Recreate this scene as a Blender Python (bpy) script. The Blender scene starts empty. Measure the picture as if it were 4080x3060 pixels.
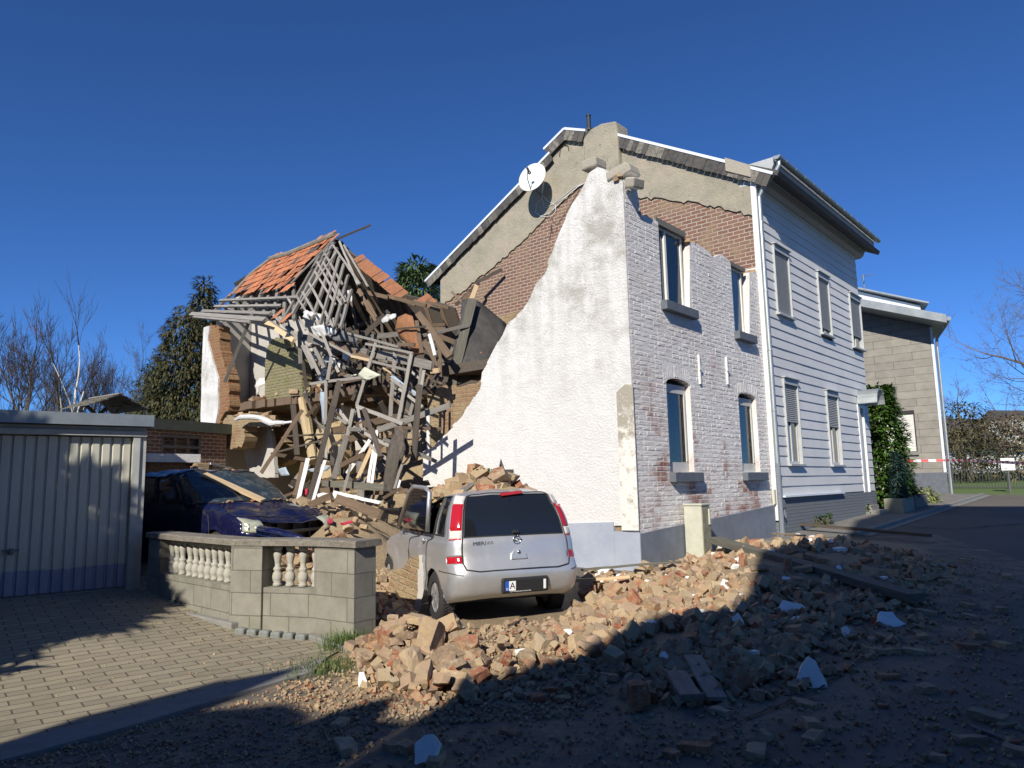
import bpy, bmesh, math, random
from mathutils import Vector, Matrix, noise
from mathutils.geometry import tessellate_polygon
rnd = random.Random(7)
S = bpy.context.scene
COL = S.collection
# ------------------------------------------------------------------ camera, sky, sun
CAM_H = 1.65
FPX = 2950.0                      # focal length in pixels of a 4080 px wide frame
PITCH, ROLL = math.radians(7.8), 0.021
cd = bpy.data.cameras.new("camera"); cam = bpy.data.objects.new("camera", cd); COL.objects.link(cam)
cd.sensor_width = 36.0; cd.lens = 36.0 * FPX / 4080.0; cd.clip_end = 2000; cd.clip_start = 0.05
cam.matrix_world = Matrix.Translation((0, 0, CAM_H)) @ Matrix.Rotation(math.pi / 2 + PITCH, 4, 'X') @ Matrix.Rotation(-ROLL, 4, 'Z')
S.camera = cam
SUN_EL = math.radians(32.0)
SUN_H = Vector((-0.352, -0.936, 0.0)).normalized()          # horizontal direction towards the sun
w = bpy.data.worlds.new("World"); S.world = w; w.use_nodes = True
nt = w.node_tree; bg = nt.nodes["Background"]
sky = nt.nodes.new("ShaderNodeTexSky"); sky.sky_type = 'NISHITA'; sky.sun_disc = False
sky.sun_elevation = SUN_EL; sky.sun_rotation = math.atan2(SUN_H.x, SUN_H.y)
sky.altitude = 1500; sky.air_density = 0.75; sky.dust_density = 0.0; sky.ozone_density = 3.0
hs = nt.nodes.new("ShaderNodeMix"); hs.data_type = 'RGBA'; hs.blend_type = 'MULTIPLY'; hs.inputs[0].default_value = 1.0; hs.inputs[7].default_value = (0.54, 0.97, 1.52, 1)
nt.links.new(sky.outputs[0], hs.inputs[6]); nt.links.new(hs.outputs[2], bg.inputs[0]); bg.inputs[1].default_value = 0.072
sd = bpy.data.lights.new("sun", 'SUN'); sun = bpy.data.objects.new("sun", sd); COL.objects.link(sun)
sd.energy = 5.0; sd.angle = math.radians(0.53); sd.color = (1.0, 0.935, 0.83)
sdir = Vector((SUN_H.x * math.cos(SUN_EL), SUN_H.y * math.cos(SUN_EL), math.sin(SUN_EL)))
sun.rotation_euler = sdir.to_track_quat('Z', 'Y').to_euler()
S.view_settings.view_transform = 'Standard'; S.view_settings.look = 'None'
S.view_settings.exposure = 0.28; S.view_settings.gamma = 1.0
# ------------------------------------------------------------------ measuring helpers
CAM = Vector((0, 0, CAM_H))
def ray(x, y):
    a = (x - 2040) / FPX; b = -(y - 1530) / FPX
    s, c = math.sin(ROLL), math.cos(ROLL)
    a, b = c * a + s * b, -s * a + c * b
    return Vector((a, math.cos(PITCH) - b * math.sin(PITCH), math.sin(PITCH) + b * math.cos(PITCH))).normalized()
def on_plane(x, y, p0, n):
    d = ray(x, y); return CAM + d * ((p0 - CAM).dot(n) / d.dot(n))
def at_depth(x, y, Y):
    d = ray(x, y); return CAM + d * (Y / d.y)
_d = ray(4600, 1880); AZ = math.atan2(_d.x, _d.y)
U = Vector((math.sin(AZ), math.cos(AZ), 0))           # along the street front, away from the camera
V = Vector((-math.cos(AZ), math.sin(AZ), 0))          # along the gable walls, away from the street
Z = Vector((0, 0, 1))
C0 = Vector((2.0525, 12.491, 0.2))                    # street corner of the broken house
def sm(t): t = min(1, max(0, t)); return t * t * (3 - 2 * t)
def T(x, y):                                          # bare ground height
    s = max(0, y - 8.0); t = max(0, -x - 1.5)
    z = 0.04 * s * min(1, s / 2) + 0.045 * min(t, 8) * sm((y - 6) / 3)
    return min(z, 1.6 + 0.004 * max(0, y))
MOUNDS = [(0.3, 8.1, .10, 1.1), (3.3, 11.2, .15, 1.3), (4.9, 13.0, .22, 1.5), (6.4, 14.8, .17, 1.2), (2.3, 9.8, .10, 1.5),
          (-1.0, 7.75, .20, .6), (4.5, 11.6, .16, 1.6), (-3.4, 14.8, .75, 1.7), (-2.9, 12.6, .75, 1.0), (-5.3, 17.4, .6, 1.6), (-1.6, 11.0, .35, .6), (-3.2, 11.0, .32, .6), (-4.3, 14.5, .5, .9), (-2.6, 18.2, 1.7, 1.5), (-.6, 18.6, 2.6, 1.8)]
def mound(x, y):
    return sum(h * math.exp(-((x - a) ** 2 + (y - b) ** 2) / (r * r)) for a, b, h, r in MOUNDS)
def G(x, y): return T(x, y) + mound(x, y)
def gnd(x, y, f=None):
    f = f or T; d = ray(x, y); t = 1.0; p = CAM.copy()
    while t < 90:
        p = CAM + d * t
        if p.z < f(p.x, p.y): break
        t += 0.02
    return p
# ------------------------------------------------------------------ object helpers
def tag(o, label=None, cat=None, group=None, kind=None):
    if label: o["label"] = label
    if cat: o["category"] = cat
    if group: o["group"] = group
    if kind: o["kind"] = kind
    return o
def box_uv(me):
    uv = me.uv_layers.new(name="UVMap") if not me.uv_layers else me.uv_layers[0]
    vs = me.vertices; d = uv.data
    for p in me.polygons:
        n = p.normal
        if abs(n.z) > 0.75:
            for li in p.loop_indices:
                c = vs[me.loops[li].vertex_index].co; d[li].uv = (c.x, c.y)
        else:
            l = math.hypot(n.x, n.y) or 1; tx, ty = -n.y / l, n.x / l
            for li in p.loop_indices:
                c = vs[me.loops[li].vertex_index].co; d[li].uv = (c.x * tx + c.y * ty, c.z)
def link(name, me, parent=None, loc=None):
    o = bpy.data.objects.new(name, me); COL.objects.link(o)
    if parent: o.parent = parent
    if loc is not None: o.location = loc
    return o
def empty(name, loc=(0, 0, 0), rz=0.0, mat=None):
    o = bpy.data.objects.new(name, None); COL.objects.link(o); o.empty_display_size = 0.2
    if mat is not None: o.matrix_world = mat
    else: o.location = loc; o.rotation_euler = (0, 0, rz)
    return o
def frame(o, ex, ey=None):                            # local frame with x axis ex (horizontal), z up
    ex = Vector(ex).normalized(); ey = Z.cross(ex) if ey is None else Vector(ey).normalized()
    ez = ex.cross(ey)
    m = Matrix((ex, ey, ez)).transposed().to_4x4(); m.translation = o
    return m
class MB:
    """collects shapes and links them as one mesh object"""
    def __init__(s): s.v = []; s.f = []; s.m = []; s.smooth = []; s.mi = 0; s.sm = False
    def add(s, vs, fs):
        k = len(s.v); s.v += [tuple(v) for v in vs]
        for f in fs: s.f.append([k + i for i in f]); s.m.append(s.mi); s.smooth.append(s.sm)
    def box(s, x0, y0, z0, x1, y1, z1, M=None):
        vs = [Vector(p) for p in ((x0,y0,z0),(x1,y0,z0),(x1,y1,z0),(x0,y1,z0),(x0,y0,z1),(x1,y0,z1),(x1,y1,z1),(x0,y1,z1))]
        if M is not None: vs = [M @ v for v in vs]
        s.add(vs, [(0,3,2,1),(4,5,6,7),(0,1,5,4),(1,2,6,5),(2,3,7,6),(3,0,4,7)])
    def prism(s, pts, a, b, ax=1):
        """polygon pts in the plane across axis ax, pushed from a to b along it"""
        def mk(p, t): return (t, p[0], p[1]) if ax == 0 else ((p[0], t, p[1]) if ax == 1 else (p[0], p[1], t))
        n = len(pts); k = [mk(p, a) for p in pts] + [mk(p, b) for p in pts]
        tri = tessellate_polygon([[Vector((p[0], p[1], 0)) for p in pts]])
        fs = [tuple(t) for t in tri] + [tuple(n + i for i in reversed(t)) for t in tri]
        fs += [(i, n + i, n + (i + 1) % n, (i + 1) % n) for i in range(n)]
        s.add(k, fs)
    def wall(s, outer, holes, y0, y1):
        """polygon with holes in local xz, from y0 to y1"""
        loops = [outer] + holes
        flat = [p for l in loops for p in l]; n = len(flat)
        tri = tessellate_polygon([[Vector((p[0], p[1], 0)) for p in l] for l in loops])
        vs = [(p[0], y0, p[1]) for p in flat] + [(p[0], y1, p[1]) for p in flat]
        fs = [tuple(t) for t in tri] + [tuple(n + i for i in reversed(t)) for t in tri]
        k = 0
        for l in loops:
            m = len(l)
            fs += [(k + i, n + k + i, n + k + (i + 1) % m, k + (i + 1) % m) for i in range(m)]; k += m
        s.add(vs, fs)
    def tube(s, pts, r, n=6, cap=True):
        pts = [Vector(p) for p in pts]; rs = r if isinstance(r, (list, tuple)) else [r] * len(pts)
        vs = []; a = None
        for i, p in enumerate(pts):
            d = (pts[min(i + 1, len(pts) - 1)] - pts[max(i - 1, 0)]).normalized()
            if a is None: a = d.orthogonal().normalized()
            a = (a - d * a.dot(d)); a = a.normalized() if a.length > 1e-6 else d.orthogonal().normalized()
            b = d.cross(a)
            for k in range(n):
                t = 2 * math.pi * k / n; vs.append(p + (a * math.cos(t) + b * math.sin(t)) * rs[i])
        fs = [(i * n + k, i * n + (k + 1) % n, (i + 1) * n + (k + 1) % n, (i + 1) * n + k) for i in range(len(pts) - 1) for k in range(n)]
        if cap: fs += [tuple(reversed(range(n))), tuple((len(pts) - 1) * n + k for k in range(n))]
        s.add(vs, fs)
    def lathe(s, prof, n=16, M=None, cap=True):
        vs = []
        for r, z in prof:
            for k in range(n):
                t = 2 * math.pi * k / n; v = Vector((r * math.cos(t), r * math.sin(t), z)); vs.append(M @ v if M is not None else v)
        fs = [(i * n + k, i * n + (k + 1) % n, (i + 1) * n + (k + 1) % n, (i + 1) * n + k) for i in range(len(prof) - 1) for k in range(n)]
        if cap: fs += [tuple(reversed(range(n))), tuple((len(prof) - 1) * n + k for k in range(n))]
        s.add(vs, fs)
    def mesh(s, name, mats, fix=True):
        me = bpy.data.meshes.new(name); me.from_pydata(s.v, [], s.f)
        for m in (mats if isinstance(mats, (list, tuple)) else [mats]): me.materials.append(m)
        me.polygons.foreach_set("material_index", s.m); me.polygons.foreach_set("use_smooth", s.smooth)
        if fix:
            b = bmesh.new(); b.from_mesh(me); bmesh.ops.recalc_face_normals(b, faces=b.faces); b.to_mesh(me); b.free()
        me.update(); box_uv(me); return me
    def build(s, name, mats, parent=None, mat=None, loc=None, bevel=0.0, fix=True):
        o = link(name, s.mesh(name, mats, fix), parent, loc)
        if mat is not None: o.matrix_world = mat
        if bevel:
            m = o.modifiers.new("bevel", 'BEVEL'); m.width = bevel; m.segments = 2; m.limit_method = 'ANGLE'; m.angle_limit = 0.6
        return o
def ragged(pts, step=0.22, amp=0.06, seed=0, keep=()):
    """break the edges of an outline into uneven brick-sized steps; edges listed in keep stay straight"""
    r = random.Random(seed); out = []
    n = len(pts)
    for i in range(n):
        a = Vector(pts[i]); b = Vector(pts[(i + 1) % n]); out.append(tuple(a))
        if i in keep: continue
        k = int((b - a).length / step); d = (b - a)
        if k < 2: continue
        nn = Vector((-d.y, d.x)).normalized(); last = 0
        for j in range(1, k):
            t = (j + r.uniform(-.3, .3)) / k; h = r.uniform(-amp, amp)
            q = a + d * t
            if r.random() < .6: out.append(tuple(q + nn * last))
            out.append(tuple(q + nn * h)); last = h
    return out
# ------------------------------------------------------------------ materials
class NG:
    def __init__(s, name):
        s.m = bpy.data.materials.new(name); s.m.use_nodes = True; s.t = s.m.node_tree
        s.b = s.t.nodes["Principled BSDF"]; s._uv = None
    def n(s, typ, **k):
        x = s.t.nodes.new(typ)
        for a, v in k.items(): setattr(x, a, v)
        return x
    def set(s, sock, v):
        if isinstance(v, bpy.types.NodeSocket): s.t.links.new(v, sock)
        elif v is not None:
            if hasattr(sock.default_value, "__len__") and len(sock.default_value) == 4 and len(v) == 3: v = (*v, 1)
            sock.default_value = v
    def uv(s, sc=(1, 1, 1), src='UV', off=(0, 0, 0), rot=0.0):
        tc = s.n("ShaderNodeTexCoord"); mp = s.n("ShaderNodeMapping")
        mp.inputs['Scale'].default_value = sc; mp.inputs['Location'].default_value = off; mp.inputs['Rotation'].default_value = (0, 0, rot)
        s.t.links.new(tc.outputs[src], mp.inputs[0]); return mp.outputs[0]
    def noise(s, scale=5, detail=4, rough=.6, vec=None, dist=0.0):
        x = s.n("ShaderNodeTexNoise"); x.inputs['Scale'].default_value = scale; x.inputs['Detail'].default_value = detail
        x.inputs['Roughness'].default_value = rough; x.inputs['Distortion'].default_value = dist
        s.set(x.inputs['Vector'], vec if vec is not None else s.uv(src='Object')); return x.outputs[0]
    def ramp(s, fac, stops, interp='LINEAR'):
        x = s.n("ShaderNodeValToRGB"); e = x.color_ramp.elements; x.color_ramp.interpolation = interp
        while len(e) < len(stops): e.new(0.5)
        for i, (p, c) in enumerate(stops):
            e[i].position = p; e[i].color = (*c, 1) if hasattr(c, "__len__") else (c, c, c, 1)
        s.set(x.inputs[0], fac); return x.outputs[0]
    def mix(s, f, a, b, mode='MIX'):
        x = s.n("ShaderNodeMix", data_type='RGBA', blend_type=mode); s.set(x.inputs[0], f); s.set(x.inputs[6], a); s.set(x.inputs[7], b); return x.outputs[2]
    def math(s, op, a, b=None, clamp=False):
        x = s.n("ShaderNodeMath", operation=op, use_clamp=clamp); s.set(x.inputs[0], a)
        if b is not None: s.set(x.inputs[1], b)
        return x.outputs[0]
    def sep(s, v):
        x = s.n("ShaderNodeSeparateXYZ"); s.set(x.inputs[0], v); return x.outputs
    def rnd_obj(s): return s.n("ShaderNodeObjectInfo").outputs['Random']
    def rnd_isl(s): return s.n("ShaderNodeNewGeometry").outputs['Random Per Island']
    def brick(s, c1, c2, mo, w=.22, h=.075, m=.012, vec=None, off=.5, bias=0.0):
        x = s.n("ShaderNodeTexBrick"); x.offset = off
        for k, v in (('Color1', c1), ('Color2', c2), ('Mortar', mo)): s.set(x.inputs[k], v)
        x.inputs['Scale'].default_value = 1; x.inputs['Mortar Size'].default_value = m; x.inputs['Mortar Smooth'].default_value = .35
        x.inputs['Bias'].default_value = bias; x.inputs['Brick Width'].default_value = w; x.inputs['Row Height'].default_value = h
        s.set(x.inputs['Vector'], vec if vec is not None else s.uv()); return x.outputs[0], x.outputs[1]
    def out(s, col=None, rough=.8, metal=0.0, height=None, dist=.01, strength=1.0, spec=None, coat=None):
        s.set(s.b.inputs['Base Color'], col); s.set(s.b.inputs['Roughness'], rough); s.set(s.b.inputs['Metallic'], metal)
        if spec is not None: s.b.inputs['Specular IOR Level'].default_value = spec
        if coat is not None: s.b.inputs['Coat Weight'].default_value = coat; s.b.inputs['Coat Roughness'].default_value = .05
        if height is not None:
            x = s.n("ShaderNodeBump"); x.inputs['Distance'].default_value = dist; x.inputs['Strength'].default_value = strength
            s.set(x.inputs['Height'], height); s.t.links.new(x.outputs[0], s.b.inputs['Normal'])
        return s.m
def flat(name, c, rough=.7, metal=0.0, var=.12, scale=6, bump=.0, **k):
    g = NG(name); n = g.noise(scale, 5, .65)
    col = g.mix(n, tuple(x * (1 - var) for x in c), tuple(min(1, x * (1 + var)) for x in c))
    return g.out(col, rough, metal, height=(g.noise(scale * 12, 3, .6) if bump else None), dist=bump, **k)
M = {}
# rough white plaster with worn grey patches
g = NG("white_plaster"); o = g.uv()
st = g.noise(1.1, 7, .72, o); fine = g.noise(34, 4, .7, o)
wear = g.ramp(g.math('ADD', g.math('MULTIPLY', st, .85), g.math('MULTIPLY', fine, .28)), [(.53, 0), (.66, 1)])
z = g.sep(o)[1]
hi = g.ramp(g.math('MULTIPLY', z, .1), [(.10, .06), (.30, .16), (.42, .55), (.50, .95), (.62, 1)])
col = g.mix(g.math('MULTIPLY', wear, hi), (.74, .735, .72), (.42, .405, .365))
run = g.noise(1, 4, .6, g.uv((5, .35, 1)))
col = g.mix(g.math('MULTIPLY', g.ramp(run, [(.42, 0), (.75, .75)]), hi), col, (.50, .485, .45))
M['white_plaster'] = g.out(col, .9, height=g.math('ADD', g.noise(26, 5, .75, o), g.math('MULTIPLY', g.noise(4, 3, .5, o), .8)), dist=.032)
# painted brick, greyish white, red showing where the paint has gone
g = NG("painted_brick"); o = g.uv()
lump = g.noise(34, 4, .7, o); isl = g.rnd_isl()
x3, y3, _ = g.sep(o)
red = g.noise(.9, 5, .62, g.uv((1, 1, 1), off=(3.1, 1.7, 0)))
lowm = g.ramp(g.math('MULTIPLY', y3, .1), [(.10, .17), (.20, .17), (.30, .07), (.45, .0)])
rr = g.ramp(g.math('ADD', g.math('ADD', g.math('ADD', red, lowm), g.math('MULTIPLY', lump, .16)), g.math('MULTIPLY', isl, .10)), [(.80, 0), (.88, .5), (.97, 1)])
pc = g.mix(g.noise(7, 4, .6, o), (.74, .715, .69), (.84, .82, .79))
pc = g.mix(g.ramp(red, [(.42, 0), (.7, .55)]), pc, (.62, .53, .50))
pc = g.mix(rr, pc, (.30, .13, .09))
pc = g.mix(1.0, pc, g.ramp(isl, [(0, .86), (1, 1.0)]), 'MULTIPLY')
pc = g.mix(g.ramp(g.noise(60, 3, .7, o), [(.62, 0), (.72, .5)]), pc, (.36, .33, .31))
M['painted_brick'] = g.out(pc, .75, height=lump, dist=.022)
# bare brick
def brickmat(name, c1, c2, mo, dirt, w=.225, h=.078, m=.014, dist=.016, dsc=1.3, lo=.5, hi=.72):
    g = NG(name); o = g.uv()
    nv = g.n("ShaderNodeTexNoise"); nv.inputs['Scale'].default_value = 8; g.set(nv.inputs['Vector'], o)
    sv = g.n("ShaderNodeVectorMath", operation='SCALE'); sv.inputs[3].default_value = .018; g.t.links.new(nv.outputs[1], sv.inputs[0])
    wv = g.n("ShaderNodeVectorMath", operation='ADD'); g.set(wv.inputs[0], o); g.t.links.new(sv.outputs[0], wv.inputs[1])
    bc, bf = g.brick(c1, c2, mo, w, h, m, wv.outputs[0])
    n = g.noise(dsc, 6, .65, o)
    col = g.mix(g.ramp(n, [(lo, 0), (hi, 1)]), bc, dirt)
    col = g.mix(.55, col, g.mix(g.noise(13, 4, .6, o), (.35, .35, .35), (1, 1, 1)), 'MULTIPLY')
    return g.out(col, .9, height=g.math('ADD', g.math('MULTIPLY', g.math('SUBTRACT', 1.0, bf), 1.0), g.math('MULTIPLY', g.noise(25, 4, .7, o), .8)), dist=dist)
M['bare_brick'] = brickmat("bare_brick", (.27, .135, .095), (.20, .105, .08), (.46, .40, .32), (.34, .25, .16), w=.27, h=.098, m=.017)
M['orange_brick'] = brickmat("orange_brick", (.36, .13, .055), (.38, .21, .09), (.40, .30, .18), (.40, .26, .12), w=.26, h=.095, dist=.07, dsc=2.2, lo=.52, hi=.75)
M['ochre_brick'] = brickmat("ochre_brick", (.34, .22, .12), (.30, .15, .09), (.44, .34, .21), (.44, .33, .19), w=.26, h=.09, dist=.05, dsc=1.6, lo=.38, hi=.55)
M['mossy_brick'] = brickmat("mossy_brick", (.33, .31, .14), (.34, .26, .16), (.40, .38, .22), (.24, .24, .07), w=.24, h=.09, m=.022, dist=.09, dsc=2.6, lo=.5, hi=.75)
M['grey_paint_brick'] = brickmat("grey_paint_brick", (.20, .225, .25), (.185, .21, .235), (.15, .17, .19), (.19, .21, .22), dist=.006)
M['town_brick'] = brickmat("town_brick", (.20, .10, .07), (.16, .08, .06), (.3, .27, .23), (.18, .12, .09))
def blotch(name, a, b, spot=None, sc=2.0, rough=.85, dist=.004, bs=40, lo=.4, hi=.65, smin=.62, metal=0):
    g = NG(name); o = g.uv(); col = g.mix(g.ramp(g.noise(sc, 6, .68, o), [(lo, 0), (hi, 1)]), a, b)
    if spot: col = g.mix(g.ramp(g.noise(sc * 4, 6, .75, g.uv(off=(5, 2, 0))), [(smin, 0), (smin + .08, 1)]), col, spot)
    return g.out(col, rough, metal, height=g.noise(bs, 5, .7, o), dist=dist)
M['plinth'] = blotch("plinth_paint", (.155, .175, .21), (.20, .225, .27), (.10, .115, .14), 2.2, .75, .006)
M['plinth_sunlit'] = blotch("plinth_paint_sunlit", (.30, .34, .42), (.37, .40, .47), (.24, .27, .33), 2.0, .75, .006)  # plinth paint lightened for the sunlit gable side
g = NG("tan_render"); o = g.uv()
col = g.mix(g.ramp(g.noise(1.5, 6, .7, o), [(.38, 0), (.66, 1)]), (.37, .335, .255), (.28, .26, .205))
col = g.mix(g.ramp(g.noise(5, 7, .78, g.uv((1, .6, 1), off=(5, 2, 0))), [(.60, 0), (.67, .9)]), col, (.10, .095, .08))
col = g.mix(g.ramp(g.noise(.8, 3, .6, g.uv(off=(1, 7, 0))), [(.6, 0), (.72, .7)]), col, (.40, .33, .28))
M['tan_render'] = g.out(col, .95, height=g.math('ADD', g.noise(18, 6, .75, o), g.noise(3, 4, .6, o)), dist=.03)
g = NG("corner_render"); o = g.uv(); z = g.sep(o)[1]
k = g.ramp(g.math('ADD', g.noise(5, 6, .7, o), g.math('MULTIPLY', g.ramp(g.math('MULTIPLY', z, .1), [(.20, 0), (.36, 1)]), .35)), [(.52, 0), (.68, 1)])
M['corner_render'] = g.out(g.mix(k, (.74, .72, .66), (.36, .33, .27)), .9, height=g.noise(22, 5, .7, o), dist=.02)
M['siding'] = blotch("siding_paint", (.58, .585, .58), (.65, .65, .64), (.48, .475, .46), .8, .6, .001, smin=.7)
M['siding_trim'] = blotch("siding_trim_paint", (.36, .38, .39), (.42, .44, .45), None, 3, .6, .001)
M['white_trim'] = blotch("white_trim_paint", (.66, .67, .66), (.76, .77, .76), None, 3, .5, .001)
M['zinc'] = blotch("zinc_sheet", (.30, .335, .35), (.40, .43, .44), (.22, .23, .23), 2.2, .45, .001, metal=.55, smin=.66)
M['white_metal'] = blotch("white_metal", (.62, .68, .74), (.70, .75, .80), None, 2, .4, .0005)
g = NG("verge_slate"); r = g.rnd_isl(); o = g.uv()
M['verge_slate'] = g.out(g.mix(g.ramp(g.noise(9, 5, .7, o), [(.4, 0), (.62, 1)]), g.ramp(r, [(0, (.035, .033, .033)), (.55, (.07, .066, .06)), (.75, (.20, .185, .155)), (1, (.27, .25, .2))]), (.09, .085, .08)), .85, height=g.noise(30, 4, .6, o), dist=.004)
M['slate_roof'] = blotch("slate_roof", (.045, .043, .042), (.075, .07, .066), (.14, .13, .12), 3, .8, .008)
M['shutter'] = blotch("shutter_slats", (.33, .34, .34), (.39, .40, .395), (.27, .27, .25), 4, .55, .001)
M['sill_stone'] = blotch("sill_paint", (.095, .108, .13), (.125, .14, .165), (.08, .085, .10), 6, .7, .003)
M['frame_white'] = blotch("window_paint", (.66, .65, .61), (.76, .75, .71), (.5, .48, .42), 6, .5, .001, smin=.66)
M['frame_grey'] = blotch("grey_frame_paint", (.46, .46, .44), (.54, .54, .52), (.35, .34, .31), 5, .6, .001)
M['curtain'] = blotch("net_curtain", (.30, .30, .245), (.38, .375, .31), (.2, .2, .16), 8, .95, .004)
M['curtain_white'] = blotch("white_curtain", (.68, .68, .66), (.78, .78, .76), None, 6, .95, .004)
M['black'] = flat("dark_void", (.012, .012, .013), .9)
g = NG("window_glass"); g.b.inputs['Base Color'].default_value = (.35, .38, .38, 1); g.b.inputs['Roughness'].default_value = .02; g.b.inputs['Transmission Weight'].default_value = 0
tr = g.n("ShaderNodeBsdfTransparent"); tr.inputs[0].default_value = (.86, .88, .87, 1); gl = g.n("ShaderNodeBsdfGlossy"); gl.inputs['Roughness'].default_value = .02
fr = g.n("ShaderNodeFresnel"); fr.inputs[0].default_value = 1.75; mx = g.n("ShaderNodeMixShader")
g.t.links.new(fr.outputs[0], mx.inputs[0]); g.t.links.new(tr.outputs[0], mx.inputs[1]); g.t.links.new(gl.outputs[0], mx.inputs[2])
g.t.links.new(mx.outputs[0], g.t.nodes['Material Output'].inputs[0]); M['glass'] = g.m
def wood(name, a, b, dark, rough=.85, var=.35):
    g = NG(name); o = g.uv((1.6, 26, 26), src='Object'); n = g.noise(1, 6, .7, o, .6)
    col = g.mix(g.ramp(n, [(.32, 0), (.66, 1)]), a, b)
    col = g.mix(g.ramp(g.noise(3.0, 5, .7, g.uv((1, 6, 6), src='Object')), [(.60, 0), (.74, .8)]), col, dark)
    col = g.mix(1.0, col, g.ramp(g.rnd_obj(), [(0, 1 - var), (1, 1.0)]), 'MULTIPLY')
    return g.out(col, rough, height=n, dist=.004)
M['wood_pale'] = wood("weathered_pale_wood", (.245, .225, .195), (.40, .375, .335), (.13, .115, .095))
M['wood_grey'] = wood("weathered_grey_wood", (.16, .145, .125), (.29, .27, .24), (.085, .075, .065))
M['wood_brown'] = wood("brown_timber", (.125, .085, .055), (.215, .15, .098), (.065, .044, .03))
M['wood_dark'] = wood("dark_timber", (.065, .052, .042), (.12, .098, .078), (.035, .028, .022))
M['wood_pine'] = wood("fresh_pine", (.55, .40, .23), (.66, .50, .31), (.38, .25, .13))
M['wood_white'] = wood("white_painted_wood", (.70, .69, .66), (.80, .79, .77), (.48, .42, .34), .6, .1)
M['wood_moss'] = wood("mossy_plank", (.10, .095, .075), (.19, .18, .14), (.075, .085, .035))
g = NG("clay_tile"); r = g.rnd_isl(); o = g.uv(src='Object')
M['tile'] = g.out(g.mix(g.ramp(g.noise(3, 6, .7, o), [(.42, 0), (.72, .75)]), g.ramp(r, [(0, (.12, .055, .04)), (.1, (.42, .145, .06)), (.55, (.50, .185, .08)), (.93, (.46, .17, .085)), (.95, (.08, .07, .065)), (1, (.10, .09, .08))], 'LINEAR'), (.22, .105, .06)), .8, height=g.noise(20, 4, .6, o), dist=.004)
M['rust'] = blotch("rusty_sheet", (.24, .105, .045), (.33, .155, .07), (.40, .27, .15), 3, .75, .006, smin=.64)
M['felt_white'] = blotch("torn_pale_membrane", (.55, .55, .54), (.66, .66, .65), (.35, .34, .33), 4, .7, .01)
M['felt_grey'] = blotch("torn_grey_felt", (.11, .11, .11), (.17, .17, .168), None, 4, .8, .01)
M['felt_blue'] = blotch("blue_grey_sheet", (.30, .36, .42), (.40, .46, .52), None, 4, .5, .004)
M['panel_green'] = blotch("pale_green_board", (.50, .51, .40), (.58, .58, .46), (.62, .55, .36), 5, .8, .006)
M['grey_plaster'] = blotch("grey_room_plaster", (.42, .40, .37), (.48, .465, .43), (.34, .31, .26), 1.6, .95, .004, smin=.66)
M['ochre_plaster'] = blotch("ochre_loam", (.44, .33, .18), (.50, .40, .24), (.30, .20, .11), 3, .95, .02, smin=.6)
M['old_plaster'] = blotch("yellowed_plaster", (.34, .30, .16), (.42, .37, .22), (.22, .19, .1), 3, .95, .01)
M['carpet'] = blotch("hanging_dark_felt", (.10, .085, .07), (.15, .13, .105), (.045, .04, .034), 7, .98, .03)
# ground materials
g = NG("asphalt"); o = g.uv(src='Object')
col = g.mix(g.ramp(g.noise(.5, 6, .65, o), [(.35, 0), (.7, 1)]), (.105, .090, .072), (.14, .122, .10))
col = g.mix(g.ramp(g.noise(1.2, 4, .7, g.uv(src='Object', off=(7, 3, 0))), [(.6, 0), (.7, .6)]), col, (.095, .085, .07))
col = g.mix(g.ramp(g.noise(120, 2, .5, o), [(.55, 0), (.75, .6)]), col, (.15, .145, .14))
at = g.n("ShaderNodeAttribute"); at.attribute_name = "dirt"
dm = g.ramp(g.math('ADD', g.math('MULTIPLY', at.outputs['Fac'], .9), g.math('MULTIPLY', g.math('SUBTRACT', g.noise(2.6, 6, .7, o), .5), .9)), [(.22, 0), (.52, 1)])
dirt = g.mix(g.ramp(g.noise(14, 6, .7, o), [(.35, 0), (.7, 1)]), (.27, .20, .12), (.40, .31, .195))
dirt = g.mix(g.ramp(g.noise(60, 3, .6, o), [(.55, 0), (.7, .7)]), dirt, (.20, .15, .10))
lw = g.n("ShaderNodeAttribute"); lw.attribute_name = "lawn"
col = g.mix(dm, col, dirt); col = g.mix(lw.outputs['Fac'], col, g.mix(g.noise(20, 4, .7, o), (.07, .12, .03), (.13, .18, .05)))
hg = g.math('ADD', g.math('MULTIPLY', g.noise(170, 3, .6, o), .25), g.math('MULTIPLY', g.math('MULTIPLY', g.noise(26, 6, .75, o), dm), 2.2))
M['ground'] = g.out(col, .92, height=hg, dist=.012)
g = NG("clay_pavers"); o = g.uv()
bc, bf = g.brick((.36, .31, .215), (.285, .245, .175), (.12, .105, .075), .30, .148, .008, g.uv(rot=math.radians(-38)))
col = g.mix(.6, bc, g.mix(g.noise(6, 6, .7, o), (.45, .45, .43), (1.05, 1.05, 1.05)), 'MULTIPLY')
col = g.mix(g.ramp(g.noise(1.1, 5, .7, g.uv(off=(3, 3, 0))), [(.58, 0), (.72, .55)]), col, (.13, .115, .08))
M['pavers'] = g.out(col, .9, height=g.math('ADD', g.math('MULTIPLY', g.math('SUBTRACT', 1.0, bf), .8), g.math('MULTIPLY', g.noise(60, 4, .7, o), .4)), dist=.012)
M['pavement'] = blotch("pavement_concrete", (.16, .15, .135), (.21, .20, .18), (.12, .11, .10), 2.2, .9, .006)
M['kerb'] = blotch("kerb_stone", (.20, .195, .18), (.26, .25, .23), (.12, .12, .11), 4, .9, .006)
g = NG("concrete_block"); o = g.uv()
bc, bf = g.brick((.27, .26, .225), (.225, .215, .185), (.15, .14, .12), .5, .25, .006)
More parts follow.
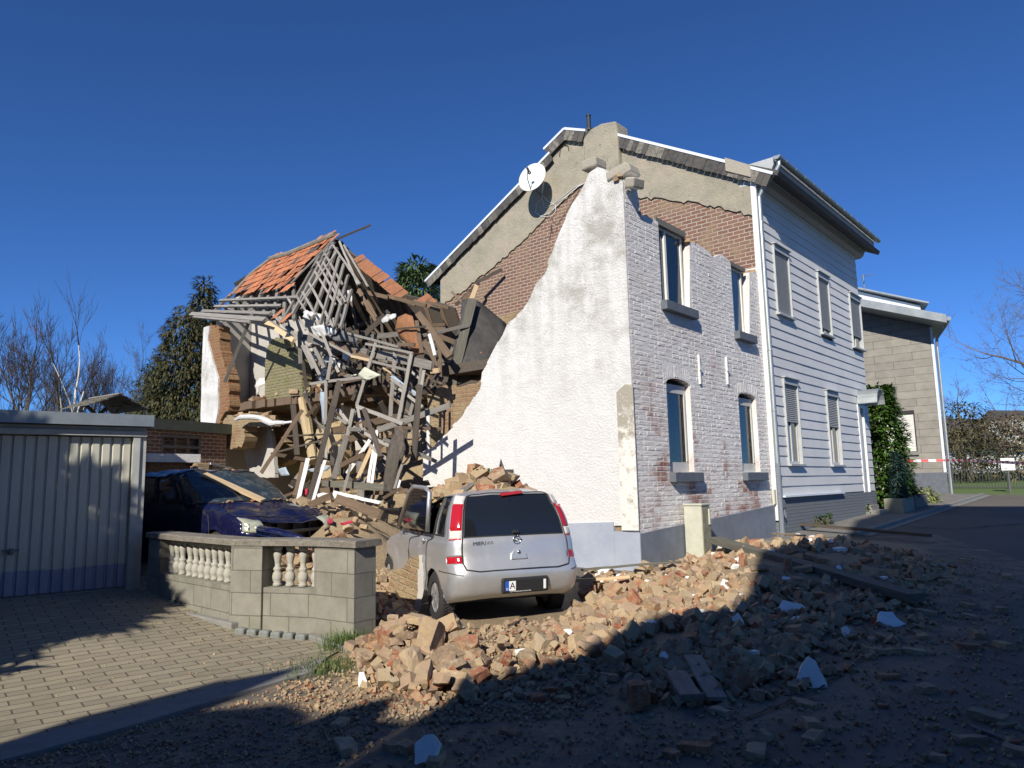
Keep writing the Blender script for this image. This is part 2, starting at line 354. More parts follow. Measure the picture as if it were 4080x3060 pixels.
col = g.mix(.7, bc, g.mix(g.ramp(g.noise(2.6, 6, .7, o), [(.3, 0), (.65, 1)]), (.52, .51, .47), (1.08, 1.06, 1.0)), 'MULTIPLY')
zz = g.sep(o)[1]
col = g.mix(g.math('MULTIPLY', g.ramp(g.noise(4, 5, .7, g.uv(off=(2, 5, 0))), [(.40, 0), (.75, .6)]), g.ramp(zz, [(.05, 1), (.5, .25)])), col, (.20, .20, .12))
M['block'] = g.out(col, .92, height=g.math('ADD', g.math('MULTIPLY', g.math('SUBTRACT', 1.0, bf), .6), g.math('MULTIPLY', g.noise(45, 5, .7, o), .6)), dist=.008)
M['coping'] = blotch("weathered_coping", (.17, .15, .12), (.25, .23, .19), (.09, .08, .065), 6, .95, .012, smin=.55)
M['baluster'] = blotch("baluster_cement", (.34, .325, .275), (.42, .40, .345), (.22, .21, .16), 8, .9, .004)
M['cobble'] = blotch("granite_sett", (.17, .18, .17), (.25, .26, .24), (.26, .27, .12), 8, .85, .01)
# rubble
def rubblemat(name, use_obj=True):
    g = NG(name); r = g.rnd_obj() if use_obj else g.rnd_isl(); o = g.uv(src='Object')
    base = g.ramp(r, [(0, (.26, .075, .035)), (.10, (.30, .13, .07)), (.24, (.31, .20, .125)), (.40, (.40, .30, .18)), (.58, (.29, .205, .13)), (.72, (.35, .24, .165)), (.86, (.42, .335, .22)), (1, (.17, .105, .075))])
    k = g.n("ShaderNodeMath", operation='MULTIPLY'); g.set(k.inputs[0], r); k.inputs[1].default_value = 37.0
    wv = g.n("ShaderNodeVectorMath", operation='ADD'); g.set(wv.inputs[0], o); cb = g.n("ShaderNodeCombineXYZ"); g.set(cb.inputs[0], k.outputs[0]); g.t.links.new(cb.outputs[0], wv.inputs[1])
    n = g.noise(7, 6, .7, wv.outputs[0])
    col = g.mix(g.ramp(n, [(.44, 0), (.62, .85)]), base, (.40, .30, .175))
    col = g.mix(g.ramp(g.noise(22, 4, .7, wv.outputs[0]), [(.58, 0), (.7, .55)]), col, (.54, .49, .42))
    return g.out(col, .95, height=g.noise(32, 5, .75, wv.outputs[0]), dist=.012)
M['rubble'] = rubblemat("broken_brick"); M['rubble_mass'] = rubblemat("brick_fragments", False)
M['plaster_chunk'] = blotch("white_plaster_chunk", (.72, .72, .70), (.80, .80, .78), (.58, .55, .48), 9, .9, .006, smin=.68)
# cars
def paint(name, c, dust, metal=.6, rough=.35, amt=.4):
    g = NG(name); o = g.uv(src='Object')
    d = g.ramp(g.noise(2.4, 6, .72, o), [(.48, 0), (.75, amt)])
    spk = g.ramp(g.noise(46, 3, .6, o), [(.66, 0), (.70, .8)])
    sc = g.ramp(g.noise(3, 5, .8, g.uv((4, 4, 22), src='Object')), [(.64, 0), (.70, .5)])
    d2 = g.math('MAXIMUM', g.math('MULTIPLY', spk, g.ramp(g.noise(3, 3, .6, o), [(.45, 0), (.6, 1)])), d)
    d2 = g.math('MAXIMUM', d2, sc) if amt > .3 else d2
    col = g.mix(d2, c, dust)
    return g.out(col, g.mix(d2, (rough,) * 3, (.85,) * 3), g.math('MULTIPLY', g.math('SUBTRACT', 1.0, d2), metal), height=g.noise(2.6, 3, .5, o), dist=.02 if amt > .3 else .006, coat=.35)
M['car_silver'] = paint("silver_car_paint", (.58, .585, .59), (.44, .42, .39), .6, .34, .22)
M['car_silver_dented'] = paint("dented_silver_paint", (.50, .505, .52), (.36, .33, .31), .6, .38, .55)
M['car_blue'] = paint("blue_car_paint", (.008, .010, .052), (.085, .08, .085), .3, .25, .42)
g = NG("car_glass"); M['car_glass'] = g.out((.012, .014, .016), .04, spec=.7, coat=.5)
g = NG("dusty_car_glass"); o = g.uv(src='Object'); M['car_glass_dusty'] = g.out(g.mix(g.ramp(g.noise(4, 6, .75, o), [(.5, 0), (.75, .55)]), (.03, .045, .055), (.25, .24, .21)), g.ramp(g.noise(4, 6, .75, o), [(.45, .06), (.75, .6)]), spec=.7)
M['car_black'] = flat("black_plastic", (.022, .022, .024), .55)
M['rubber'] = flat("tyre_rubber", (.028, .027, .027), .85, scale=20, bump=.004)
M['lamp_red'] = flat("red_lamp_lens", (.42, .012, .02), .12, var=.1, scale=30, coat=.8)
M['lamp_clear'] = flat("clear_lamp_lens", (.62, .58, .55), .12, var=.1, scale=20, coat=.8)
M['chrome'] = flat("chrome", (.6, .6, .6), .15, 1.0, .05)
M['head_lens'] = flat("dull_headlight_lens", (.42, .44, .34), .15, 0.2, .3, 6, coat=.8)
M['plate_white'] = flat("plate_white", (.78, .78, .76), .4, var=.04)
M['plate_blue'] = flat("plate_blue", (.02, .10, .50), .4, var=.04)
M['rim'] = flat("wheel_trim", (.38, .38, .37), .4, .5)
# misc
g = NG("garage_door_paint"); o = g.uv(); z = g.sep(o)[1]; nz = g.noise(5, 5, .7, g.uv((1, .3, 1)))
lowp = g.ramp(g.math('ADD', z, g.math('MULTIPLY', g.noise(1.6, 3, .6, g.uv((1, .0, 1))), .12)), [(.72, 1), (.735, 0)])
c1 = g.mix(g.ramp(nz, [(.4, 0), (.7, .6)]), (.52, .51, .43), (.43, .42, .35))
c2 = g.mix(g.ramp(nz, [(.4, 0), (.7, 1)]), (.30, .325, .42), (.20, .22, .31))
M['garage_door'] = g.out(g.mix(lowp, c1, c2), .45)
M['garage_frame'] = blotch("garage_frame_paint", (.38, .385, .36), (.46, .465, .43), (.28, .28, .26), 4, .55, .002)
M['garage_wall'] = blotch("garage_concrete", (.30, .29, .26), (.36, .35, .31), None, 2, .9, .006)
M['cabinet'] = blotch("cabinet_plastic", (.44, .44, .36), (.52, .52, .43), (.33, .33, .24), 5, .7, .003)
M['cabinet_moss'] = blotch("cabinet_mossy_side", (.20, .19, .12), (.30, .29, .21), (.12, .12, .06), 7, .85, .004)
M['dish'] = blotch("dish_paint", (.62, .64, .61), (.68, .70, .67), (.30, .30, .28), 10, .5, .0005, smin=.72)
M['grey_metal'] = flat("grey_metal", (.16, .17, .17), .5, .4)
M['cable_white'] = flat("white_cable", (.72, .71, .68), .5)
M['cable_dark'] = flat("dark_cable", (.03, .03, .03), .6)
M['tape_white'] = flat("tape_white", (.80, .80, .80), .5); M['tape_red'] = flat("tape_red", (.60, .02, .03), .5)
M['sign_white'] = flat("sign_white", (.80, .80, .78), .4, var=.03)
M['fence_dark'] = flat("fence_iron", (.035, .038, .035), .6)
M['red_cloth'] = flat("crimson_cloth", (.42, .02, .06), .9)
g = NG("panel_cladding"); o = g.uv(); bc, bf = g.brick((.30, .285, .255), (.265, .25, .225), (.11, .105, .095), 1.5, .33, .008)
col = g.mix(.65, bc, g.mix(g.ramp(g.noise(2.2, 6, .7, o), [(.3, 0), (.7, 1)]), (.62, .62, .60), (1.1, 1.08, 1.03)), 'MULTIPLY')
M['panel_wall'] = g.out(col, .9, height=g.math('SUBTRACT', 1.0, bf), dist=.008)
def leafmat(name, cols, rough=.5, trans=.25):
    g = NG(name); r = g.rnd_isl(); col = g.ramp(r, [(i / max(1, len(cols) - 1), c) for i, c in enumerate(cols)])
    g.set(g.b.inputs['Base Color'], col); g.b.inputs['Roughness'].default_value = rough
    t = g.n("ShaderNodeBsdfTranslucent"); g.set(t.inputs[0], col); mx = g.n("ShaderNodeMixShader"); mx.inputs[0].default_value = trans
    g.t.links.new(g.b.outputs[0], mx.inputs[1]); g.t.links.new(t.outputs[0], mx.inputs[2]); g.t.links.new(mx.outputs[0], g.t.nodes['Material Output'].inputs[0]); return g.m
M['old_tile'] = blotch('old_clay_tile', (.22, .095, .05), (.34, .14, .065), (.10, .07, .05), 4, .85, .01)
M['laurel'] = leafmat("laurel_leaves", [(.025, .06, .012), (.05, .12, .02), (.08, .17, .03), (.035, .08, .015), (.14, .19, .04)], .3)
M['aucuba'] = leafmat("yellow_green_leaves", [(.22, .25, .06), (.30, .33, .10), (.16, .21, .05), (.34, .36, .16)], .4)
M['spruce'] = leafmat("conifer_sprays", [(.03, .04, .014), (.055, .07, .022), (.085, .08, .028), (.10, .075, .026), (.04, .055, .018)], .7, .15)
M['pine'] = leafmat("pine_needles", [(.05, .085, .03), (.085, .135, .045), (.065, .10, .035), (.12, .165, .065)], .6, .15)
M['bluefir'] = leafmat("blue_fir", [(.03, .075, .062), (.045, .10, .085), (.02, .05, .042)], .6, .15)
M['hedge'] = leafmat("winter_hedge", [(.14, .105, .05), (.21, .165, .08), (.10, .10, .04), (.27, .21, .12), (.12, .13, .05)], .8, .15)
M['grass'] = leafmat("grass_blades", [(.06, .11, .02), (.10, .17, .035), (.15, .20, .06), (.09, .13, .03)], .6, .3)
M['bark'] = blotch("bark", (.10, .08, .062), (.16, .132, .105), (.10, .105, .05), 3, .95, .01)
M['twig'] = flat("twig_bark", (.11, .085, .07), .9)
M['birch'] = blotch("birch_bark", (.62, .58, .52), (.70, .66, .60), (.25, .2, .16), 6, .8, .004, smin=.66)
# ------------------------------------------------------------------ ground, drive, pavement
H = frame(Vector((C0.x, C0.y, 0)), U)                 # house frame: x along the street, y along the gables, z up
HI = H.inverted()
def fac(x, y, off=0.0):                               # street front, local (s, z)
    p = HI @ on_plane(x, y, C0 + V * off, V); return p.x, p.z
SG = 5.85
def gab(x, y, s=None):                                # gable plane at s, local (v, z)
    p = HI @ on_plane(x, y, C0 + U * (SG if s is None else s), U); return p.y, p.z
def inpoly(x, y, P):
    c = False; n = len(P)
    for i in range(n):
        x1, y1 = P[i]; x2, y2 = P[i - 1]
        if (y1 > y) != (y2 > y) and x < (x2 - x1) * (y - y1) / (y2 - y1) + x1: c = not c
    return c
def grid_axis(segs):
    a = []
    for x0, x1, st in segs:
        n = max(1, round((x1 - x0) / st)); a += [x0 + (x1 - x0) * i / n for i in range(n)]
    return a + [segs[-1][1]]
GX = grid_axis([(-420, -60, 60), (-60, -10, 5), (-10, 12, .14), (12, 30, 1.2), (30, 60, 5), (60, 420, 60)])
GY = grid_axis([(-60, 2, 4), (2, 20, .14), (20, 45, 1.2), (45, 90, 6), (90, 600, 60)])
DRIVE = [(gnd(x, y).x, gnd(x, y).y) for x, y in ((1478, 2560), (1420, 2585), (1300, 2640), (900, 2740), (500, 2850), (0, 2985))]
DRIVE = DRIVE[:2] + DRIVE[2:] + [(-5.5, 3.9), (-14, 3.0), (-14, 16), (-6.0, 12.2), (-4.6, 10.1), (-3.6, 9.1), (-2.3, 8.45)]
def lumps(x, y): return noise.noise(Vector((x * 1.7, y * 1.7, 3))) * .5 + noise.noise(Vector((x * 5, y * 5, 7))) * .25
me = bpy.data.meshes.new("ground")
vs = []; dirt = []; lawn = []
for y in GY:
    for x in GX:
        m = mound(x, y); v = (x - C0.x) * V.x + (y - C0.y) * V.y; u = (x - C0.x) * U.x + (y - C0.y) * U.y
        vs.append((x, y, T(x, y) + m * (1 + .35 * lumps(x, y)) + .012 * lumps(x * 2, y * 2)))
        d = min(1, m / .10)
        if inpoly(x, y, [(-2.3, 8.4), (-1.5, 6.9), (-1.7, 6.0), (-.5, 6.1), (.5, 6.9), (1.6, 7.5), (3.2, 8.9), (5.0, 10.4), (7.2, 14.0), (6.6, 16.6), (2, 12), (-.5, 11), (-3, 15), (-6, 18), (-6, 14), (-3.5, 11)]): d = max(d, .62)
        if inpoly(x, y, [(-1.7, 6.2), (-.9, 4.6), (2.2, 5.2), (5.0, 8.0), (8.6, 12.5), (9.5, 17), (6.6, 16.6), (2, 12), (-1.5, 9)]): d = max(d, .34)
        if inpoly(x, y, [(-4.5, 3.0), (-3.4, 5.0), (-2.0, 6.9), (.5, 6.0), (.5, 3)]): d = max(d, .33)
        if v > 3.0 and u < 0.5: d = max(d, .8)
        if v > 9 or (u > 24 and v > -4): d = max(d, .3)
        dirt.append(d); lawn.append(1.0 if (u > 24.2 and v < 6 and v > -14) or x < -12 and y > 13 else 0.0)
nx = len(GX)
me.from_pydata(vs, [], [(j * nx + i, j * nx + i + 1, (j + 1) * nx + i + 1, (j + 1) * nx + i) for j in range(len(GY) - 1) for i in range(nx - 1)])
me.attributes.new("dirt", 'FLOAT', 'POINT').data.foreach_set("value", dirt)
me.attributes.new("lawn", 'FLOAT', 'POINT').data.foreach_set("value", lawn)
me.materials.append(M['ground']); me.polygons.foreach_set("use_smooth", [True] * len(me.polygons)); box_uv(me)
tag(link("ground", me), kind="structure")
def sheet(name, poly, lift, step, mat, edge=None):
    """a sheet that follows the ground inside an outline"""
    x0 = min(p[0] for p in poly); x1 = max(p[0] for p in poly); y0 = min(p[1] for p in poly); y1 = max(p[1] for p in poly)
    b = bmesh.new(); vv = [b.verts.new((p[0], p[1], 0)) for p in poly]
    for t in tessellate_polygon([[Vector((p[0], p[1], 0)) for p in poly]]): b.faces.new([vv[i] for i in t])
    for k in range(int((x1 - x0) / step) + 1):
        bmesh.ops.bisect_plane(b, geom=b.verts[:] + b.edges[:] + b.faces[:], plane_co=(x0 + k * step, 0, 0), plane_no=(1, 0, 0))
    for k in range(int((y1 - y0) / step) + 1):
        bmesh.ops.bisect_plane(b, geom=b.verts[:] + b.edges[:] + b.faces[:], plane_co=(0, y0 + k * step, 0), plane_no=(0, 1, 0))
    for v in b.verts: v.co.z = G(v.co.x, v.co.y) + lift
    if edge:
        r = bmesh.ops.extrude_edge_only(b, edges=[e for e in b.edges if e.is_boundary])
        for v in [q for q in r['geom'] if isinstance(q, bmesh.types.BMVert)]: v.co.z -= edge
    bmesh.ops.recalc_face_normals(b, faces=b.faces)
    if sum(f.normal.z for f in b.faces) < 0: bmesh.ops.reverse_faces(b, faces=b.faces)
    m2 = bpy.data.meshes.new(name); b.to_mesh(m2); b.free(); m2.materials.append(mat); box_uv(m2); return link(name, m2)
tag(sheet("driveway", DRIVE, .022, .5, M['pavers'], .05), kind="structure")
def crack(pts, w_):
    P = []; rc = random.Random(int(pts[0][0]))
    for (xa, ya), (xb, yb) in zip(pts, pts[1:]):
        for k in range(9): P.append(gnd(xa + (xb - xa) * k / 9 + rc.uniform(-6, 6), ya + (yb - ya) * k / 9 + rc.uniform(-3, 3)))
    b = MB(); vs = []
    for i, p in enumerate(P):
        d = (P[min(i + 1, len(P) - 1)] - P[max(i - 1, 0)]); n = Vector((-d.y, d.x, 0)).normalized() * w_ * rc.uniform(.3, 1.2)
        for q in (p - n, p + n): vs.append((q.x, q.y, G(q.x, q.y) + .017))
    b.add(vs, [(2 * i, 2 * i + 1, 2 * i + 3, 2 * i + 2) for i in range(len(P) - 1)])
    o = b.build("road_crack", M['black'], fix=False); tag(o, kind="structure")
crack([(2780, 3000), (2960, 2880), (3250, 2760), (3480, 2600), (3700, 2480)], .012)
crack([(3650, 2105), (3850, 2110), (4080, 2085)], .03)
hp = lambda s, v: (lambda p: (p.x, p.y))(H @ Vector((s, v, 0)))
tag(sheet("driveway_edge_strip", [(gnd(x, y).x, gnd(x, y).y) for x, y in ((1300, 2640), (900, 2740), (500, 2850), (0, 2985), (0, 3050), (520, 2910), (900, 2790), (1250, 2690))], .028, .5, M['kerb'], .05), kind="structure")
tag(sheet("pavement", [hp(4.5, -.02), hp(24, -.02), hp(24, -1.25), hp(4.5, -1.25)], .045, .8, M['pavement'], .06), kind="structure")
tag(sheet("kerb", [hp(7.2, -1.255), hp(24, -1.255), hp(24, -1.38), hp(7.2, -1.38)], .075, .8, M['kerb'], .09), kind="structure")
tag(sheet("gutter_strip", [hp(7.2, -1.385), hp(24, -1.385), hp(24, -1.62), hp(7.2, -1.62)], .012, .8, M['cobble']), kind="structure")
tag(sheet("pavement", [hp(17.5, 4.0), hp(23.9, 4.5), hp(23.9, 0), hp(17.5, 0)], .05, 1, M['pavement'], .06), kind="structure")

# ------------------------------------------------------------------ neighbour house (grey render gable, boarded street front)
nb = empty("neighbour_house", mat=H)
tag(nb, "tall house with bare grey render gable and light grey boarded street front", "house")
SE = 13.75                                            # far end of the boarded front
EZ = 8.55                                             # wall height at the eaves
# outline of the gable under the verge, measured on the gable plane
gp = [gab(*p) for p in ((3010, 735), (2940, 700), (2470, 575), (2350, 555), (2265, 545), (2205, 625), (1757, 1105))]
gp[0] = (0.0, gp[0][1])
vb = gp[-1][0]
gpoly = [(0.0, .2), *gp, (vb, .4)]
b = MB(); b.prism(gpoly, SG, SG + .35, 0); b.build("gable_wall", M['bare_brick'], nb)
rl = [gab(*p) for p in ((3005, 862), (2949, 847), (2850, 822), (2700, 800), (2570, 790), (2440, 770), (2330, 735), (2317, 740), (2219, 825), (2096, 950), (2016, 1023), (1915, 1108), (1840, 1165), (1763, 1219))]
rnd.seed(3)
low = []
for i in range(len(rl) - 1):
    a, c = rl[i], rl[i + 1]; n = max(2, int(math.hypot(c[0] - a[0], c[1] - a[1]) / .1))
    for k in range(n):
        t = k / n; low.append((a[0] + (c[0] - a[0]) * t + rnd.uniform(-.03, .03), a[1] + (c[1] - a[1]) * t + rnd.uniform(-.05, .05)))
low[0] = (.02, low[0][1])
up = [(p[0], p[1]) for p in gp]; up[0] = (.02, up[0][1])
b = MB(); b.prism([(vb - .01, rl[-1][1])] + [(min(p[0], vb - .02), p[1] - .002) for p in reversed(up)] + low, SG - .045, SG - .002, 0); b.build("gable_render", M['tan_render'], nb)
# street wall core, back wall
b = MB(); b.box(SG + .35, .05, .2, SE, .33, EZ + .3); b.box(SG + .35, vb - .3, .2, SE, vb, EZ); b.box(SE, .05, .2, SE + .3, vb, EZ); b.build("wall_core", M['garage_wall'], nb)
# window / door places on the street front
def rect(tl, br):
    a, c = fac(*tl, -.03), fac(*br, -.03); return a[0], c[0], c[1], a[1]
SW = [rect((3072, 968), (3153, 1272)), rect((3248, 1078), (3312, 1345)), rect((3376, 1163), (3437, 1398)), rect((3112, 1500), (3193, 1850)), rect((3283, 1550), (3353, 1853))]
DR = rect((3412, 1610), (3466, 1976))
if bpy.app.background: print("WIN", [tuple(round(q, 2) for q in r) for r in SW], "DOOR", [round(q, 2) for q in DR], "gable", [tuple(round(q, 2) for q in p) for p in gp])
SB = 1.27
# lapped boards
b = MB(); BH = .235; z = SB
holes = SW + [(DR[0] - .02, DR[1] + .02, SB - .1, DR[3])]
while z < EZ + .35:
    z1 = z + BH; segs = [(SG - .02, SE)]
    for (h0, h1, k0, k1) in holes:
        if k0 < z + BH * .5 < k1:
            ns = []
            for a, c in segs:
                if h1 <= a or h0 >= c: ns.append((a, c)); continue
                if h0 > a: ns.append((a, h0))
                if h1 < c: ns.append((h1, c))
            segs = ns
    for a, c in segs:
        n = max(1, int((c - a) / .6)); vs = []; 
        for i in range(n + 1):
            s = a + (c - a) * i / n; wv = .006 * noise.noise(Vector((s * 1.1, z * 3, 0)))
            vs += [(s, -.056 + wv, z), (s, -.034 + wv, z1 + .004), (s, -.036 + wv, z - .003), (s, .05, z - .004)]
        fs = []
        for i in range(n):
            k = i * 4; fs += [(k, k + 4, k + 5, k + 1), (k, k + 2, k + 6, k + 4), (k + 2, k + 3, k + 7, k + 6)]
        fs += [(0, 1, 2), (n * 4, n * 4 + 2, n * 4 + 1)]
        b.add(vs, fs)
    z = z1
b.build("boarded_front", M['siding'], nb)
b = MB(); b.box(SG - .02, -.075, .1, SE, .05, SB - .03); b.build("plinth", M['grey_paint_brick'], nb)
b = MB(); b.box(SG + .3, -.16, SB - .02, SG + 4.6, -.06, SB + .02); b.build("plinth_flashing", M['white_metal'], nb)
# corner trims
b = MB(); b.box(SG - .075, -.10, .75, SG - .022, .03, EZ + .2); b.build("corner_trim", M['white_trim'], nb)
# windows with roller shutters
open_z = [0, .10, .22, .48, .50]
for (h0, h1, k0, k1), op in zip(SW, open_z):
    wdw = empty("window"); wdw.parent = nb; hh = k1 - k0; bx = .17
    b = MB(); b.box(h0, -.10, k1 - bx, h1, .02, k1 - .03); b.build("shutter_box", M['siding_trim'], wdw)
    b = MB(); b.box(h0 - .03, -.15, k1 - .028, h1 + .03, .02, k1 - .004); b.build("drip_ledge", M['siding_trim'], wdw)
    zb = k0 + hh * op; b = MB(); z = zb
    while z < k1 - bx - .01:
        q = min(z + .048, k1 - bx); vs = []
        prof = [(-.03, z), (-.048, z + .012), (-.052, z + .024), (-.046, z + .036), (-.03, q)]
        for s in (h0 + .035, h1 - .035): vs += [(s, p, zz) for p, zz in prof]
        b.add(vs, [(i, i + 1, i + 6, i + 5) for i in range(4)]); z = q
    b.build("roller_shutter", M['shutter'], wdw, fix=False)
    b = MB(); b.box(h0, -.095, k0, h0 + .035, .03, k1 - bx); b.box(h1 - .035, -.095, k0, h1, .03, k1 - bx); b.build("frame", M['siding_trim'], wdw)
    b = MB(); b.box(h0 - .03, -.145, k0 - .045, h1 + .03, .03, k0); b.build("sill", M['siding_trim'], wdw)
    if op:
        m0, m1 = h0 + .035, h1 - .035
        b = MB(); b.box(m0, -.012, k0, m0 + .06, .04, zb); b.box(m1 - .06, -.012, k0, m1, .04, zb); b.box(m0 + .06, -.012, k0, m1 - .06, .04, k0 + .07)
        b.box((m0 + m1) / 2 - .03, -.012, k0 + .07, (m0 + m1) / 2 + .03, .04, zb); b.build("casement", M['frame_grey'], wdw)
        b = MB(); b.box(m0 + .06, .012, k0 + .07, m1 - .06, .018, zb); b.build("pane", M['car_glass'], wdw)
# door
dr = empty("door"); dr.parent = nb
b = MB(); b.box(DR[0] - .02, -.07, .85, DR[0] + .13, .05, DR[3]); b.box(DR[1] - .05, -.07, .85, DR[1] + .02, .05, DR[3]); b.box(DR[0] + .13, -.07, DR[3] - .1, DR[1] - .05, .05, DR[3]); b.build("door_frame", M['white_trim'], dr)
b = MB(); b.box(DR[0] + .13, -.012, .85, DR[1] - .05, .04, DR[3] - .1); b.build("door_leaf", M['siding_trim'], dr)
b = MB(); b.lathe([(.02, 0), (.025, .02), (.02, .05)], 8, Matrix.Translation((DR[0] + .2, -.02, 1.85)) @ Matrix.Rotation(math.pi / 2, 4, 'X')); b.build("door_handle", M['chrome'], dr)
b = MB()
pts = [(math.cos(t), math.sin(t)) for t in [math.pi * i / 10 for i in range(11)]]
cx = (DR[0] + DR[1]) / 2 + .1; rw = (DR[1] - DR[0]) / 2 + .12
arc = [(cx + p[0] * rw, DR[3] + .03 + p[1] * .42) for p in pts]
b.prism(arc + [(p[0] * 1, p[1] - .03) for p in reversed(arc)], -.62, -.06, 1); b.build("door_canopy", M['zinc'], nb)
b = MB(); b.box(DR[0] - .1, -.45, .45, DR[1] + .1, -.02, .72); b.box(DR[0] - .05, -.24, .72, DR[1] + .05, -.02, .86); b.build("door_step", M['kerb'], nb)
# eaves: boxed cornice, soffit, gutter
b = MB(); b.prism([(-.10, EZ + .10), (-.20, EZ + .16), (-.26, EZ + .30), (-.50, EZ + .34), (-.55, EZ + .44), (-.55, EZ + .62), (.3, EZ + .62), (.3, EZ + .10)], SG - .05, SE + .35, 0)
b.build("eaves_box", M['siding_trim'], nb)
b = MB(); R = .085; ya, za = -.66, EZ + .60
n = 10; prof = [(ya + R * math.cos(math.pi + math.pi * i / n), za + R * math.sin(math.pi + math.pi * i / n)) for i in range(n + 1)]
inner = [(ya + (R - .008) * math.cos(math.pi + math.pi * i / n), za + (R - .008) * math.sin(math.pi + math.pi * i / n)) for i in range(n + 1)]
b.prism(prof + list(reversed(inner)), SG - .12, SE + .42, 0); b.prism(prof, SG - .128, SG - .121, 0); b.prism(prof, SE + .421, SE + .428, 0)
s = SG + .3
while s < SE + .4:
    r2 = R + .006; pr2 = [(ya + r2 * math.cos(math.pi + math.pi * i / n), za + r2 * math.sin(math.pi + math.pi * i / n)) for i in range(n + 1)]
    b.prism(pr2 + list(reversed([(ya + (R + .001) * math.cos(math.pi + math.pi * i / n), za + (R + .001) * math.sin(math.pi + math.pi * i / n)) for i in range(n + 1)])), s, s + .03, 0); s += .62
b.build("gutter", M['zinc'], nb)
b = MB(); px = SG - .03
b.tube([(px + .02, ya, za - .07), (px + .02, ya, za - .2), (px + .0, ya + .1, za - .36), (px - .01, -.28, za - .62), (px - .01, -.155, za - .85), (px - .01, -.15, za - 1.1), (px, -.15, 5.0), (px, -.15, 2.02)], .05, 10)
for zz in (za - 1.5, 6.0, 4.6, 3.2): b.tube([(px, -.15, zz), (px, -.15, zz + .05)], .058, 10)
b.build("downpipe", M['zinc'], nb)
b = MB(); b.tube([(px, -.15, 2.0), (px, -.15, .3)], .057, 10); b.tube([(px, -.15, 1.96), (px, -.15, 2.02)], .066, 10); b.tube([(px, -.15, .42), (px, -.15, .52)], .068, 10); b.build("standpipe", M['plinth_sunlit'] if False else M['plinth'], nb)
b = MB(); b.tube([(px + .2, -.11, 1.0), (px + .2, -.11, .3)], .022, 8); b.box(px + .09, -.16, 1.02, px + .25, -.08, 1.2); b.tube([(px + .24, -.13, 1.0), (px + .29, -.15, .9), (px + .27, -.15, .78), (px + .22, -.14, .86), (px + .25, -.14, 1.0)], .012, 6); b.build("cable_duct", M['plinth'], nb)
# roof slopes with verge
def roofslab(name, a, c, th, mat, s0=SG - .12, s1=SE + .4):
    b = MB(); d = Vector((c[0] - a[0], c[1] - a[1])).normalized(); nn = Vector((-d.y, d.x)); nn = nn if nn.y > 0 else -nn
    b.prism([a, c, (c[0] + nn.x * th, c[1] + nn.y * th), (a[0] + nn.x * th, a[1] + nn.y * th)], s0, s1, 0); return b.build(name, mat, nb)
eF = (-.64, gp[0][1] + .02); tR = (gp[2][0], gp[2][1] + .0)
front_top = gab(2440, 560); back_top = gp[5]; back_bot = gab(1712, 1128)
ridge = (gp[4][0], gp[4][1])
roofslab("front_roof", eF, gp[3], .12, M['slate_roof'])
roofslab("ridge_roof", gp[3], gp[4], .12, M['slate_roof'])
roofslab("steep_roof", gp[4], gp[5], .12, M['slate_roof'])
roofslab("rear_roof", gp[5], back_bot, .12, M['slate_roof'])
def verge(a, c, w, seed, x=SG - .14, step=.17):
    """row of small hanging slates and a bright metal cap along the edge of the roof"""
    r = random.Random(seed); d = Vector((c[0] - a[0], c[1] - a[1])); L = d.length; d.normalize(); dn = Vector((d.y, -d.x)); dn = dn if dn.y < 0 else -dn
    b = MB(); t = 0
    while t < L - .03:
        t2 = min(L, t + step * r.uniform(.85, 1.12)); e = t2 - .006; ww = w * r.uniform(.94, 1.06)
        p0 = Vector(a) + d * t; p1 = Vector(a) + d * e; o = r.uniform(0, .012)
        b.prism([tuple(p0 - dn * .02), tuple(p1 - dn * .02), tuple(p1 + dn * ww), tuple(p0 + dn * ww * r.uniform(.94, 1))], x - .025 - o, x, 0); t = t2
    b.build("verge_slates", M['verge_slate'], nb)
    b = MB(); q0 = Vector(a) - d * .02; q1 = Vector(c) + d * .02
    b.prism([tuple(q0 - dn * .02), tuple(q1 - dn * .02), tuple(q1 - dn * .09), tuple(q0 - dn * .09)], x - .05, x + .05, 0); b.build("verge_cap", M['white_metal'], nb)
verge((eF[0] + .12, eF[1] + .02), gab(2440, 545), .27, 1)
verge(gab(2342, 535), gab(2262, 528), .27, 2)
verge(gab(2262, 528), gab(2185, 605), .27, 3)
verge(gab(2205, 622), back_bot, .24, 4)
# chimney
cv0, cz0 = gab(2342, 620); cv1, cz1 = gab(2478, 640); czt = gab(2440, 492)[1]
b = MB(); b.prism([(cv1 - .05, cz1 - .6), (cv0, cz1 - .6), (cv0, czt - .25), (cv0 - .25, czt - .05), (cv1 + .45, czt), (cv1 + .02, czt - .08), (cv1 - .02, czt - .5)], SG - .22, SG + .42, 0)
b.build("chimney", M['tan_render'], nb, bevel=.05)
# flue
fv, fz = gab(2308, 520); b = MB(); Mx = Matrix.Translation((SG + .5, fv, fz))
b.lathe([(.16, -.3), (.16, .02), (.085, .08), (.085, .14), (.13, .16), (.13, .22), (.06, .26), (.06, .62), (.075, .63), (.075, .66)], 14, Mx); b.build("flue_pipe", M['car_black'], nb)
b = MB(); b.prism([(fv - .55, fz - .3), (fv + .35, fz - .3), (fv + .05, fz + .02), (fv - .1, fz + .02)], SG + .1, SG + 1.2, 0); b.build("flue_flashing", M['slate_roof'], nb)
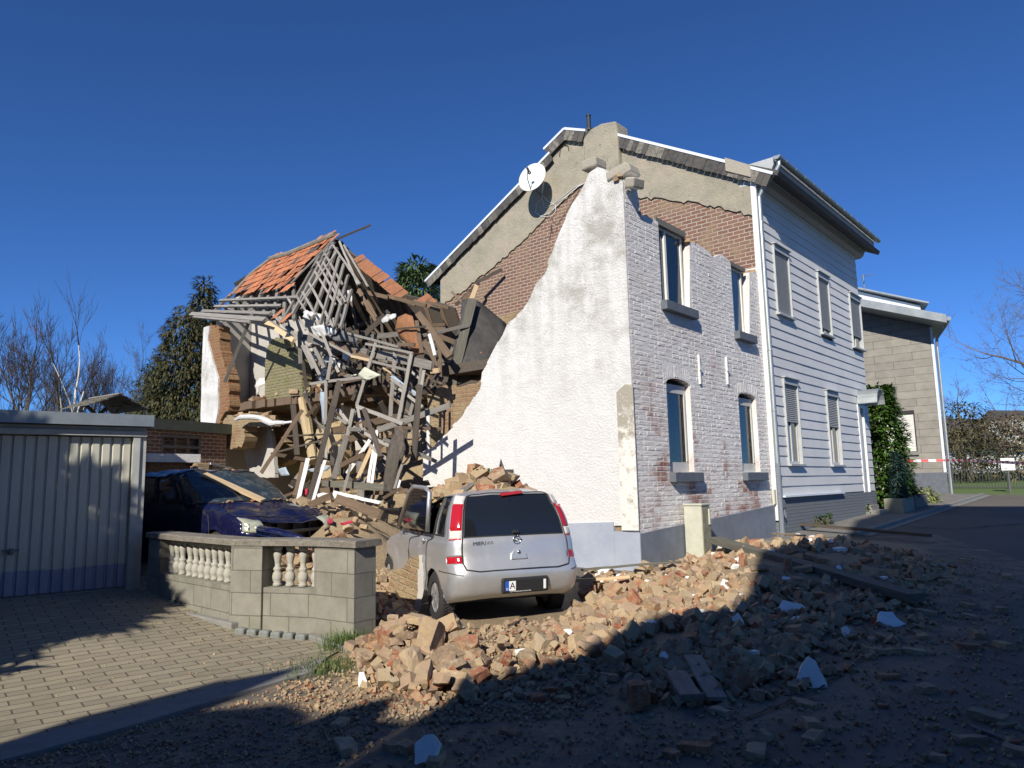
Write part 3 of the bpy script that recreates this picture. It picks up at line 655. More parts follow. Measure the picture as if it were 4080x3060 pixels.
# antennas on the roof far end
for (xx, yy, k) in ((3435, 965, 0), (3440, 1105, 1)):
    q = H.inverted() @ on_plane(xx, yy, C0 - V * .0 + V * .6, V)
    b = MB(); b.tube([(q.x, .6, q.z - .5), (q.x, .6, q.z + .1)], .02, 6); b.tube([(q.x - .3, .5, q.z - .05), (q.x + .9, .7, q.z + .28)], .012, 5)
    for i in range(4): b.tube([(q.x + .1 + .2 * i, .35, q.z + .06 + .05 * i), (q.x + .1 + .2 * i, .85, q.z + .06 + .05 * i)], .008, 4)
    b.build("aerial", M['grey_metal'], nb)
b = MB(); e0 = gab(2905, 690); e1 = gab(3005, 715); b.prism([e0, e1, (e1[0], e1[1] + .30), (e0[0], e0[1] + .34)], SG - .20, SG - .03, 0); b.build('eaves_end_board', M['corner_render'], nb)
# hooked iron anchor and wires on the render
hv, hz = gab(2253, 590); b = MB(); b.tube([(SG - .06, hv + .18, hz - .22), (SG - .06, hv + .14, hz), (SG - .06, hv, hz + .07), (SG - .06, hv - .14, hz), (SG - .06, hv - .16, hz - .15)], .012, 5); b.build("wall_anchor", M['cable_dark'], nb)
# ------------------------------------------------------------------ broken house: white gable, painted brick front
bh = empty("broken_house", mat=H)
tag(bh, "collapsed brick house with torn white plaster gable and broken painted street front", "house")
wo = [(0.0, .95)] + [gab(*p, 0.0) for p in ((2515, 1340), (2500, 960), (2492, 815), (2494, 720), (2462, 706), (2440, 690), (2385, 668), (2352, 690), (2336, 728), (2312, 775), (2285, 812), (2237, 920), (2214, 976), (2176, 1092), (2140, 1130), (2118, 1185), (2088, 1234), (2038, 1280), (2007, 1336), (1966, 1404), (1925, 1485), (1918, 1549), (1845, 1660), (1734, 1780), (1690, 1800))]
for i in range(1, 5): wo[i] = (0.0, wo[i][1])
wo = wo[:5] + ragged(wo[5:], .16, .03, 5, keep=(len(wo) - 6,))
wb = wo[-1][0]; wo += [(wb, .1), (0.0, .1)]
PL = .95
b = MB(); b.prism([(max(.014, p[0]), p[1]) for p in wo], 0.002, .30, 0); b.build("gable_core", M['ochre_brick'], bh)
skin = [(p[0], p[1]) for p in wo]
b = MB(); b.prism([(.0, PL)] + wo[1:-2] + [(wb - .01, PL - .12)], -.035, 0.0, 0); b.build("white_plaster_wall", M['white_plaster'], bh)
b = MB(); b.prism([(0.46, .06), (.46, PL + .05), (wb - .02, PL - .14), (wb - .02, .1)], -.055, 0.0, 0); b.build("plinth_paint", M['plinth_sunlit'], bh)
b = MB(); b.prism([(-.05, .06), (-.05, PL - .12), (.455, PL - .10), (.455, .06)], -.06, 0.0, 0); b.build("plinth_corner", M['plinth_sunlit'], bh)
b = MB(); b.prism([(.30, PL - .085), (.30, 3.2), (.12, 3.32), (-.03, 3.3), (-.03, PL - .08)], -.052, -.036, 0); b.build("corner_pilaster", M['corner_render'], bh)
# street front
def fr(tl, br):
    a, c = fac(*tl), fac(*br); return [a[0], c[0], c[1], a[1]]
W1 = fr((2653, 1500), (2767, 1880)); W2 = fr((2940, 1560), (3030, 1880)); U1 = fr((2622, 885), (2748, 1235)); U2 = fr((2911, 1050), (2986, 1338))
SR = SG - .09
ft = [fac(*p) for p in ((2500, 715), (2533, 720), (2540, 770), (2548, 815), (2542, 850), (2575, 862), (2600, 870), (2622, 885))]
fm = [fac(*p) for p in ((2748, 965), (2775, 968), (2800, 985), (2820, 1000), (2843, 1025), (2875, 1012), (2905, 1040), (2911, 1050))]
fe = [fac(*p) for p in ((2986, 1085), (3010, 1085), (3025, 1075))]
ft[0] = (0, ft[0][1]); fe.append((SR, fe[-1][1] + .03))
out = [(0, .1), *ft, (U1[0], U1[2]), (U1[1], U1[2]), *fm, (U2[0], U2[2]), (U2[1], U2[2]), *fe, (SR, .1)]
def arch(w, rise=.10, n=6):
    a, c, z0, z1 = w; m = (a + c) / 2; r = (c - a) / 2
    return [(a, z0), (c, z0)] + [(m + r * math.cos(math.pi * i / n), z1 - rise + rise * math.sin(math.pi * i / n)) for i in range(n + 1)]
b = MB(); b.wall(out, [arch(W1), arch(W2)], 0.0, .32); b.build("street_front", M['painted_brick'], bh)
b = MB(); rb = random.Random(31); CH, CW = .087, .262                 # every painted brick stands out a little from its joint
def pbrick(s0, s1, z0_, z1_):
    y = -rb.uniform(.002, .007); j = lambda a=.004: rb.uniform(-a, a); e = .017
    if rb.random() < .05: y = -.001
    vs = [(s0 + j(), .0, z0_ + j()), (s1 + j(), .0, z0_ + j()), (s1 + j(), .0, z1_ + j()), (s0 + j(), .0, z1_ + j())]
    vs += [(s0 + e + j(), y + j(.004), z0_ + e + j()), (s1 - e + j(), y + j(.004), z0_ + e + j()), (s1 - e + j(), y + j(.004), z1_ - e + j()), (s0 + e + j(), y + j(.004), z1_ - e + j())]
    mid = Vector(vs[4]).lerp(Vector(vs[6]), .5); vs.append((mid.x + j(.03), y - rb.uniform(-.003, .004), mid.z + j(.01)))
    b.add(vs, [(0, 1, 5, 4), (1, 2, 6, 5), (2, 3, 7, 6), (3, 0, 4, 7), (4, 5, 8), (5, 6, 8), (6, 7, 8), (7, 4, 8)])
AR = [(w_[0] - .12, w_[1] + .12, w_[3] - .06, w_[3] + .25) for w_ in (W1, W2)]
z = .80; row = 0
while z < 8.5:
    s = -CW * (row % 2) * .5
    while s < SR:
        wv = CW * (1 if rb.random() < .7 else .5); a_, c_ = max(.006, s), min(SR - .004, s + wv - .008)
        for (h0, h1, k0, k1) in ([W1, W2, U1, U2]):
            if k0 - .02 < z + CH * .5 < k1 + .02:
                if a_ < h0 < c_: c_ = h0 - .003
                elif a_ < h1 < c_: a_ = h1 + .003
        m_ = ((a_ + c_) / 2, z + CH / 2)
        ok = c_ - a_ > .03 and inpoly(m_[0], z + CH - .01, out) and inpoly(a_ + .01, m_[1], out) and inpoly(c_ - .01, m_[1], out) and not any(h0 < m_[0] < h1 and k0 < m_[1] < k1 for h0, h1, k0, k1 in ([W1, W2, U1, U2])) and not any(q[0] < m_[0] < q[1] and q[2] < m_[1] < q[3] for q in AR)
        if ok: pbrick(a_, c_, z, z + CH - .008)
        s += wv
    z += CH; row += 1
for w_, q in zip((W1, W2), AR):
    s = q[0]
    while s < q[1] - .04: 
        k = 1 - ((s + .04 - (q[0] + q[1]) / 2) / ((q[1] - q[0]) / 2)) ** 2; pbrick(s, s + .078, w_[3] - .10 + .10 * k + .01, w_[3] + .14 + .10 * k); s += .084
b.build("brick_face", M['painted_brick'], bh)
# brick crumbs along the broken top
r = random.Random(4)
for pl in (ft, fm, fe):
    b = MB()
    for i in range(len(pl) - 1):
        a, c = Vector(pl[i]), Vector(pl[i + 1]); n = max(1, int((c - a).length / .13))
        for k in range(n):
            p = a + (c - a) * (k / n)
            for q in range(2):
                b.box(-.1, -.05, -.035, .1, .05, .035, Matrix.Translation((p.x, r.uniform(.05, .28), p.y + r.uniform(-.01, .05))) @ Matrix.Rotation(r.uniform(-.5, .5), 4, 'Z') @ Matrix.Rotation(r.uniform(-.3, .3), 4, 'Y'))
    b.build("broken_brick_top", M['rubble_mass'], bh)
b = MB()                                              # ragged brick ends beside the tall corner remnant
za, zb2 = ft[4][1], ft[0][1]
z = za
while z < zb2:
    ww = .24 - .19 * (z - za) / (zb2 - za) + r.uniform(-.05, .06)
    b.box(.03, .01, z, max(.06, ww), .29, z + .066); z += .078
b.build("broken_brick_corner", M['ochre_brick'], bh)
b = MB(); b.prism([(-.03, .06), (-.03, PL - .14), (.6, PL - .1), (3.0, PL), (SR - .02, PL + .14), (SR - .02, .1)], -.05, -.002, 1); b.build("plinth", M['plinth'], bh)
def hwin(name, w, frame_w=.06, sill=True, depth=.10, mull=None, archtop=True, curtain='curtain', white='frame_grey', box=0):
    a, c, z0, z1 = w; e = empty(name); e.parent = bh; y = depth
    zt = z1 - (.10 if archtop else 0)
    b = MB(); b.box(a, y, z0, a + frame_w, y + .06, zt); b.box(c - frame_w, y, z0, c, y + .06, zt); b.box(a + frame_w, y, z0, c - frame_w, y + .06, z0 + (.18 if archtop else .06)); b.box(a + frame_w, y, zt - frame_w - box, c - frame_w, y + .06, zt)
    b.box(a + frame_w + .012, y - .02, z0 + .2, a + frame_w + .05, y - .001, zt - frame_w - box) if archtop else None
    b.box(c - frame_w - .05, y - .02, z0 + .2, c - frame_w - .012, y - .001, zt - frame_w - box) if archtop else None
    if mull: b.box(a + (c - a) * mull - .035, y - .012, z0 + .06, a + (c - a) * mull + .035, y + .055, zt - frame_w)
    b.build("frame", M[white], e)
    b = MB(); b.add([(a + frame_w, y + .03, z0 + .05), (c - frame_w, y + .03, z0 + .05), (c - frame_w, y + .03, zt - frame_w), (a + frame_w, y + .03, zt - frame_w)], [(0, 1, 2, 3)]); b.build("pane", M['glass'], e, fix=False)
    b = MB(); n = 46; vs = []
    for i in range(n + 1):
        s = a + .005 + (c - a - .01) * i / n; q = y + .055 + .018 * math.sin(i * 1.15) + .01 * math.sin(i * 2.7)
        vs += [(s, q, z0 + .05), (s, q, zt)]
    b.add(vs, [(2 * i, 2 * i + 1, 2 * i + 3, 2 * i + 2) for i in range(n)]); b.sm = True; b.build("curtain", M[curtain], e, fix=False)
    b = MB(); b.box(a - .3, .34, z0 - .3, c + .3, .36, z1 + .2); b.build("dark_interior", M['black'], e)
    if sill:
        b = MB(); b.box(a - .05, -.13, z0 - .185, c + .13, .10, z0 - .012); b.build("sill", M['sill_stone'], e, bevel=.008)
    return e
hwin("window", W1, box=.10); hwin("window", W2, box=.10)
e = hwin("window", U1, .06, mull=.36, archtop=False, white='frame_white'); 
b = MB(); b.box(U1[0] - .05, .02, U1[3] - .02, U1[1] + .03, .24, U1[3] + .10); b.build("lintel", M['wood_grey'], e)
e = hwin("window", U2, .06, mull=.25, archtop=False, white='frame_white', curtain='curtain_white')
b = MB(); b.box(U2[0] - .02, .02, U2[3] - .02, U2[1] + .05, .22, U2[3] + .07); b.build("lintel", M['wood_grey'], e)
for xx, yy in ((2783, 1470), (2893, 1475)):           # white iron wall ties
    s, z = fac(xx, yy); b = MB(); b.box(s - .02, -.04, z - .3, s + .025, -.002, z + .28); b.box(s - .05, -.055, z - .03, s + .05, -.041, z + .03); b.build("wall_tie", M['frame_white'], bh)
b = MB(); s, z = fac(3075, 1990); b.box(s - .05, -.09, z - .1, s + .06, -.051, z + .22); b.build("junction_box", M['cabinet'], bh)
# brick courses laid bare low on the front, unseen slabs added inside to keep the windows dark
b = MB(); b.box(.3, .4, 4.05, SG - .02, 5.0, 4.25); b.box(.3, .4, 1.0, SG - .02, 5.0, 1.12); b.build("shade_slab", M['wood_dark'], bh)
b = MB(); b.box(2.85, .37, .2, 3.0, 4.6, 4.05); b.build("inner_wall", M['old_plaster'], bh)
# capping stones on the tall remnant
b = MB(); r = random.Random(9)
for xx, yy, sx in ((2368, 664, .34), (2480, 700, .45), (2512, 690, .22), (2530, 735, .2)):
    v, z = gab(xx, yy, .12); Mx = Matrix.Translation((.1, v, z)) @ Matrix.Rotation(r.uniform(-.3, .3), 4, 'X') @ Matrix.Rotation(r.uniform(-.2, .2), 4, 'Y')
    b.box(-.18, -sx / 2, -.08, .18, sx / 2, .10, Mx)
b.build("capping_stone", M['corner_render'], bh, bevel=.03)
# ------------------------------------------------------------------ satellite dish and its cables
dc = on_plane(2125, 712, C0 + U * (SG - .62), U); Hd = HI @ dc
ax = (-U * .90 - V * .05 + Vector((0, 0, .28)) - Vector((.0, .25, 0))).normalized()
dm = Matrix.Translation(dc) @ ax.to_track_quat('Z', 'Y').to_matrix().to_4x4()
ds = empty("satellite_dish", mat=dm); tag(ds, "round off white satellite dish on the grey render gable", "satellite dish")
b = MB(); b.sm = True; n = 36; rings = 7; R = .47
vs = []
for k in range(rings + 1):
    q = k / rings * R
    for i in range(n): t = 2 * math.pi * i / n; vs.append((q * math.cos(t) * .93, q * math.sin(t), .34 * q * q))
fs = [(k * n + i, k * n + (i + 1) % n, (k + 1) * n + (i + 1) % n, (k + 1) * n + i) for k in range(rings) for i in range(n)]
b.add(vs, fs); o = b.build("reflector", M['dish'], ds, fix=False); q = o.modifiers.new("thick", 'SOLIDIFY'); q.thickness = .012; q.offset = -1
b = MB(); b.tube([(0, -.44, .05), (.03, -.25, .38), (.06, -.02, .46)], .014, 6); b.build("feed_arm", M['grey_metal'], ds)
b = MB(); b.lathe([(.03, -.06), (.035, 0), (.035, .09), (.05, .1), (.05, .15), (.02, .16)], 10, Matrix.Translation((.06, 0, .46)) @ Matrix.Rotation(math.radians(160), 4, 'X')); b.build("receiver", M['grey_metal'], ds)
b = MB(); b.box(-.12, -.2, -.12, .12, .05, -.02); b.tube([(0, -.1, -.08), (0, -.25, -.3), (0, -.2, -.55)], .025, 8); b.build("bracket", M['grey_metal'], ds)
def wires(name, lists, mat, r, label, off=.06):
    b = MB()
    for l in lists: b.tube([HI @ on_plane(x, y, C0 + U * (SG - (off if len(q) == 0 else q[0])), U) for x, y, *q in l], r, 5)
    return tag(b.build(name, mat, mat=H), label, "cable")
wires("aerial_cable", [[(2168, 722, .3), (2163, 760, .2), (2160, 790), (2140, 810), (2134, 845), (2150, 862), (2190, 850), (2250, 790), (2300, 745), (2325, 732)],
    [(2166, 722, .3), (2160, 790), (2170, 830), (2200, 815), (2240, 785), (2290, 745), (2325, 732)], [(2164, 722, .3), (2158, 770), (2180, 800), (2208, 815), (2260, 780), (2310, 738)],
    [(2134, 845), (2160, 865), (2200, 860), (2215, 840), (2212, 815)]], M['cable_white'], .009, "loose white aerial cables trailing from the dish across the gable")
wires("wall_cable", [[(2310, 750), (2270, 820), (2220, 895), (2205, 885), (2198, 870)], [(2198, 905), (2200, 930), (2215, 920), (2222, 905)], [(2196, 890), (2194, 940), (2188, 955)]], M['cable_dark'], .007, "thin dark cables hanging loose over the bare brick gable", .03)
# ------------------------------------------------------------------ the two cars
def crom(a, b, c, d, t):
    return ((b * 2) + (c - a) * t + (a * 2 - b * 5 + c * 4 - d) * (t * t) + (b * 3 - a - c * 3 + d) * (t ** 3)) * .5
class CarSurf:
    """smooth shell: rows stacked upward, columns running from the middle of the tail round one side to the middle of the nose"""
    FR = [.10, .20, .29, .47, .66, .76, .88]
    def __init__(s, rows, dent=None):
        s.g = []; s.dent = dent
        for (zr, zs, zf, xr, xf, w, cr) in rows:
            L = xf - xr; r = []
            r += [(xr, 0, zr), (xr + .015, .42 * w, zr), (xr + .05 * cr, .80 * w, zr + (zs - zr) * .2), (xr + .17 * cr, .965 * w, zs + (zr - zs) * .5)]
            for i, f in enumerate(s.FR):
                k = max(0, (f - .6) / .4) ** 2; r.append((xr + L * f, w * (1 - .05 * k - .012 * (i == 0)), zs + (zf - zs) * k))
            r += [(xf - .14 * cr - .03, .86 * w, zs + (zf - zs) * .85), (xf - .03 * cr, .52 * w, zf), (xf, 0, zf)]
            s.g.append([Vector(p) for p in r])
        s.nr, s.nc = len(s.g), len(s.g[0])
    def cp(s, i, j):
        i = min(max(i, 0), s.nr - 1)
        if j < 0: p = s.g[i][-j].copy(); p.y = -p.y; return p
        if j >= s.nc: p = s.g[i][2 * s.nc - 2 - j].copy(); p.y = -p.y; return p
        return s.g[i][j]
    def raw(s, r, c):
        i = min(int(math.floor(r)), s.nr - 2); j = min(int(math.floor(c)), s.nc - 2); t, u = r - i, c - j
        return crom(*[crom(*[s.cp(i + a, j + b) for b in (-1, 0, 1, 2)], u) for a in (-1, 0, 1, 2)], t)
    def nrm(s, r, c):
        e = .06; du = s.raw(r, min(c + e, s.nc - 1)) - s.raw(r, max(c - e, 0)); dr = s.raw(min(r + e, s.nr - 1), c) - s.raw(max(r - e, 0), c)
        n = dr.cross(du); n = n.normalized() if n.length > 1e-9 else Vector((0, 0, 1)); return n if n.dot(s.raw(r, c) - Vector((2, 0, .8))) > 0 else -n
    def P(s, r, c, off=0.0, side=1):
        p = s.raw(r, c).copy(); p.y *= side
        if off: n = s.nrm(r, c); p += Vector((n.x, n.y * side, n.z)) * off
        if s.dent: p = p + s.dent(p)
        return p
    def patch(s, b, r0, r1, c0, c1, off=0.0, side=1, k=7, rim=0.0):
        n = max(2, int(round((r1 - r0) * k))); m = max(2, int(round((c1 - c0) * k)))
        vs = [s.P(r0 + (r1 - r0) * i / n, c0 + (c1 - c0) * j / m, off - (rim if (i in (0, n) or j in (0, m)) and rim else 0), side) for i in range(n + 1) for j in range(m + 1)]
        b.add(vs, [(i * (m + 1) + j, i * (m + 1) + j + 1, (i + 1) * (m + 1) + j + 1, (i + 1) * (m + 1) + j) for i in range(n) for j in range(m)])
    def line(s, pts, off=0.0, side=1, k=6):
        out = []
        for (a, c) in zip(pts, pts[1:]):
            n = max(1, int((abs(a[0] - c[0]) + abs(a[1] - c[1])) * k))
            out += [s.P(a[0] + (c[0] - a[0]) * i / n, a[1] + (c[1] - a[1]) * i / n, off, side) for i in range(n)]
        return out + [s.P(*pts[-1], off, side)]
def car_shell(S_, root, mat, holes, wheels, wr, k=8, dented=None):
    """body skin with openings; holes are (r0, r1, c0, c1, side or 0)"""
    b = MB(); b.sm = True; vid = {}; V_ = []; F_ = []; MI = []
    nR = (S_.nr - 1) * k; nC = (S_.nc - 1) * k
    def vert(i, j, sd):
        if j in (0, nC): sd = 1
        q = (i, j, sd)
        if q not in vid:
            p = S_.P(i / k, j / k, 0, sd)
            for (wx, wz) in wheels:
                dx, dz = p.x - wx, p.z - wz; d = math.hypot(dx, dz)
                if wr * .86 < d < wr * 1.14 and p.z < .75 and abs(p.y) > .5 and 1e-6 < d: p.x = wx + dx / d * wr; p.z = wz + dz / d * wr
            vid[q] = len(V_); V_.append(p)
        return vid[q]
    for sd in (1, -1):
        for i in range(nR):
            for j in range(nC):
                r, c = (i + .5) / k, (j + .5) / k
                if any(h[0] < r < h[1] and h[2] < c < h[3] and h[4] in (0, sd) for h in holes): continue
                p = S_.P(r, c, 0, sd)
                if any(math.hypot(p.x - wx, p.z - wz) < wr and abs(p.y) > .5 and p.z < .8 for wx, wz in wheels): continue
                F_.append((vert(i, j, sd), vert(i, j + 1, sd), vert(i + 1, j + 1, sd), vert(i + 1, j, sd))); MI.append(1 if dented and dented(r, c, sd) else 0)
    b.v = [tuple(v) for v in V_]
    for f, m in zip(F_, MI): b.f.append(list(f)); b.m.append(m); b.smooth.append(True)
    me = b.mesh("body", mat, fix=False); bm = bmesh.new(); bm.from_mesh(me); bmesh.ops.recalc_face_normals(bm, faces=bm.faces); bm.to_mesh(me); bm.free()
    o = link("body", me, root); q = o.modifiers.new("thick", 'SOLIDIFY'); q.thickness = .012; q.offset = -1
    return o
def car_wheel(root, x, y, z, r, wdt, sgn):
    R_ = Matrix.Translation((x, y, z)) @ Matrix.Rotation(math.pi / 2 * sgn, 4, 'X')
    b = MB(); b.sm = True; h = wdt / 2
    b.lathe([(r * .60, -h * .9), (r * .9, -h), (r * .985, -h * .8), (r, -h * .5), (r, h * .5), (r * .985, h * .8), (r * .9, h), (r * .60, h * .9)], 40, R_, False)
    t = b.build("tyre", M['rubber'])
    b = MB()
    for k in range(44):
        a = 2 * math.pi * k / 44
        for s_ in (-1, 1):
            b.box(r - .006, -.012, s_ * h * .42 - h * .3, r + .006, .012, s_ * h * .42 + h * .3, R_ @ Matrix.Rotation(a + .05 * s_, 4, 'Z') @ Matrix.Rotation(.35 * s_, 4, 'X'))
    wh = empty("wheel"); wh.parent = root; t.parent = wh
    b.build("tread", M['rubber'], wh)
    b = MB(); b.lathe([(.0001, h * .62), (r * .14, h * .66), (r * .2, h * .5), (r * .55, h * .62), (r * .62, h * .8), (r * .62, -h * .6)], 30, R_)
    for k in range(7): b.box(r * .16, -.03, h * .6, r * .58, .03, h * .72, R_ @ Matrix.Rotation(2 * math.pi * k / 7, 4, 'Z'))
    b.build("rim", M['rim'], wh)
# ---- silver car, seen from behind
HD = math.radians(22)
so = Vector((-.74, 8.55, 0.0)); f_ = Vector((-math.sin(HD), math.cos(HD), 0)); l_ = Vector((-math.cos(HD), -math.sin(HD), 0))
mS = Matrix((f_, l_, Z)).transposed().to_4x4(); mS.translation = so - l_ * .85 + Vector((0, 0, .03))
sc = empty("silver_car", mat=mS @ Matrix.Scale(.985, 4)); tag(sc, "crushed silver hatchback seen from behind with rubble on its roof", "car")
def dS(p):
    n = noise.noise(p * 2.2) * .5 + noise.noise(p * 5 + Vector((3, 1, 2))) * .3; a = 0.0
    if p.y > .4 and p.x > .75: a = .10 * sm((p.x - .85) / .5)
    if p.z > 1.40: a = max(a, .05)
    d = Vector((n * .25, -abs(n) * 1.0 if p.y > 0 else 0, 0)) * a
    if p.z > 1.35: d.z -= (.10 + .05 * (p.y > 0)) * sm((p.x - .8) / .9) + a * n
    return d
rowsS = [(.33, .25, .22, .13, 3.93, .76, 1), (.42, .36, .36, .02, 4.02, .825, 1), (.62, .58, .52, -.03, 4.04, .847, 1), (.82, .78, .66, .045, 3.99, .847, 1), (.98, .95, .78, .075, 3.90, .835, .9),
         (1.045, 1.02, 1.00, .10, 3.02, .815, .8), (1.26, 1.25, 1.25, .17, 2.62, .775, .75), (1.475, 1.47, 1.49, .30, 2.16, .70, .7), (1.548, 1.535, 1.545, .36, 2.02, .63, .7), (1.60, 1.59, 1.585, .62, 1.82, .36, .5), (1.61, 1.605, 1.595, .9, 1.6, .001, .2)]
SS = CarSurf(rowsS, dS)
sideholes = [(5.2, 7.45, 4.15, 5.55, 0), (5.2, 7.45, 5.85, 6.95, 0), (5.2, 7.45, 7.15, 8.6, 0), (5.1, 7.75, 9.2, 13.1, 0)]
car_shell(SS, sc, [M['car_silver'], M['car_silver_dented']], sideholes + [(5.05, 7.7, -1, 1.97, 0), (4.95, 7.75, 2.12, 3.15, 0), (2.72, 3.12, 2.05, 3.2, 0)], [(.80, .30), (3.42, .30)], .345, dented=lambda r, c, sd: sd == 1 and c > 5.7 and c < 11.5 and r < 8)
for sd in (1, -1):
    for nm, h in zip(("quarter_window", "rear_door_window", "front_door_window"), sideholes):
        if sd == 1 and nm != "quarter_window": continue
        b = MB(); b.sm = True; SS.patch(b, h[0], h[1], h[2], h[3], -.012, sd); b.build(nm, M['car_glass'], sc)
b = MB(); b.sm = True
for sd in (1, -1): SS.patch(b, 5.05, 7.7, 0, 1.97, -.006, sd)
b.build("rear_window", M['car_glass'], sc)
b = MB(); b.sm = True
for sd in (1, -1): SS.patch(b, 5.1, 7.75, 9.2, 13, -.01, sd)
b.build("windscreen", M['car_glass_dusty'], sc)
for sd in (1, -1):
    tl = empty("tail_light"); tl.parent = sc
    for nm, r0, r1, mt in (("reversing_lens", 4.95, 5.45, 'lamp_clear'), ("red_lens", 5.45, 6.75, 'lamp_red'), ("indicator_lens", 6.75, 7.75, 'lamp_clear')):
        b = MB(); b.sm = True; SS.patch(b, r0, r1, 2.12, 3.15, .012, sd, 12, .012); b.build(nm, M[mt], tl)
    b = MB(); b.sm = True; SS.patch(b, 4.82, 4.97, 2.12, 3.15, .012, sd, 12, .01); b.build("red_edge", M['lamp_red'], tl)
    b = MB(); b.sm = True; SS.patch(b, 2.72, 3.12, 2.05, 3.2, .006, sd, 12, .006); b.build("reflector", M['lamp_red'], sc)
# panel gaps
b = MB()
for sd in (1, -1):
    b.tube(SS.line([(2.22, 0), (2.2, 1.4), (2.35, 1.9), (2.7, 2.02), (4.9, 2.06), (7.8, 2.06), (8.05, 1.9), (8.1, 0)], .002, sd), .009, 5)
    b.tube(SS.line([(2.05, 2.05), (2.25, 3.2), (2.3, 4.4)], .001, sd), .005, 5)
    for c in (5.72, 7.05): b.tube(SS.line([(1.0, c + .3), (2.6, c + .15), (5.0, c), (7.5, c)], .001, sd), .008, 5)
b.build("panel_gap", M['car_black'], sc)
b = MB()
for sd in (1, -1):
    for h in sideholes[:3]: b.tube(SS.line([(h[0], h[2]), (h[1], h[2]), (h[1], h[3]), (h[0], h[3]), (h[0], h[2])], .0, sd), .011, 5)
    b.tube(SS.line([(5.05, 0), (5.05, 1.97), (7.7, 1.97), (7.7, 0)], -.002, sd), .008, 5)
b.build("window_seal", M['car_black'], sc)
# badge ring and bolt, lettering, lock, lamp bar, wiper stub
pe = SS.P(4.18, 0, .006); tilt = math.atan2(.03, .2)
Mb = Matrix.Translation(pe) @ Matrix.Rotation(-math.pi / 2 + .12, 4, 'Y')
b = MB(); b.sm = True; ring = [(.047 * math.cos(a), .047 * math.sin(a), 0) for a in [2 * math.pi * i / 28 for i in range(29)]]
b.tube([Mb @ Vector(p) for p in ring], .0065, 6); b.sm = False
b.tube([Mb @ Vector(p) for p in ((-.004, .062, .004), (-.012, .002, .006), (.012, -.002, .006), (.004, -.062, .004))], .006, 5); b.build("badge", M['chrome'], sc)
def text(name, body, size, mat, parent, mtx, ext=.002, shear=0.0):
    cu = bpy.data.curves.new(name, 'FONT'); cu.body = body; cu.size = size; cu.extrude = ext; cu.shear = shear; cu.align_x = 'CENTER'; cu.align_y = 'CENTER'; cu.materials.append(mat)
    o = bpy.data.objects.new(name, cu); COL.objects.link(o); dg = bpy.context.evaluated_depsgraph_get(); me = bpy.data.meshes.new_from_object(o.evaluated_get(dg))
    bpy.data.objects.remove(o); o = link(name, me, parent); o.matrix_local = mtx; return o
# text planes face the tail: local x -> -y of the car ... reading left to right from behind (car left is +y)
def tail(p, lean=.1): return Matrix.Translation(p) @ Matrix(((0, 0, -1), (-1, 0, 0), (0, 1, 0))).to_4x4() @ Matrix.Rotation(-lean, 4, 'X')
t_ = text("model_lettering", "MERIVA", .058, M['grey_metal'], sc, tail(SS.P(3.95, 1.22, .006), .12) @ Matrix.Scale(1.35, 4, (1, 0, 0)), .003)
b = MB(); b.sm = True; pl = SS.P(3.05, 0, .0); b.lathe([(.001, .012), (.02, .012), (.022, -.01)], 14, Matrix.Translation(pl + Vector((-.02, 0, .03))) @ Matrix.Rotation(-math.pi / 2, 4, 'Y')); b.build("lock", M['chrome'], sc)
b = MB(); pts = [(.10 * math.cos(a), .085 * math.sin(a)) for a in [math.pi * i / 12 for i in range(13)]]
Mh = Matrix.Translation(SS.P(2.92, 0, .004)) @ Matrix.Rotation(.1, 4, 'Y'); vs = [Mh @ Vector((-.012, p[0], p[1])) for p in pts] + [Mh @ Vector((.02, p[0] * .9, p[1] * .9)) for p in pts]
b.add(vs, [tuple(range(13)), tuple(reversed(range(13, 26)))] + [(i, i + 1, 14 + i, 13 + i) for i in range(12)]); b.box(-.022, -.10, -.03, .02, .10, -.001, Mh); b.build("tailgate_handle", M['car_silver'], sc, bevel=.004)
b = MB(); b.box(-.04, -.14, -.02, .015, .14, .02, Matrix.Translation(SS.P(7.86, 0, .02) + Vector((0, -.03, -.01))) @ Matrix.Rotation(-.10, 4, 'X')); b.build("brake_light", M['lamp_red'], sc, bevel=.008)
b = MB(); b.box(-.02, -.035, -.015, .02, .035, .02, Matrix.Translation(SS.P(5.25, 0, .01))); b.build("wiper_stub", M['car_black'], sc, bevel=.006)
# number plate with recess
pp = SS.P(1.55, 0, .0); pp = Vector((-.052, -.05, .475))
npl = empty("number_plate"); npl.parent = sc; Mp = tail(pp, -.05)
b = MB(); b.box(-.30, -.085, -.05, .30, .095, -.006, Mp); b.build("plate_recess", M['car_black'], npl, bevel=.02)
b = MB(); b.box(-.267, -.062, -.005, .267, .068, .001, Mp); b.build("plate_holder", M['car_black'], npl)
b = MB(); b.box(-.215, -.050, .0012, -.13, .060, .004, Mp); b.box(.225, -.05, .0012, .258, .06, .004, Mp); b.build("plate_face", M['plate_white'], npl)
b = MB(); b.box(-.26, -.050, .0012, -.216, .060, .004, Mp); b.build("plate_band", M['plate_blue'], npl)
b = MB(); b.box(-.129, -.052, .0012, .224, .062, .005, Mp); b.build("plate_mask", M['black'], npl)  # black bar added to mask the number; the plate has no real cover
text("plate_letter", "A", .105, M['car_black'], npl, Mp @ Matrix.Translation((-.172, .004, .005)), .0008)
text("plate_country", "D", .036, M['plate_white'], npl, Mp @ Matrix.Translation((-.238, -.03, .005)), .0008)
b = MB(); b.box(-.25, -.068, .0012, .25, -.055, .002, Mp); b.build("plate_rim", M['car_black'], npl)
text("plate_rim_text", "www.TRANSFORMATION-CARS", .019, M['plate_white'], npl, Mp @ Matrix.Translation((-.07, -.0605, .0025)), .0004)
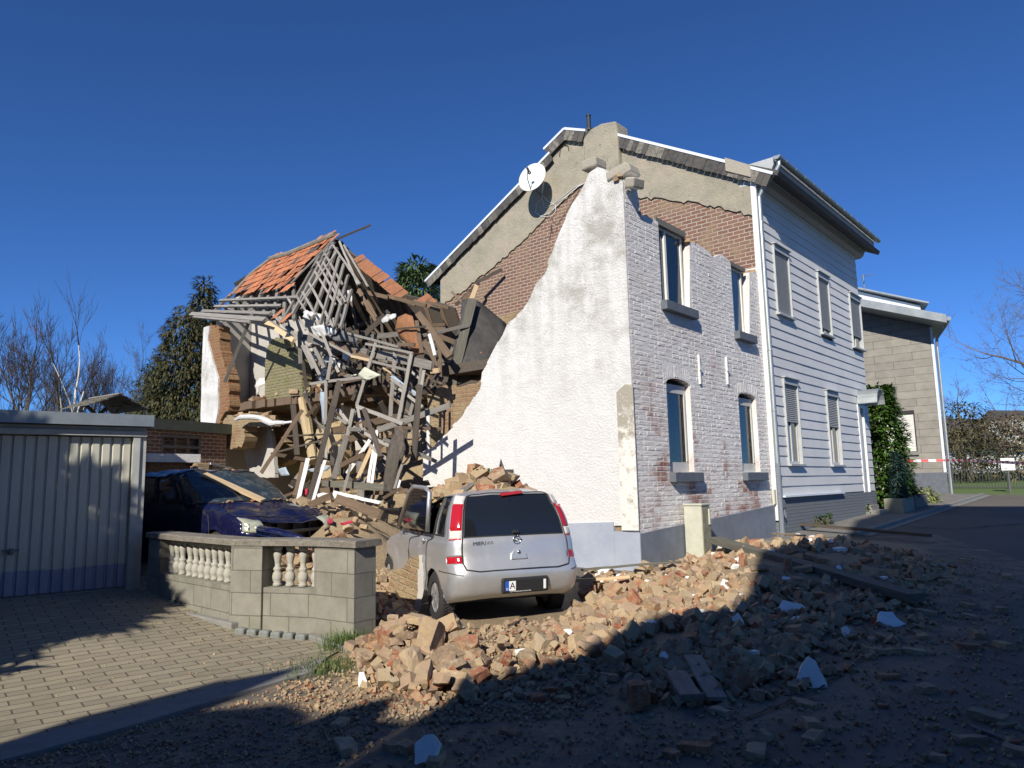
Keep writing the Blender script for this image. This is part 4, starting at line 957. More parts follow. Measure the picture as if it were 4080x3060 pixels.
for x, y, s_ in ((.80, .735, -1), (.80, -.735, 1), (3.42, .735, -1), (3.42, -.735, 1)): car_wheel(sc, x, y, .30, .305, .195, s_)
b = MB(); b.box(.55, -.70, .24, 3.85, .70, .42); b.box(.45, -.55, .42, 2.9, .60, .95); b.build("underbody", M['car_black'], sc)
b = MB(); b.sm = True                                  # seat backs and steering wheel, seen through the glass
for x, y in ((1.1, .35), (1.1, -.35), (2.1, .35), (2.1, -.35)): b.box(x, y - .22, .9, x + .12, y + .22, 1.22); b.box(x + .02, y - .11, 1.24, x + .1, y + .11, 1.38)
b.build("seats", M['car_black'], sc, bevel=.03)
b = MB(); b.lathe([(.028, 0), (.045, .015), (.028, .03)], 14, Matrix.Translation(SS.P(4.1, 6.15, .005, 1)) @ Matrix.Rotation(-math.pi / 2, 4, 'X')); b.box(-.07, -.005, -.012, .07, .025, .012, Matrix.Translation(SS.P(4.1, 6.15, .015, 1))); b.build("door_handle", M['car_silver'], sc, bevel=.004)
# bent rear door top, pulled away from the roof
bd = empty("bent_door_frame"); bd.parent = sc
cn = [SS.P(5.0, 5.72, .02), SS.P(7.3, 5.66, .02), SS.P(7.5, 6.75, .02), SS.P(5.0, 7.15, .02)]
mS_i = sc.matrix_world.inverted()
side_p = sc.matrix_world @ Vector((1.4, .90, 1.2))
ql = [mS_i @ on_plane(x, y, side_p, l_) for x, y in ((1703, 2118), (1712, 1962), (1695, 1945), (1650, 1938), (1632, 1960), (1588, 2098))]
b = MB(); b.sm = True; b.tube(ql, .03, 8); b.build("door_frame", M['car_silver_dented'], bd)
b = MB(); qi = [Vector(p) for p in ql]; b.add(qi, [tuple(range(6))]); b.build("door_glass", M['car_glass'], bd, fix=False)
b = MB(); b.tube([p * .985 + Vector((2, .8, 1.2)) * .015 for p in ql], .012, 6); b.build("window_seal", M['car_black'], bd)
ql2 = [mS_i @ on_plane(x, y, side_p, l_) for x, y in ((1585, 2095), (1595, 2030), (1535, 2028), (1528, 2075))]
b = MB(); b.tube(ql2, .016, 6); b.tube([p + Vector((0, -.05, -.03)) for p in ql2], .014, 6); b.build("torn_frame", M['car_black'], bd)

# ---- blue car, nose towards the camera
BD = math.radians(-38)
fb = Vector((math.cos(BD), math.sin(BD), 0)); lb = Z.cross(fb)
mB_ = Matrix((fb, lb, Z)).transposed().to_4x4()
near = at_depth(975, 2135, 11.45)                      # near headlight
mB_ = mB_ @ Matrix.Diagonal((1, 1, 1.05, 1)); mB_.translation = Vector((near.x, near.y, 0)) - fb * 4.13 + lb * .72 + Vector((0, 0, .37))
bc_ = empty("blue_car", mat=mB_); tag(bc_, "dark blue car with a crushed bonnet and a plank lying on its windscreen", "car")
def dB(p):
    n = noise.noise(p * 2.6 + Vector((5, 2, 1))); n2 = noise.noise(p * 6 + Vector((1, 7, 3))); a = 0
    if p.x > 3.2 and p.z > .72: a = .05
    if p.z > 1.45: a = .06
    d = Vector((0, 0, (n * .9 + n2 * .4) * a))
    if p.x > 3.3 and p.z > .7: d.z -= .07 * sm((p.x - 3.9) / .4) * (1 - abs(p.y)) ; d.z += .035 * math.exp(-((p.x - 3.85) / .13) ** 2)
    if p.z > 1.3: d.z -= .05 * sm((2.6 - p.x) / .8) * (1 if p.y > 0 else .4)
    return d
rowsB = [(.33, .25, .24, .10, 4.30, .80, 1), (.42, .36, .36, .0, 4.42, .87, 1), (.62, .58, .52, -.02, 4.46, .897, 1), (.80, .78, .66, .05, 4.44, .897, 1), (.98, .93, .80, .08, 4.30, .885, .9),
         (1.045, 1.01, 1.04, .10, 3.36, .865, .8), (1.26, 1.24, 1.28, .17, 2.98, .815, .75), (1.475, 1.46, 1.51, .30, 2.50, .73, .7), (1.548, 1.545, 1.565, .36, 2.36, .66, .7), (1.61, 1.60, 1.605, .62, 2.1, .38, .5), (1.625, 1.615, 1.61, .9, 1.8, .001, .2)]
SB_ = CarSurf(rowsB, dB)
bh_ = [(5.2, 7.45, 4.2, 5.5, 0), (5.2, 7.45, 5.8, 7.0, 0), (5.2, 7.45, 7.15, 8.45, 0), (5.2, 6.9, 8.6, 9.15, 0), (5.08, 7.8, 9.35, 13.1, 0)]
car_shell(SB_, bc_, [M['car_blue'], M['car_blue']], bh_ + [(2.65, 4.1, 10.75, 11.75, 0), (1.5, 3.95, 11.8, 13.1, 0)], [(.85, .31), (3.55, .31)], .36)
for sd in (1, -1):
    for nm, h in zip(("quarter_window", "rear_door_window", "front_door_window", "corner_window"), bh_):
        b = MB(); b.sm = True; SB_.patch(b, h[0], h[1], h[2], h[3], -.012, sd); b.build(nm, M['car_glass'], bc_)
    b = MB(); b.sm = True; SB_.patch(b, 2.65, 4.1, 10.75, 11.75, .025, sd, 12, .025); hl = b.build("headlight", M['head_lens'], bc_)
    b = MB(); b.sm = True
    for r_, c_, q in ((3.3, 11.1, .05), (3.3, 11.42, .04)):
        b.lathe([(.001, -.03), (q * .5, -.02), (q, .022), (q * 1.05, .03)], 16, Matrix.Translation(SB_.P(r_, c_, .0, sd)) @ Matrix.Rotation(math.pi / 2 - .2, 4, 'Y'))
    b.build("reflector_bowl", M['rim'], hl)
b = MB(); b.sm = True
for sd in (1, -1): SB_.patch(b, 5.08, 7.8, 9.35, 13, -.006, sd)
b.build("windscreen", M['car_glass_dusty'], bc_)
b = MB()
for sd in (1, -1):
    for h in bh_[:4]: b.tube(SB_.line([(h[0], h[2]), (h[1], h[2]), (h[1], h[3]), (h[0], h[3]), (h[0], h[2])], 0, sd), .012, 5)
    b.tube(SB_.line([(5.08, 13), (5.08, 9.35), (7.8, 9.35), (7.8, 13)], 0, sd), .012, 5)
b.build("window_seal", M['car_black'], bc_)
b = MB()
for sd in (1, -1):
    for c in (5.65, 7.05, 8.9): b.tube(SB_.line([(1.0, c + .2), (2.6, c + .1), (5.0, c), (7.5, c - .05)] if c < 8 else [(1.2, 9.1), (3, 9.0), (4.6, 8.9)], .001, sd), .007, 5)
    b.tube(SB_.line([(4.25, 13), (4.22, 11.6), (4.2, 10.7), (4.5, 9.9), (5.0, 9.3)], .001, sd), .009, 5)
b.build("panel_gap", M['car_black'], bc_)
mir = empty("wing_mirror"); mir.parent = bc_
b = MB(); b.sm = True; pm = SB_.P(5.3, 8.75, .0, -1)
b.lathe([(.001, -.12), (.05, -.115), (.085, -.07), (.095, .0), (.085, .07), (.05, .11), (.001, .115)], 14, Matrix.Translation(pm + Vector((.02, -.17, .07))) @ Matrix.Rotation(math.pi / 2, 4, 'X') @ Matrix.Scale(.75, 4, (1, 0, 0)))
b.build("mirror_shell", M['car_black'], mir); b = MB(); b.tube([pm, pm + Vector((.01, -.10, .03))], .03, 8); b.build("mirror_arm", M['car_black'], mir)
for x, y, s_ in ((.85, .78, -1), (.85, -.78, 1), (3.55, .78, -1), (3.55, -.78, 1)): car_wheel(bc_, x, y, .31, .315, .205, s_)
b = MB(); b.box(.15, -.75, .24, 4.0, .75, .45); b.box(.45, -.6, .45, 3.1, .6, .98); b.box(3.5, -.68, .45, 4.12, .68, .74); b.build("underbody", M['car_black'], bc_)
b = MB()
for y in (-.5, -.2, .1, .4): b.box(4.12, y, .3, 4.2, y + .03, .8)
b.tube([(4.2, -.6, .62), (4.28, 0, .6), (4.2, .6, .62)], .03, 6); b.build("radiator_frame", M['car_black'], bc_)
# torn front trim hanging in front of the wall
b = MB(); b.sm = True; hang = [bc_.matrix_world.inverted() @ at_depth(x, y, d) for x, y, d in ((1035, 2112, 11.2), (1100, 2124, 11.0), (1180, 2142, 10.8), (1240, 2160, 10.7))]
b.tube(hang, [.07, .075, .06, .03], 8); b.tube([p + Vector((0, 0, -.07)) for p in hang], [.05, .05, .05, .02], 8); b.build("hanging_bumper_trim", M['car_blue'], bc_)
b = MB(); b.tube([p + Vector((.03, -.07, -.0)) for p in hang], .012, 6); b.tube([p + Vector((.03, -.07, -.06)) for p in hang], .012, 6); b.build("chrome_strip", M['chrome'], bc_)
b = MB(); b.lathe([(.001, 0), (.045, 0), (.045, .002)], 14, Matrix.Translation(SB_.P(5.45, 10.35, .004, -1)) @ SB_.nrm(5.45, 10.35).to_track_quat('Z', 'Y').to_matrix().to_4x4()); b.build("green_sticker", flat("green_sticker", (.08, .45, .3), .5), bc_)
# plank lying on the windscreen
def stickmesh(L, w, t, seed, taper=0.0):
    r = random.Random(seed); b = MB(); n = max(3, int(L / .25)); vs = []
    for i in range(n + 1):
        x = L * i / n - L / 2; k = 1 - taper * abs(i / n - .5); oy, oz = r.uniform(-.004, .004), r.uniform(-.004, .004)
        e = r.uniform(-.03, .03) if i in (0, n) else 0
        for (a, c) in ((-1, -1), (1, -1), (1, 1), (-1, 1)): vs.append((x + (e + r.uniform(-.02, .02) if i in (0, n) else 0), a * w / 2 * k + oy + r.uniform(-.003, .003), c * t / 2 + oz))
    fs = [(i * 4 + k, i * 4 + (k + 1) % 4, i * 4 + 4 + (k + 1) % 4, i * 4 + 4 + k) for i in range(n) for k in range(4)] + [(3, 2, 1, 0), (n * 4, n * 4 + 1, n * 4 + 2, n * 4 + 3)]
    b.add(vs, fs); return b
def stick(p, q, w, t, mat, name, label, cat, group=None, up=None, seed=None):
    p, q = Vector(p), Vector(q); d = q - p; L = d.length; ex = d.normalized()
    vdir = ((p + q) / 2 - CAM).normalized() if up is None else Vector(up)
    ez = (vdir - ex * vdir.dot(ex)).normalized(); ey = ez.cross(ex)
    m = Matrix((ex, ey, ez)).transposed().to_4x4(); m.translation = (p + q) / 2
    o = stickmesh(L, w, t, seed if seed is not None else rnd.randint(0, 99999)).build(name, M[mat], mat=m, bevel=.003)
    return tag(o, label, cat, group)
iw = bc_.matrix_world
a_ = iw @ SB_.P(6.9, 11.6, .05, -1); c_ = iw @ SB_.P(4.95, 12.9, .04, 1)
stick(a_, c_, .16, .035, 'wood_pine', "plank", "pale sawn plank lying across the windscreen of the dark blue car", "plank", up=(iw.to_3x3() @ SB_.nrm(6, 12.5)))
# ------------------------------------------------------------------ garage
pr = gnd(560, 2350); pl_ = gnd(0, 2400); eg = Vector((pr.x - pl_.x, pr.y - pl_.y, 0)).normalized()
mG = frame(Vector((pr.x, pr.y, 0)), eg); gI = mG.inverted(); ng = Z.cross(eg)
def gx(x, y, off=0.0):
    p = gI @ on_plane(x, y, mG.translation + ng * off, ng); return p.x, p.z
ga = empty("garage", mat=mG); tag(ga, "cream garage with a ribbed two tone metal door and flat roof", "garage")
zT = gx(590, 1668)[1]; xR = gx(575, 1900)[0]; x1, zd = gx(527, 1745); z0 = gx(505, 2335)[1]
b = MB(); b.box(xR - 6.2, .0, -.1, xR, .16, zT - .2); b.box(xR - .2, .16, -.1, xR, 5.8, zT - .05); b.box(xR - 6.2, 5.6, -.1, xR - .2, 5.8, zT - .05)
# front wall is cut for the door
b = MB(); b.wall([(xR - 6.2, -.1), (xR, -.1), (xR, zT - .12), (xR - 6.2, zT - .12)], [[(x1 - 2.9, z0 - .02), (x1 + .02, z0 - .02), (x1 + .02, zd + .02), (x1 - 2.9, zd + .02)]], .03, .2)
b.box(xR - .2, .2, -.1, xR, 5.8, zT - .12); b.box(xR - 6.2, 5.6, -.1, xR - .2, 5.8, zT - .12); b.build("wall", M['garage_wall'], ga)
b = MB(); b.box(xR - 6.3, -.14, zT - .10, xR + .05, 5.9, zT); b.build("roof", M['slate_roof'], ga)
b = MB(); b.box(xR - 6.3, -.175, zT - .13, xR + .06, -.142, zT + .035); b.box(xR + .052, -.141, zT - .13, xR + .075, 5.9, zT + .03); b.build("roof_edge", M['zinc'], ga)
b = MB(); b.box(xR - 6.2, -.03, zd + .10, xR + .0, .028, zT - .14); b.box(xR - 6.2, -.07, zd + .02, xR + .0, .026, zd + .095)
b.box(x1 + .01, -.05, z0 - .3, x1 + .10, .026, zd + .02); b.box(x1 + .105, -.02, z0 - .3, xR + .003, .027, zd + .02); b.build("door_frame", M['garage_frame'], ga)
b = MB(); vs = []; pitch = .132; x = x1; prof = [(0, 0), (.018, .028), (.10, .028), (.115, 0)]
L = []
while x > x1 - 2.8:
    for dx, dy in prof: L.append((x - dx, .05 - dy))
    x -= pitch
zz = [z0, z0 + .5, z0 + 1.0, zd - .06, zd]
for X, Y in L:
    for q in zz: vs.append((X, Y, q))
m = len(zz); b.add(vs, [(i * m + j, (i + 1) * m + j, (i + 1) * m + j + 1, i * m + j + 1) for i in range(len(L) - 1) for j in range(m - 1)])
b.build("garage_door", M['garage_door'], ga, fix=False)
hx, hz = gx(45, 2195); b = MB(); b.box(hx - .09, -.01, hz - .01, hx + .09, .02, hz + .015); b.box(hx - .02, -.045, hz - .05, hx + .02, .02, hz + .03); b.build("door_handle", M['grey_metal'], ga)
# ------------------------------------------------------------------ balustrade wall
bw = empty("balustrade_wall", loc=tuple(gnd(925, 2505))); bw.location.z = 0
tag(bw, "low grey block garden wall with a weathered coping and turned white balusters", "garden wall")
PT = [gnd(x, y) for x, y in ((585, 2356), (705, 2412), (928, 2507), (1262, 2545), (1414, 2578))]
zL, zU, zC = .565, 1.025, 1.10; TH = .24
org = Vector((bw.location.x, bw.location.y, 0))
def seg(i):
    p, q = PT[i], PT[i + 1]; ex = Vector((q.x - p.x, q.y - p.y, 0)); return Matrix.Translation(-org) @ frame(Vector((p.x, p.y, 0)), ex), ex.length
def piece(name, i, a, c, y0, y1, k0, k1, mat, par=bw, bev=.006):
    Mx, L = seg(i); b = MB(); b.box(a, y0, k0, c, y1, k1); o = b.build(name, M[mat], par, bevel=bev); o.matrix_local = Mx; return o
Ls = [seg(i)[1] for i in range(4)]
for i in range(3): piece("low_wall", i, -.06 if i else 0, Ls[i] + .04, 0 + .001 * i, TH - .002 * i, -.1, zL - .002 * i, 'block')
piece("pillar", 0, 0, Ls[0] * .42, -.004, TH + .004, -.1, zU - .001, 'block')
piece("pillar", 2, -.03, .40, -.035, TH + .01, -.1, zU - .001, 'block')
piece("pillar", 2, Ls[2] - .04, Ls[2] + .02, -.012, TH + .02, -.1, zU - .003, 'block')
piece("pillar", 3, 0, Ls[3], -.02, .30, -.15, zU, 'block')
# coping follows the bends
cw = []
for i, p in enumerate(PT):
    a = PT[max(0, i - 1)]; c = PT[min(len(PT) - 1, i + 1)]; d = Vector((c.x - a.x, c.y - a.y, 0)).normalized(); n = Z.cross(d); cw.append((p - org, n, d))
b = MB(); vs = []
wid = [(.05, .31)] * 4 + [(.05, .34)]
ext = cw[:-1] + [(cw[-1][0] + cw[-1][2] * .05, cw[-1][1], cw[-1][2])]
for (p, n, d), (y0, y1) in zip(ext, wid):
    for yy, zz in ((-y0, zU + .003), (y1, zU + .003), (y1, zC - .015), (y1 - .02, zC), (-y0 + .02, zC), (-y0, zC - .015)):
        q = p + n * yy; vs.append((q.x, q.y, zz))
b.add(vs, [(i * 6 + k, i * 6 + (k + 1) % 6, i * 6 + 6 + (k + 1) % 6, i * 6 + 6 + k) for i in range(4) for k in range(6)] + [tuple(reversed(range(6))), tuple(24 + k for k in range(6))])
b.build("coping", M['coping'], bw)
bal = [(.05, 0), (.05, .03), (.038, .035), (.055, .07), (.06, .11), (.05, .15), (.034, .165), (.05, .185), (.048, .20), (.03, .225), (.034, .27), (.047, .33), (.05, .36), (.036, .385), (.034, .40), (.05, .41), (.052, .46)]
b = MB(); b.sm = True; b.lathe(bal, 14); bme = b.mesh("baluster", M['baluster'])
def balu(i, t):
    Mx, L = seg(i); o = link("baluster", bme, bw); o.matrix_local = Mx @ Matrix.Translation((t, TH / 2, zL)) @ Matrix.Rotation(rnd.uniform(0, 3), 4, 'Z')
n0 = Ls[0] * .42
for k in range(3): balu(0, n0 + .12 + k * .19)
for k in range(int((Ls[1] - .1) / .185)): balu(1, .08 + k * .185)
for k in range(4): balu(2, .40 + .10 + k * (Ls[2] - .60) / 3.0)
# kerb stones and setts along the foot of the wall
for (xa, ya, xb, yb, nm, mt, lab) in ((700, 2425, 938, 2515, "edging_stone", 'kerb', "mossy stone edging at the foot of the garden wall beside the drive"), (1235, 2548, 1400, 2618, "edging_stone", 'kerb', "pale kerb slab under the end pillar of the garden wall")):
    p, q = gnd(xa, ya), gnd(xb, yb); ex = q - p; L = ex.length; Mx = frame(Vector((p.x, p.y, min(p.z, q.z))), Vector((ex.x, ex.y, 0)))
    b = MB(); b.box(0, -.06, -.1, L, .04, .10); tag(b.build(nm, M[mt], mat=Mx, bevel=.015), lab, "edging stone")
p, q = gnd(938, 2530), gnd(1228, 2560)
for k in range(6):
    t = (k + .5) / 6; c = p.lerp(q, t); b = MB(); b.box(-.062, -.05, -.06, .062, .05, .085)
    o = b.build("granite_sett", M['cobble'], bevel=.022); o.location = (c.x, c.y, c.z); o.rotation_euler = (rnd.uniform(-.05, .05), rnd.uniform(-.05, .05), math.atan2(q.y - p.y, q.x - p.x) + rnd.uniform(-.06, .06))
    tag(o, "small grey granite sett in the short row along the garden wall foot", "sett", "granite setts at the wall foot")
# ------------------------------------------------------------------ flat roofed annex behind the blue car, and the outhouse
p = at_depth(580, 1870, 14.6); mA = frame(Vector((p.x, p.y, 0)), (at_depth(880, 1850, 15.8) - p).to_2d().to_3d()); an = empty("broken_annex", mat=mA)
tag(an, "low brick annex with a white flat roof slab broken off at its right end", "annex")
aI = mA.inverted(); zr = (aI @ p).z + .26
b = MB(); b.wall(ragged([(-2.5, .2), (1.55, .2), (1.6, .9), (1.4, zr - .13), (-2.5, zr - .13)], .15, .05, 3, keep=(0, 3, 4)), [], 0, .3); b.build("wall", M['orange_brick'], an)
b = MB(); b.prism([(-2.6, -.12), (1.05, -.12), (1.0, .4), (1.55, .9), (2.3, 2.2), (-2.6, 2.2)], zr - .12, zr + .05, 2); b.build("roof_slab", M['white_plaster'], an)
b = MB(); b.prism([(1.06, -.10), (1.9, .5), (1.75, 1.0), (1.2, .8)], zr - .04, zr + .0, 2); o = b.build("broken_slab_edge", M['white_plaster'], an); o.rotation_euler = (0, .10, 0)
b = MB(); b.box(.9, -.24, zr - .36, 1.2, -.01, zr - .13); b.build("broken_brick_end", M['ochre_brick'], an, bevel=.03)
mO = frame(at_depth(585, 1690, 19.0) * 1.0, (at_depth(800, 1690, 20.5) - at_depth(585, 1690, 19.0)).to_2d().to_3d()); mO.translation.z = 0
ou = empty("outhouse", mat=mO); tag(ou, "small brick outhouse with a dark green felt roof and an old timber window", "outhouse"); oI = mO.inverted()
def ox(x, y): q = oI @ on_plane(x, y, mO.translation, mO.to_3x3().col[1]); return q.x, q.z
zt = ox(700, 1672)[1]; wx0, wz1 = ox(645, 1715); wx1, wz0 = ox(800, 1775)
b = MB(); b.wall([(-1.5, .4), (2.6, .4), (2.6, zt - .3), (-1.5, zt - .3)], [[(wx0, wz0 - .3), (wx1, wz0 - .3), (wx1, wz1 - .1), (wx0, wz1 - .1)]], 0, .25); b.box(-1.5, 2.5, .4, 2.6, 2.7, zt - .3); b.build("wall", M['bare_brick'], ou)
b = MB(); b.box(-1.6, -.12, zt - .30, 2.7, 2.8, zt - .02); b.build("roof", M['felt_green'] if 'felt_green' in M else blotch("green_roof_felt", (.06, .075, .06), (.09, .105, .085), None, 3, .8, .01), ou)
b = MB(); b.box(wx0, -.02, wz0 - .1, wx1, .05, wz0 - .03); b.box(wx0, -.02, wz1 - .17, wx1, .05, wz1 - .1)
for k in range(4): s = wx0 + (wx1 - wx0 - .06) * k / 3; b.box(s, .0, wz0 - .3, s + .06, .045, wz1 - .17)
b.build("window_frame", M['wood_grey'], ou)
b = MB(); b.box(wx0, .18, wz0 - .3, wx1, .2, wz1 - .1); b.build("dark_pane", M['bare_brick'], ou)
# rustic little shingle roof on crossed legs, behind the garage
q = at_depth(420, 1640, 13.2); wl = empty("bird_table_roof", loc=tuple(q), rz=-.6); wl["label"] = "small rustic shingled roof on crossed wooden legs behind the garage"; wl["category"] = "garden shelter"
wl.name = "garden_shelter"
b = MB(); 
for sd in (1, -1):
    for k in range(5):
        t0, t1 = k / 5, (k + 1) / 5 + .06
        for j in range(7):
            a0 = -.50 + j * .143; hh = random.Random(j * 7 + k + sd).uniform(-.012, .012)
            pts = [(a0, sd * .5 * t0, .26 - .22 * t0 + hh), (a0 + .138, sd * .5 * t0, .26 - .22 * t0 + hh), (a0 + .138, sd * .5 * t1, .262 - .22 * t1 + .012), (a0, sd * .5 * t1, .262 - .22 * t1 + .012)]
            b.add([Vector(p) for p in pts] + [Vector(p) + Vector((0, 0, .018)) for p in pts], [(0, 1, 2, 3), (7, 6, 5, 4), (0, 4, 5, 1), (1, 5, 6, 2), (2, 6, 7, 3), (3, 7, 4, 0)])
b.build("roof", M['wood_moss'], wl)
b = MB(); b.box(-.53, -.05, .27, .53, .05, .29); b.build("ridge_board", M['wood_grey'], wl)
for x in (-.3, .3):
    for s_ in (1, -1):
        b = MB(); b.tube([(x + .03 * s_, -.22 * s_, .14), (x + .03 * s_, .2 * s_, -.28)], .035, 6); b.build("leg", M['wood_dark'], wl)
b = MB(); b.tube([(0, 0, -.25), (0, 0, -q.z + G(q.x, q.y))], .07, 8); b.build("post", M['wood_dark'], wl); b = MB(); b.box(-.4, -.3, -.3, .4, .3, -.24); b.build("table", M['wood_dark'], wl)
# ------------------------------------------------------------------ cladded house up the street
SF = 24.0                                             # its gable end stands across the view at this distance along the street
fo = C0 + U * SF
def fg(x, y): p = HI @ on_plane(x, y, fo, U); return p.y, p.z
fh = empty("clad_house", mat=H); tag(fh, "house clad in grey stone coloured panels with a low metal edged roof up the street", "house")
v0, _z = fg(3778, 1965); v1 = fg(3440, 1500)[0]; zb_ = fg(3770, 1958)[1]; ztr = fg(3722, 1300)[1]; ztl = fg(3440, 1240)[1]; zpl = fg(3765, 1882)[1]
V1 = v1 + 3
slope = (ztl - ztr) / (v1 - v0)
b = MB(); b.prism([(v0, zpl), (V1, zpl), (V1, ztr + slope * (V1 - v0)), (v0, ztr)], SF, SF + 7, 0); b.build("panel_wall", M['panel_wall'], fh)
b = MB(); b.prism([(v0 - .02, zb_ - .5), (V1, zb_ - .5), (V1, zpl - .002), (v0 - .02, zpl - .002)], SF - .03, SF + 7.02, 0); b.build("plinth", M['sill_stone'], fh)
b = MB(); pk = fg(3500, 1860); b.prism([(pk[0] - 1.1, zpl + .004), (pk[0] + .8, zpl + .004), (pk[0] + .8, zpl + .40), (pk[0] - 1.1, zpl + .40)], SF - .02, SF - .001, 0); b.build("patch_panel", M['panel_light'] if 'panel_light' in M else blotch("new_panel", (.40, .40, .39), (.44, .44, .43), None, 2, .8, .003), fh)
ov = .55; e0 = v0 - .35
b = MB(); b.prism([(e0, ztr + .02 - slope * .35), (V1, ztr + .02 + slope * (V1 - v0)), (V1, ztr + .30 + slope * (V1 - v0)), (e0, ztr + .30 - slope * .35)], SF - 1.15, SF + 7.4, 0); b.build("roof", M['zinc'], fh)
b = MB(); b.prism([(e0 - .02, ztr - .0 - slope * .35), (V1, ztr + .0 + slope * (V1 - v0)), (V1, ztr + .34 + slope * (V1 - v0)), (e0 - .02, ztr + .34 - slope * .35)], SF - 1.20, SF - 1.152, 0); b.build("verge_board", M['zinc'], fh)
b = MB(); zz1 = fg(3445, 1120)[1] + .25; va = fg(3680, 1200)[0]; b.prism([(va, ztr + .3 + slope * (va - v0)), (V1, ztr + .3 + slope * (V1 - v0)), (V1, zz1 + 1.0), (va, fg(3690, 1195)[1])], SF + 1.0, SF + 7, 0); b.build("zinc_attic", M['white_metal'], fh)
b = MB(); b.prism([(va - .3, fg(3690, 1195)[1] - .02), (V1, zz1 + .98), (V1, zz1 + 1.05), (va - .3, fg(3690, 1195)[1] + .05)], SF + .7, SF + 7.2, 0); b.build("attic_roof", M['zinc'], fh)
b = MB(); b.tube([(SF - 1.1, e0 - .1, ztr - .02), (SF - .5, e0 - .1, ztr - .1), (SF - .2, v0 - .12, ztr - .55), (SF - .1, v0 - .10, ztr - .9), (SF - .1, v0 - .10, zb_ - .3)], .065, 10); b.build("downpipe", M['zinc'], fh)
b = MB(); b.tube([(SF - 1.2, e0 - .1, ztr + .02), (SF + 7, e0 - .1, ztr + .02)], .09, 10); b.build("gutter", M['zinc'], fh)
b = MB(); b.prism([(v0 - .015, zpl), (v0 + .09, zpl), (v0 + .09, ztr - .02), (v0 - .015, ztr - .02)], SF - .045, SF - .021, 0); b.build("corner_trim", M['white_metal'], fh)
wv0, wz1_ = fg(3638, 1655); wv1, wz0_ = fg(3590, 1800); wf = empty("window"); wf.parent = fh
wv1 = wv0 + 1.1
b = MB(); z = wz0_
while z < wz1_ - .02: b.prism([(wv0, z), (wv1, z), (wv1, z + .055), (wv0, z + .055)], SF - .035, SF - .012, 0); z += .062
b.build("roller_shutter", M['frame_white'], wf); b = MB(); b.box(SF - .1, wv0 - .08, wz0_ - .16, SF, wv1, wz0_ - .03); b.build("sill", M['kerb'], wf)
b = MB(); b.box(SF - .03, wv0 - .05, wz0_, SF - .001, wv0 - .004, wz1_ + .05); b.box(SF - .031, wv0 - .05, wz1_ + .045, SF - .001, wv1, wz1_ + .22); b.build("frame", M['car_black'], wf)
for o in list(fh.children) + list(wf.children):       # the house stands turned a little off the street line
    if o.type == 'MESH':
        for v in o.data.vertices: v.co.y += .34 * (v.co.x - SF)
# ------------------------------------------------------------------ fence, sign, tape, lawn edge, houses beyond
p, q = at_depth(3800, 1962, 34.5), at_depth(4300, 1965, 33.0); Lf = (q - p).length; fm_ = frame(Vector((p.x, p.y, T(p.x, p.y) - .05)), q - p)
fe_ = empty("iron_fence", mat=fm_); tag(fe_, "dark iron railing fence in front of the lawn at the street end", "fence")
b = MB(); k = 0.0
while k < Lf: b.box(k, -.01, .08, k + .022, .01, .98); k += .12
b.build("bars", M['fence_dark'], fe_); b = MB(); b.box(0, -.02, .9, Lf, .02, .95); b.box(0, -.02, .12, Lf, .02, .17); b.build("rails", M['fence_dark'], fe_)
for k in range(int(Lf / 2.2) + 1): b = MB(); b.box(k * 2.2 - .03, -.03, 0, k * 2.2 + .03, .03, 1.05); b.build("post", M['fence_dark'], fe_)
a, c = at_depth(3985, 1826, 31.0), at_depth(4046, 1874, 31.0); sg = empty("white_sign", loc=((a.x + c.x) / 2, 31.0, c.z)); tag(sg, "small white notice board fixed by the railing fence", "sign")
w_ = c.x - a.x; h_ = a.z - c.z
b = MB(); b.box(-w_ / 2, -.02, 0, w_ / 2, .02, h_); b.build("board", M['sign_white'], sg, bevel=.015)
b = MB(); b.box(-.03, .02, -(c.z - T(a.x, 31)), .03, .06, h_ * .8); b.build("post", M['grey_metal'], sg)
b = MB(); b.box(-w_ * .32, -.024, h_ * .12, -w_ * .1, -.0205, h_ * .17); b.box(w_ * .0, -.024, h_ * .38, w_ * .38, -.0205, h_ * .40); b.box(-w_ * .2, -.024, h_ * .72, w_ * .1, -.0205, h_ * .80); b.build("small_print", M['grey_metal'], sg)
tp = empty("barrier_tape", loc=tuple(at_depth(3620, 1836, 27))); tag(tp, "red and white barrier tape stretched across the street end", "barrier tape")
pts = [(3610, 1837, 28.5), (3760, 1834, 28), (3850, 1834, 26), (4000, 1842, 22), (4250, 1853, 17)]; b1, b2 = MB(), MB()
fine = []
for (x0, y0, d0), (x1_, y1_, d1) in zip(pts, pts[1:]):
    A, B_ = at_depth(x0, y0, d0), at_depth(x1_, y1_, d1); n = max(2, int((B_ - A).length / .25))
    fine += [A.lerp(B_, i / n) for i in range(n)]
lo = Vector(tp.location)
for i in range(len(fine) - 1):
    a, c = fine[i] - lo, fine[i + 1] - lo; tw = Vector((0, .02 * math.sin(i * .7), .04)); bb = b1 if i % 2 else b2
    bb.add([a - tw, c - tw, c + tw, a + tw], [(0, 1, 2, 3)])
b1.build("white_bands", M['tape_white'], tp, fix=False); b2.build("red_bands", M['tape_red'], tp, fix=False)
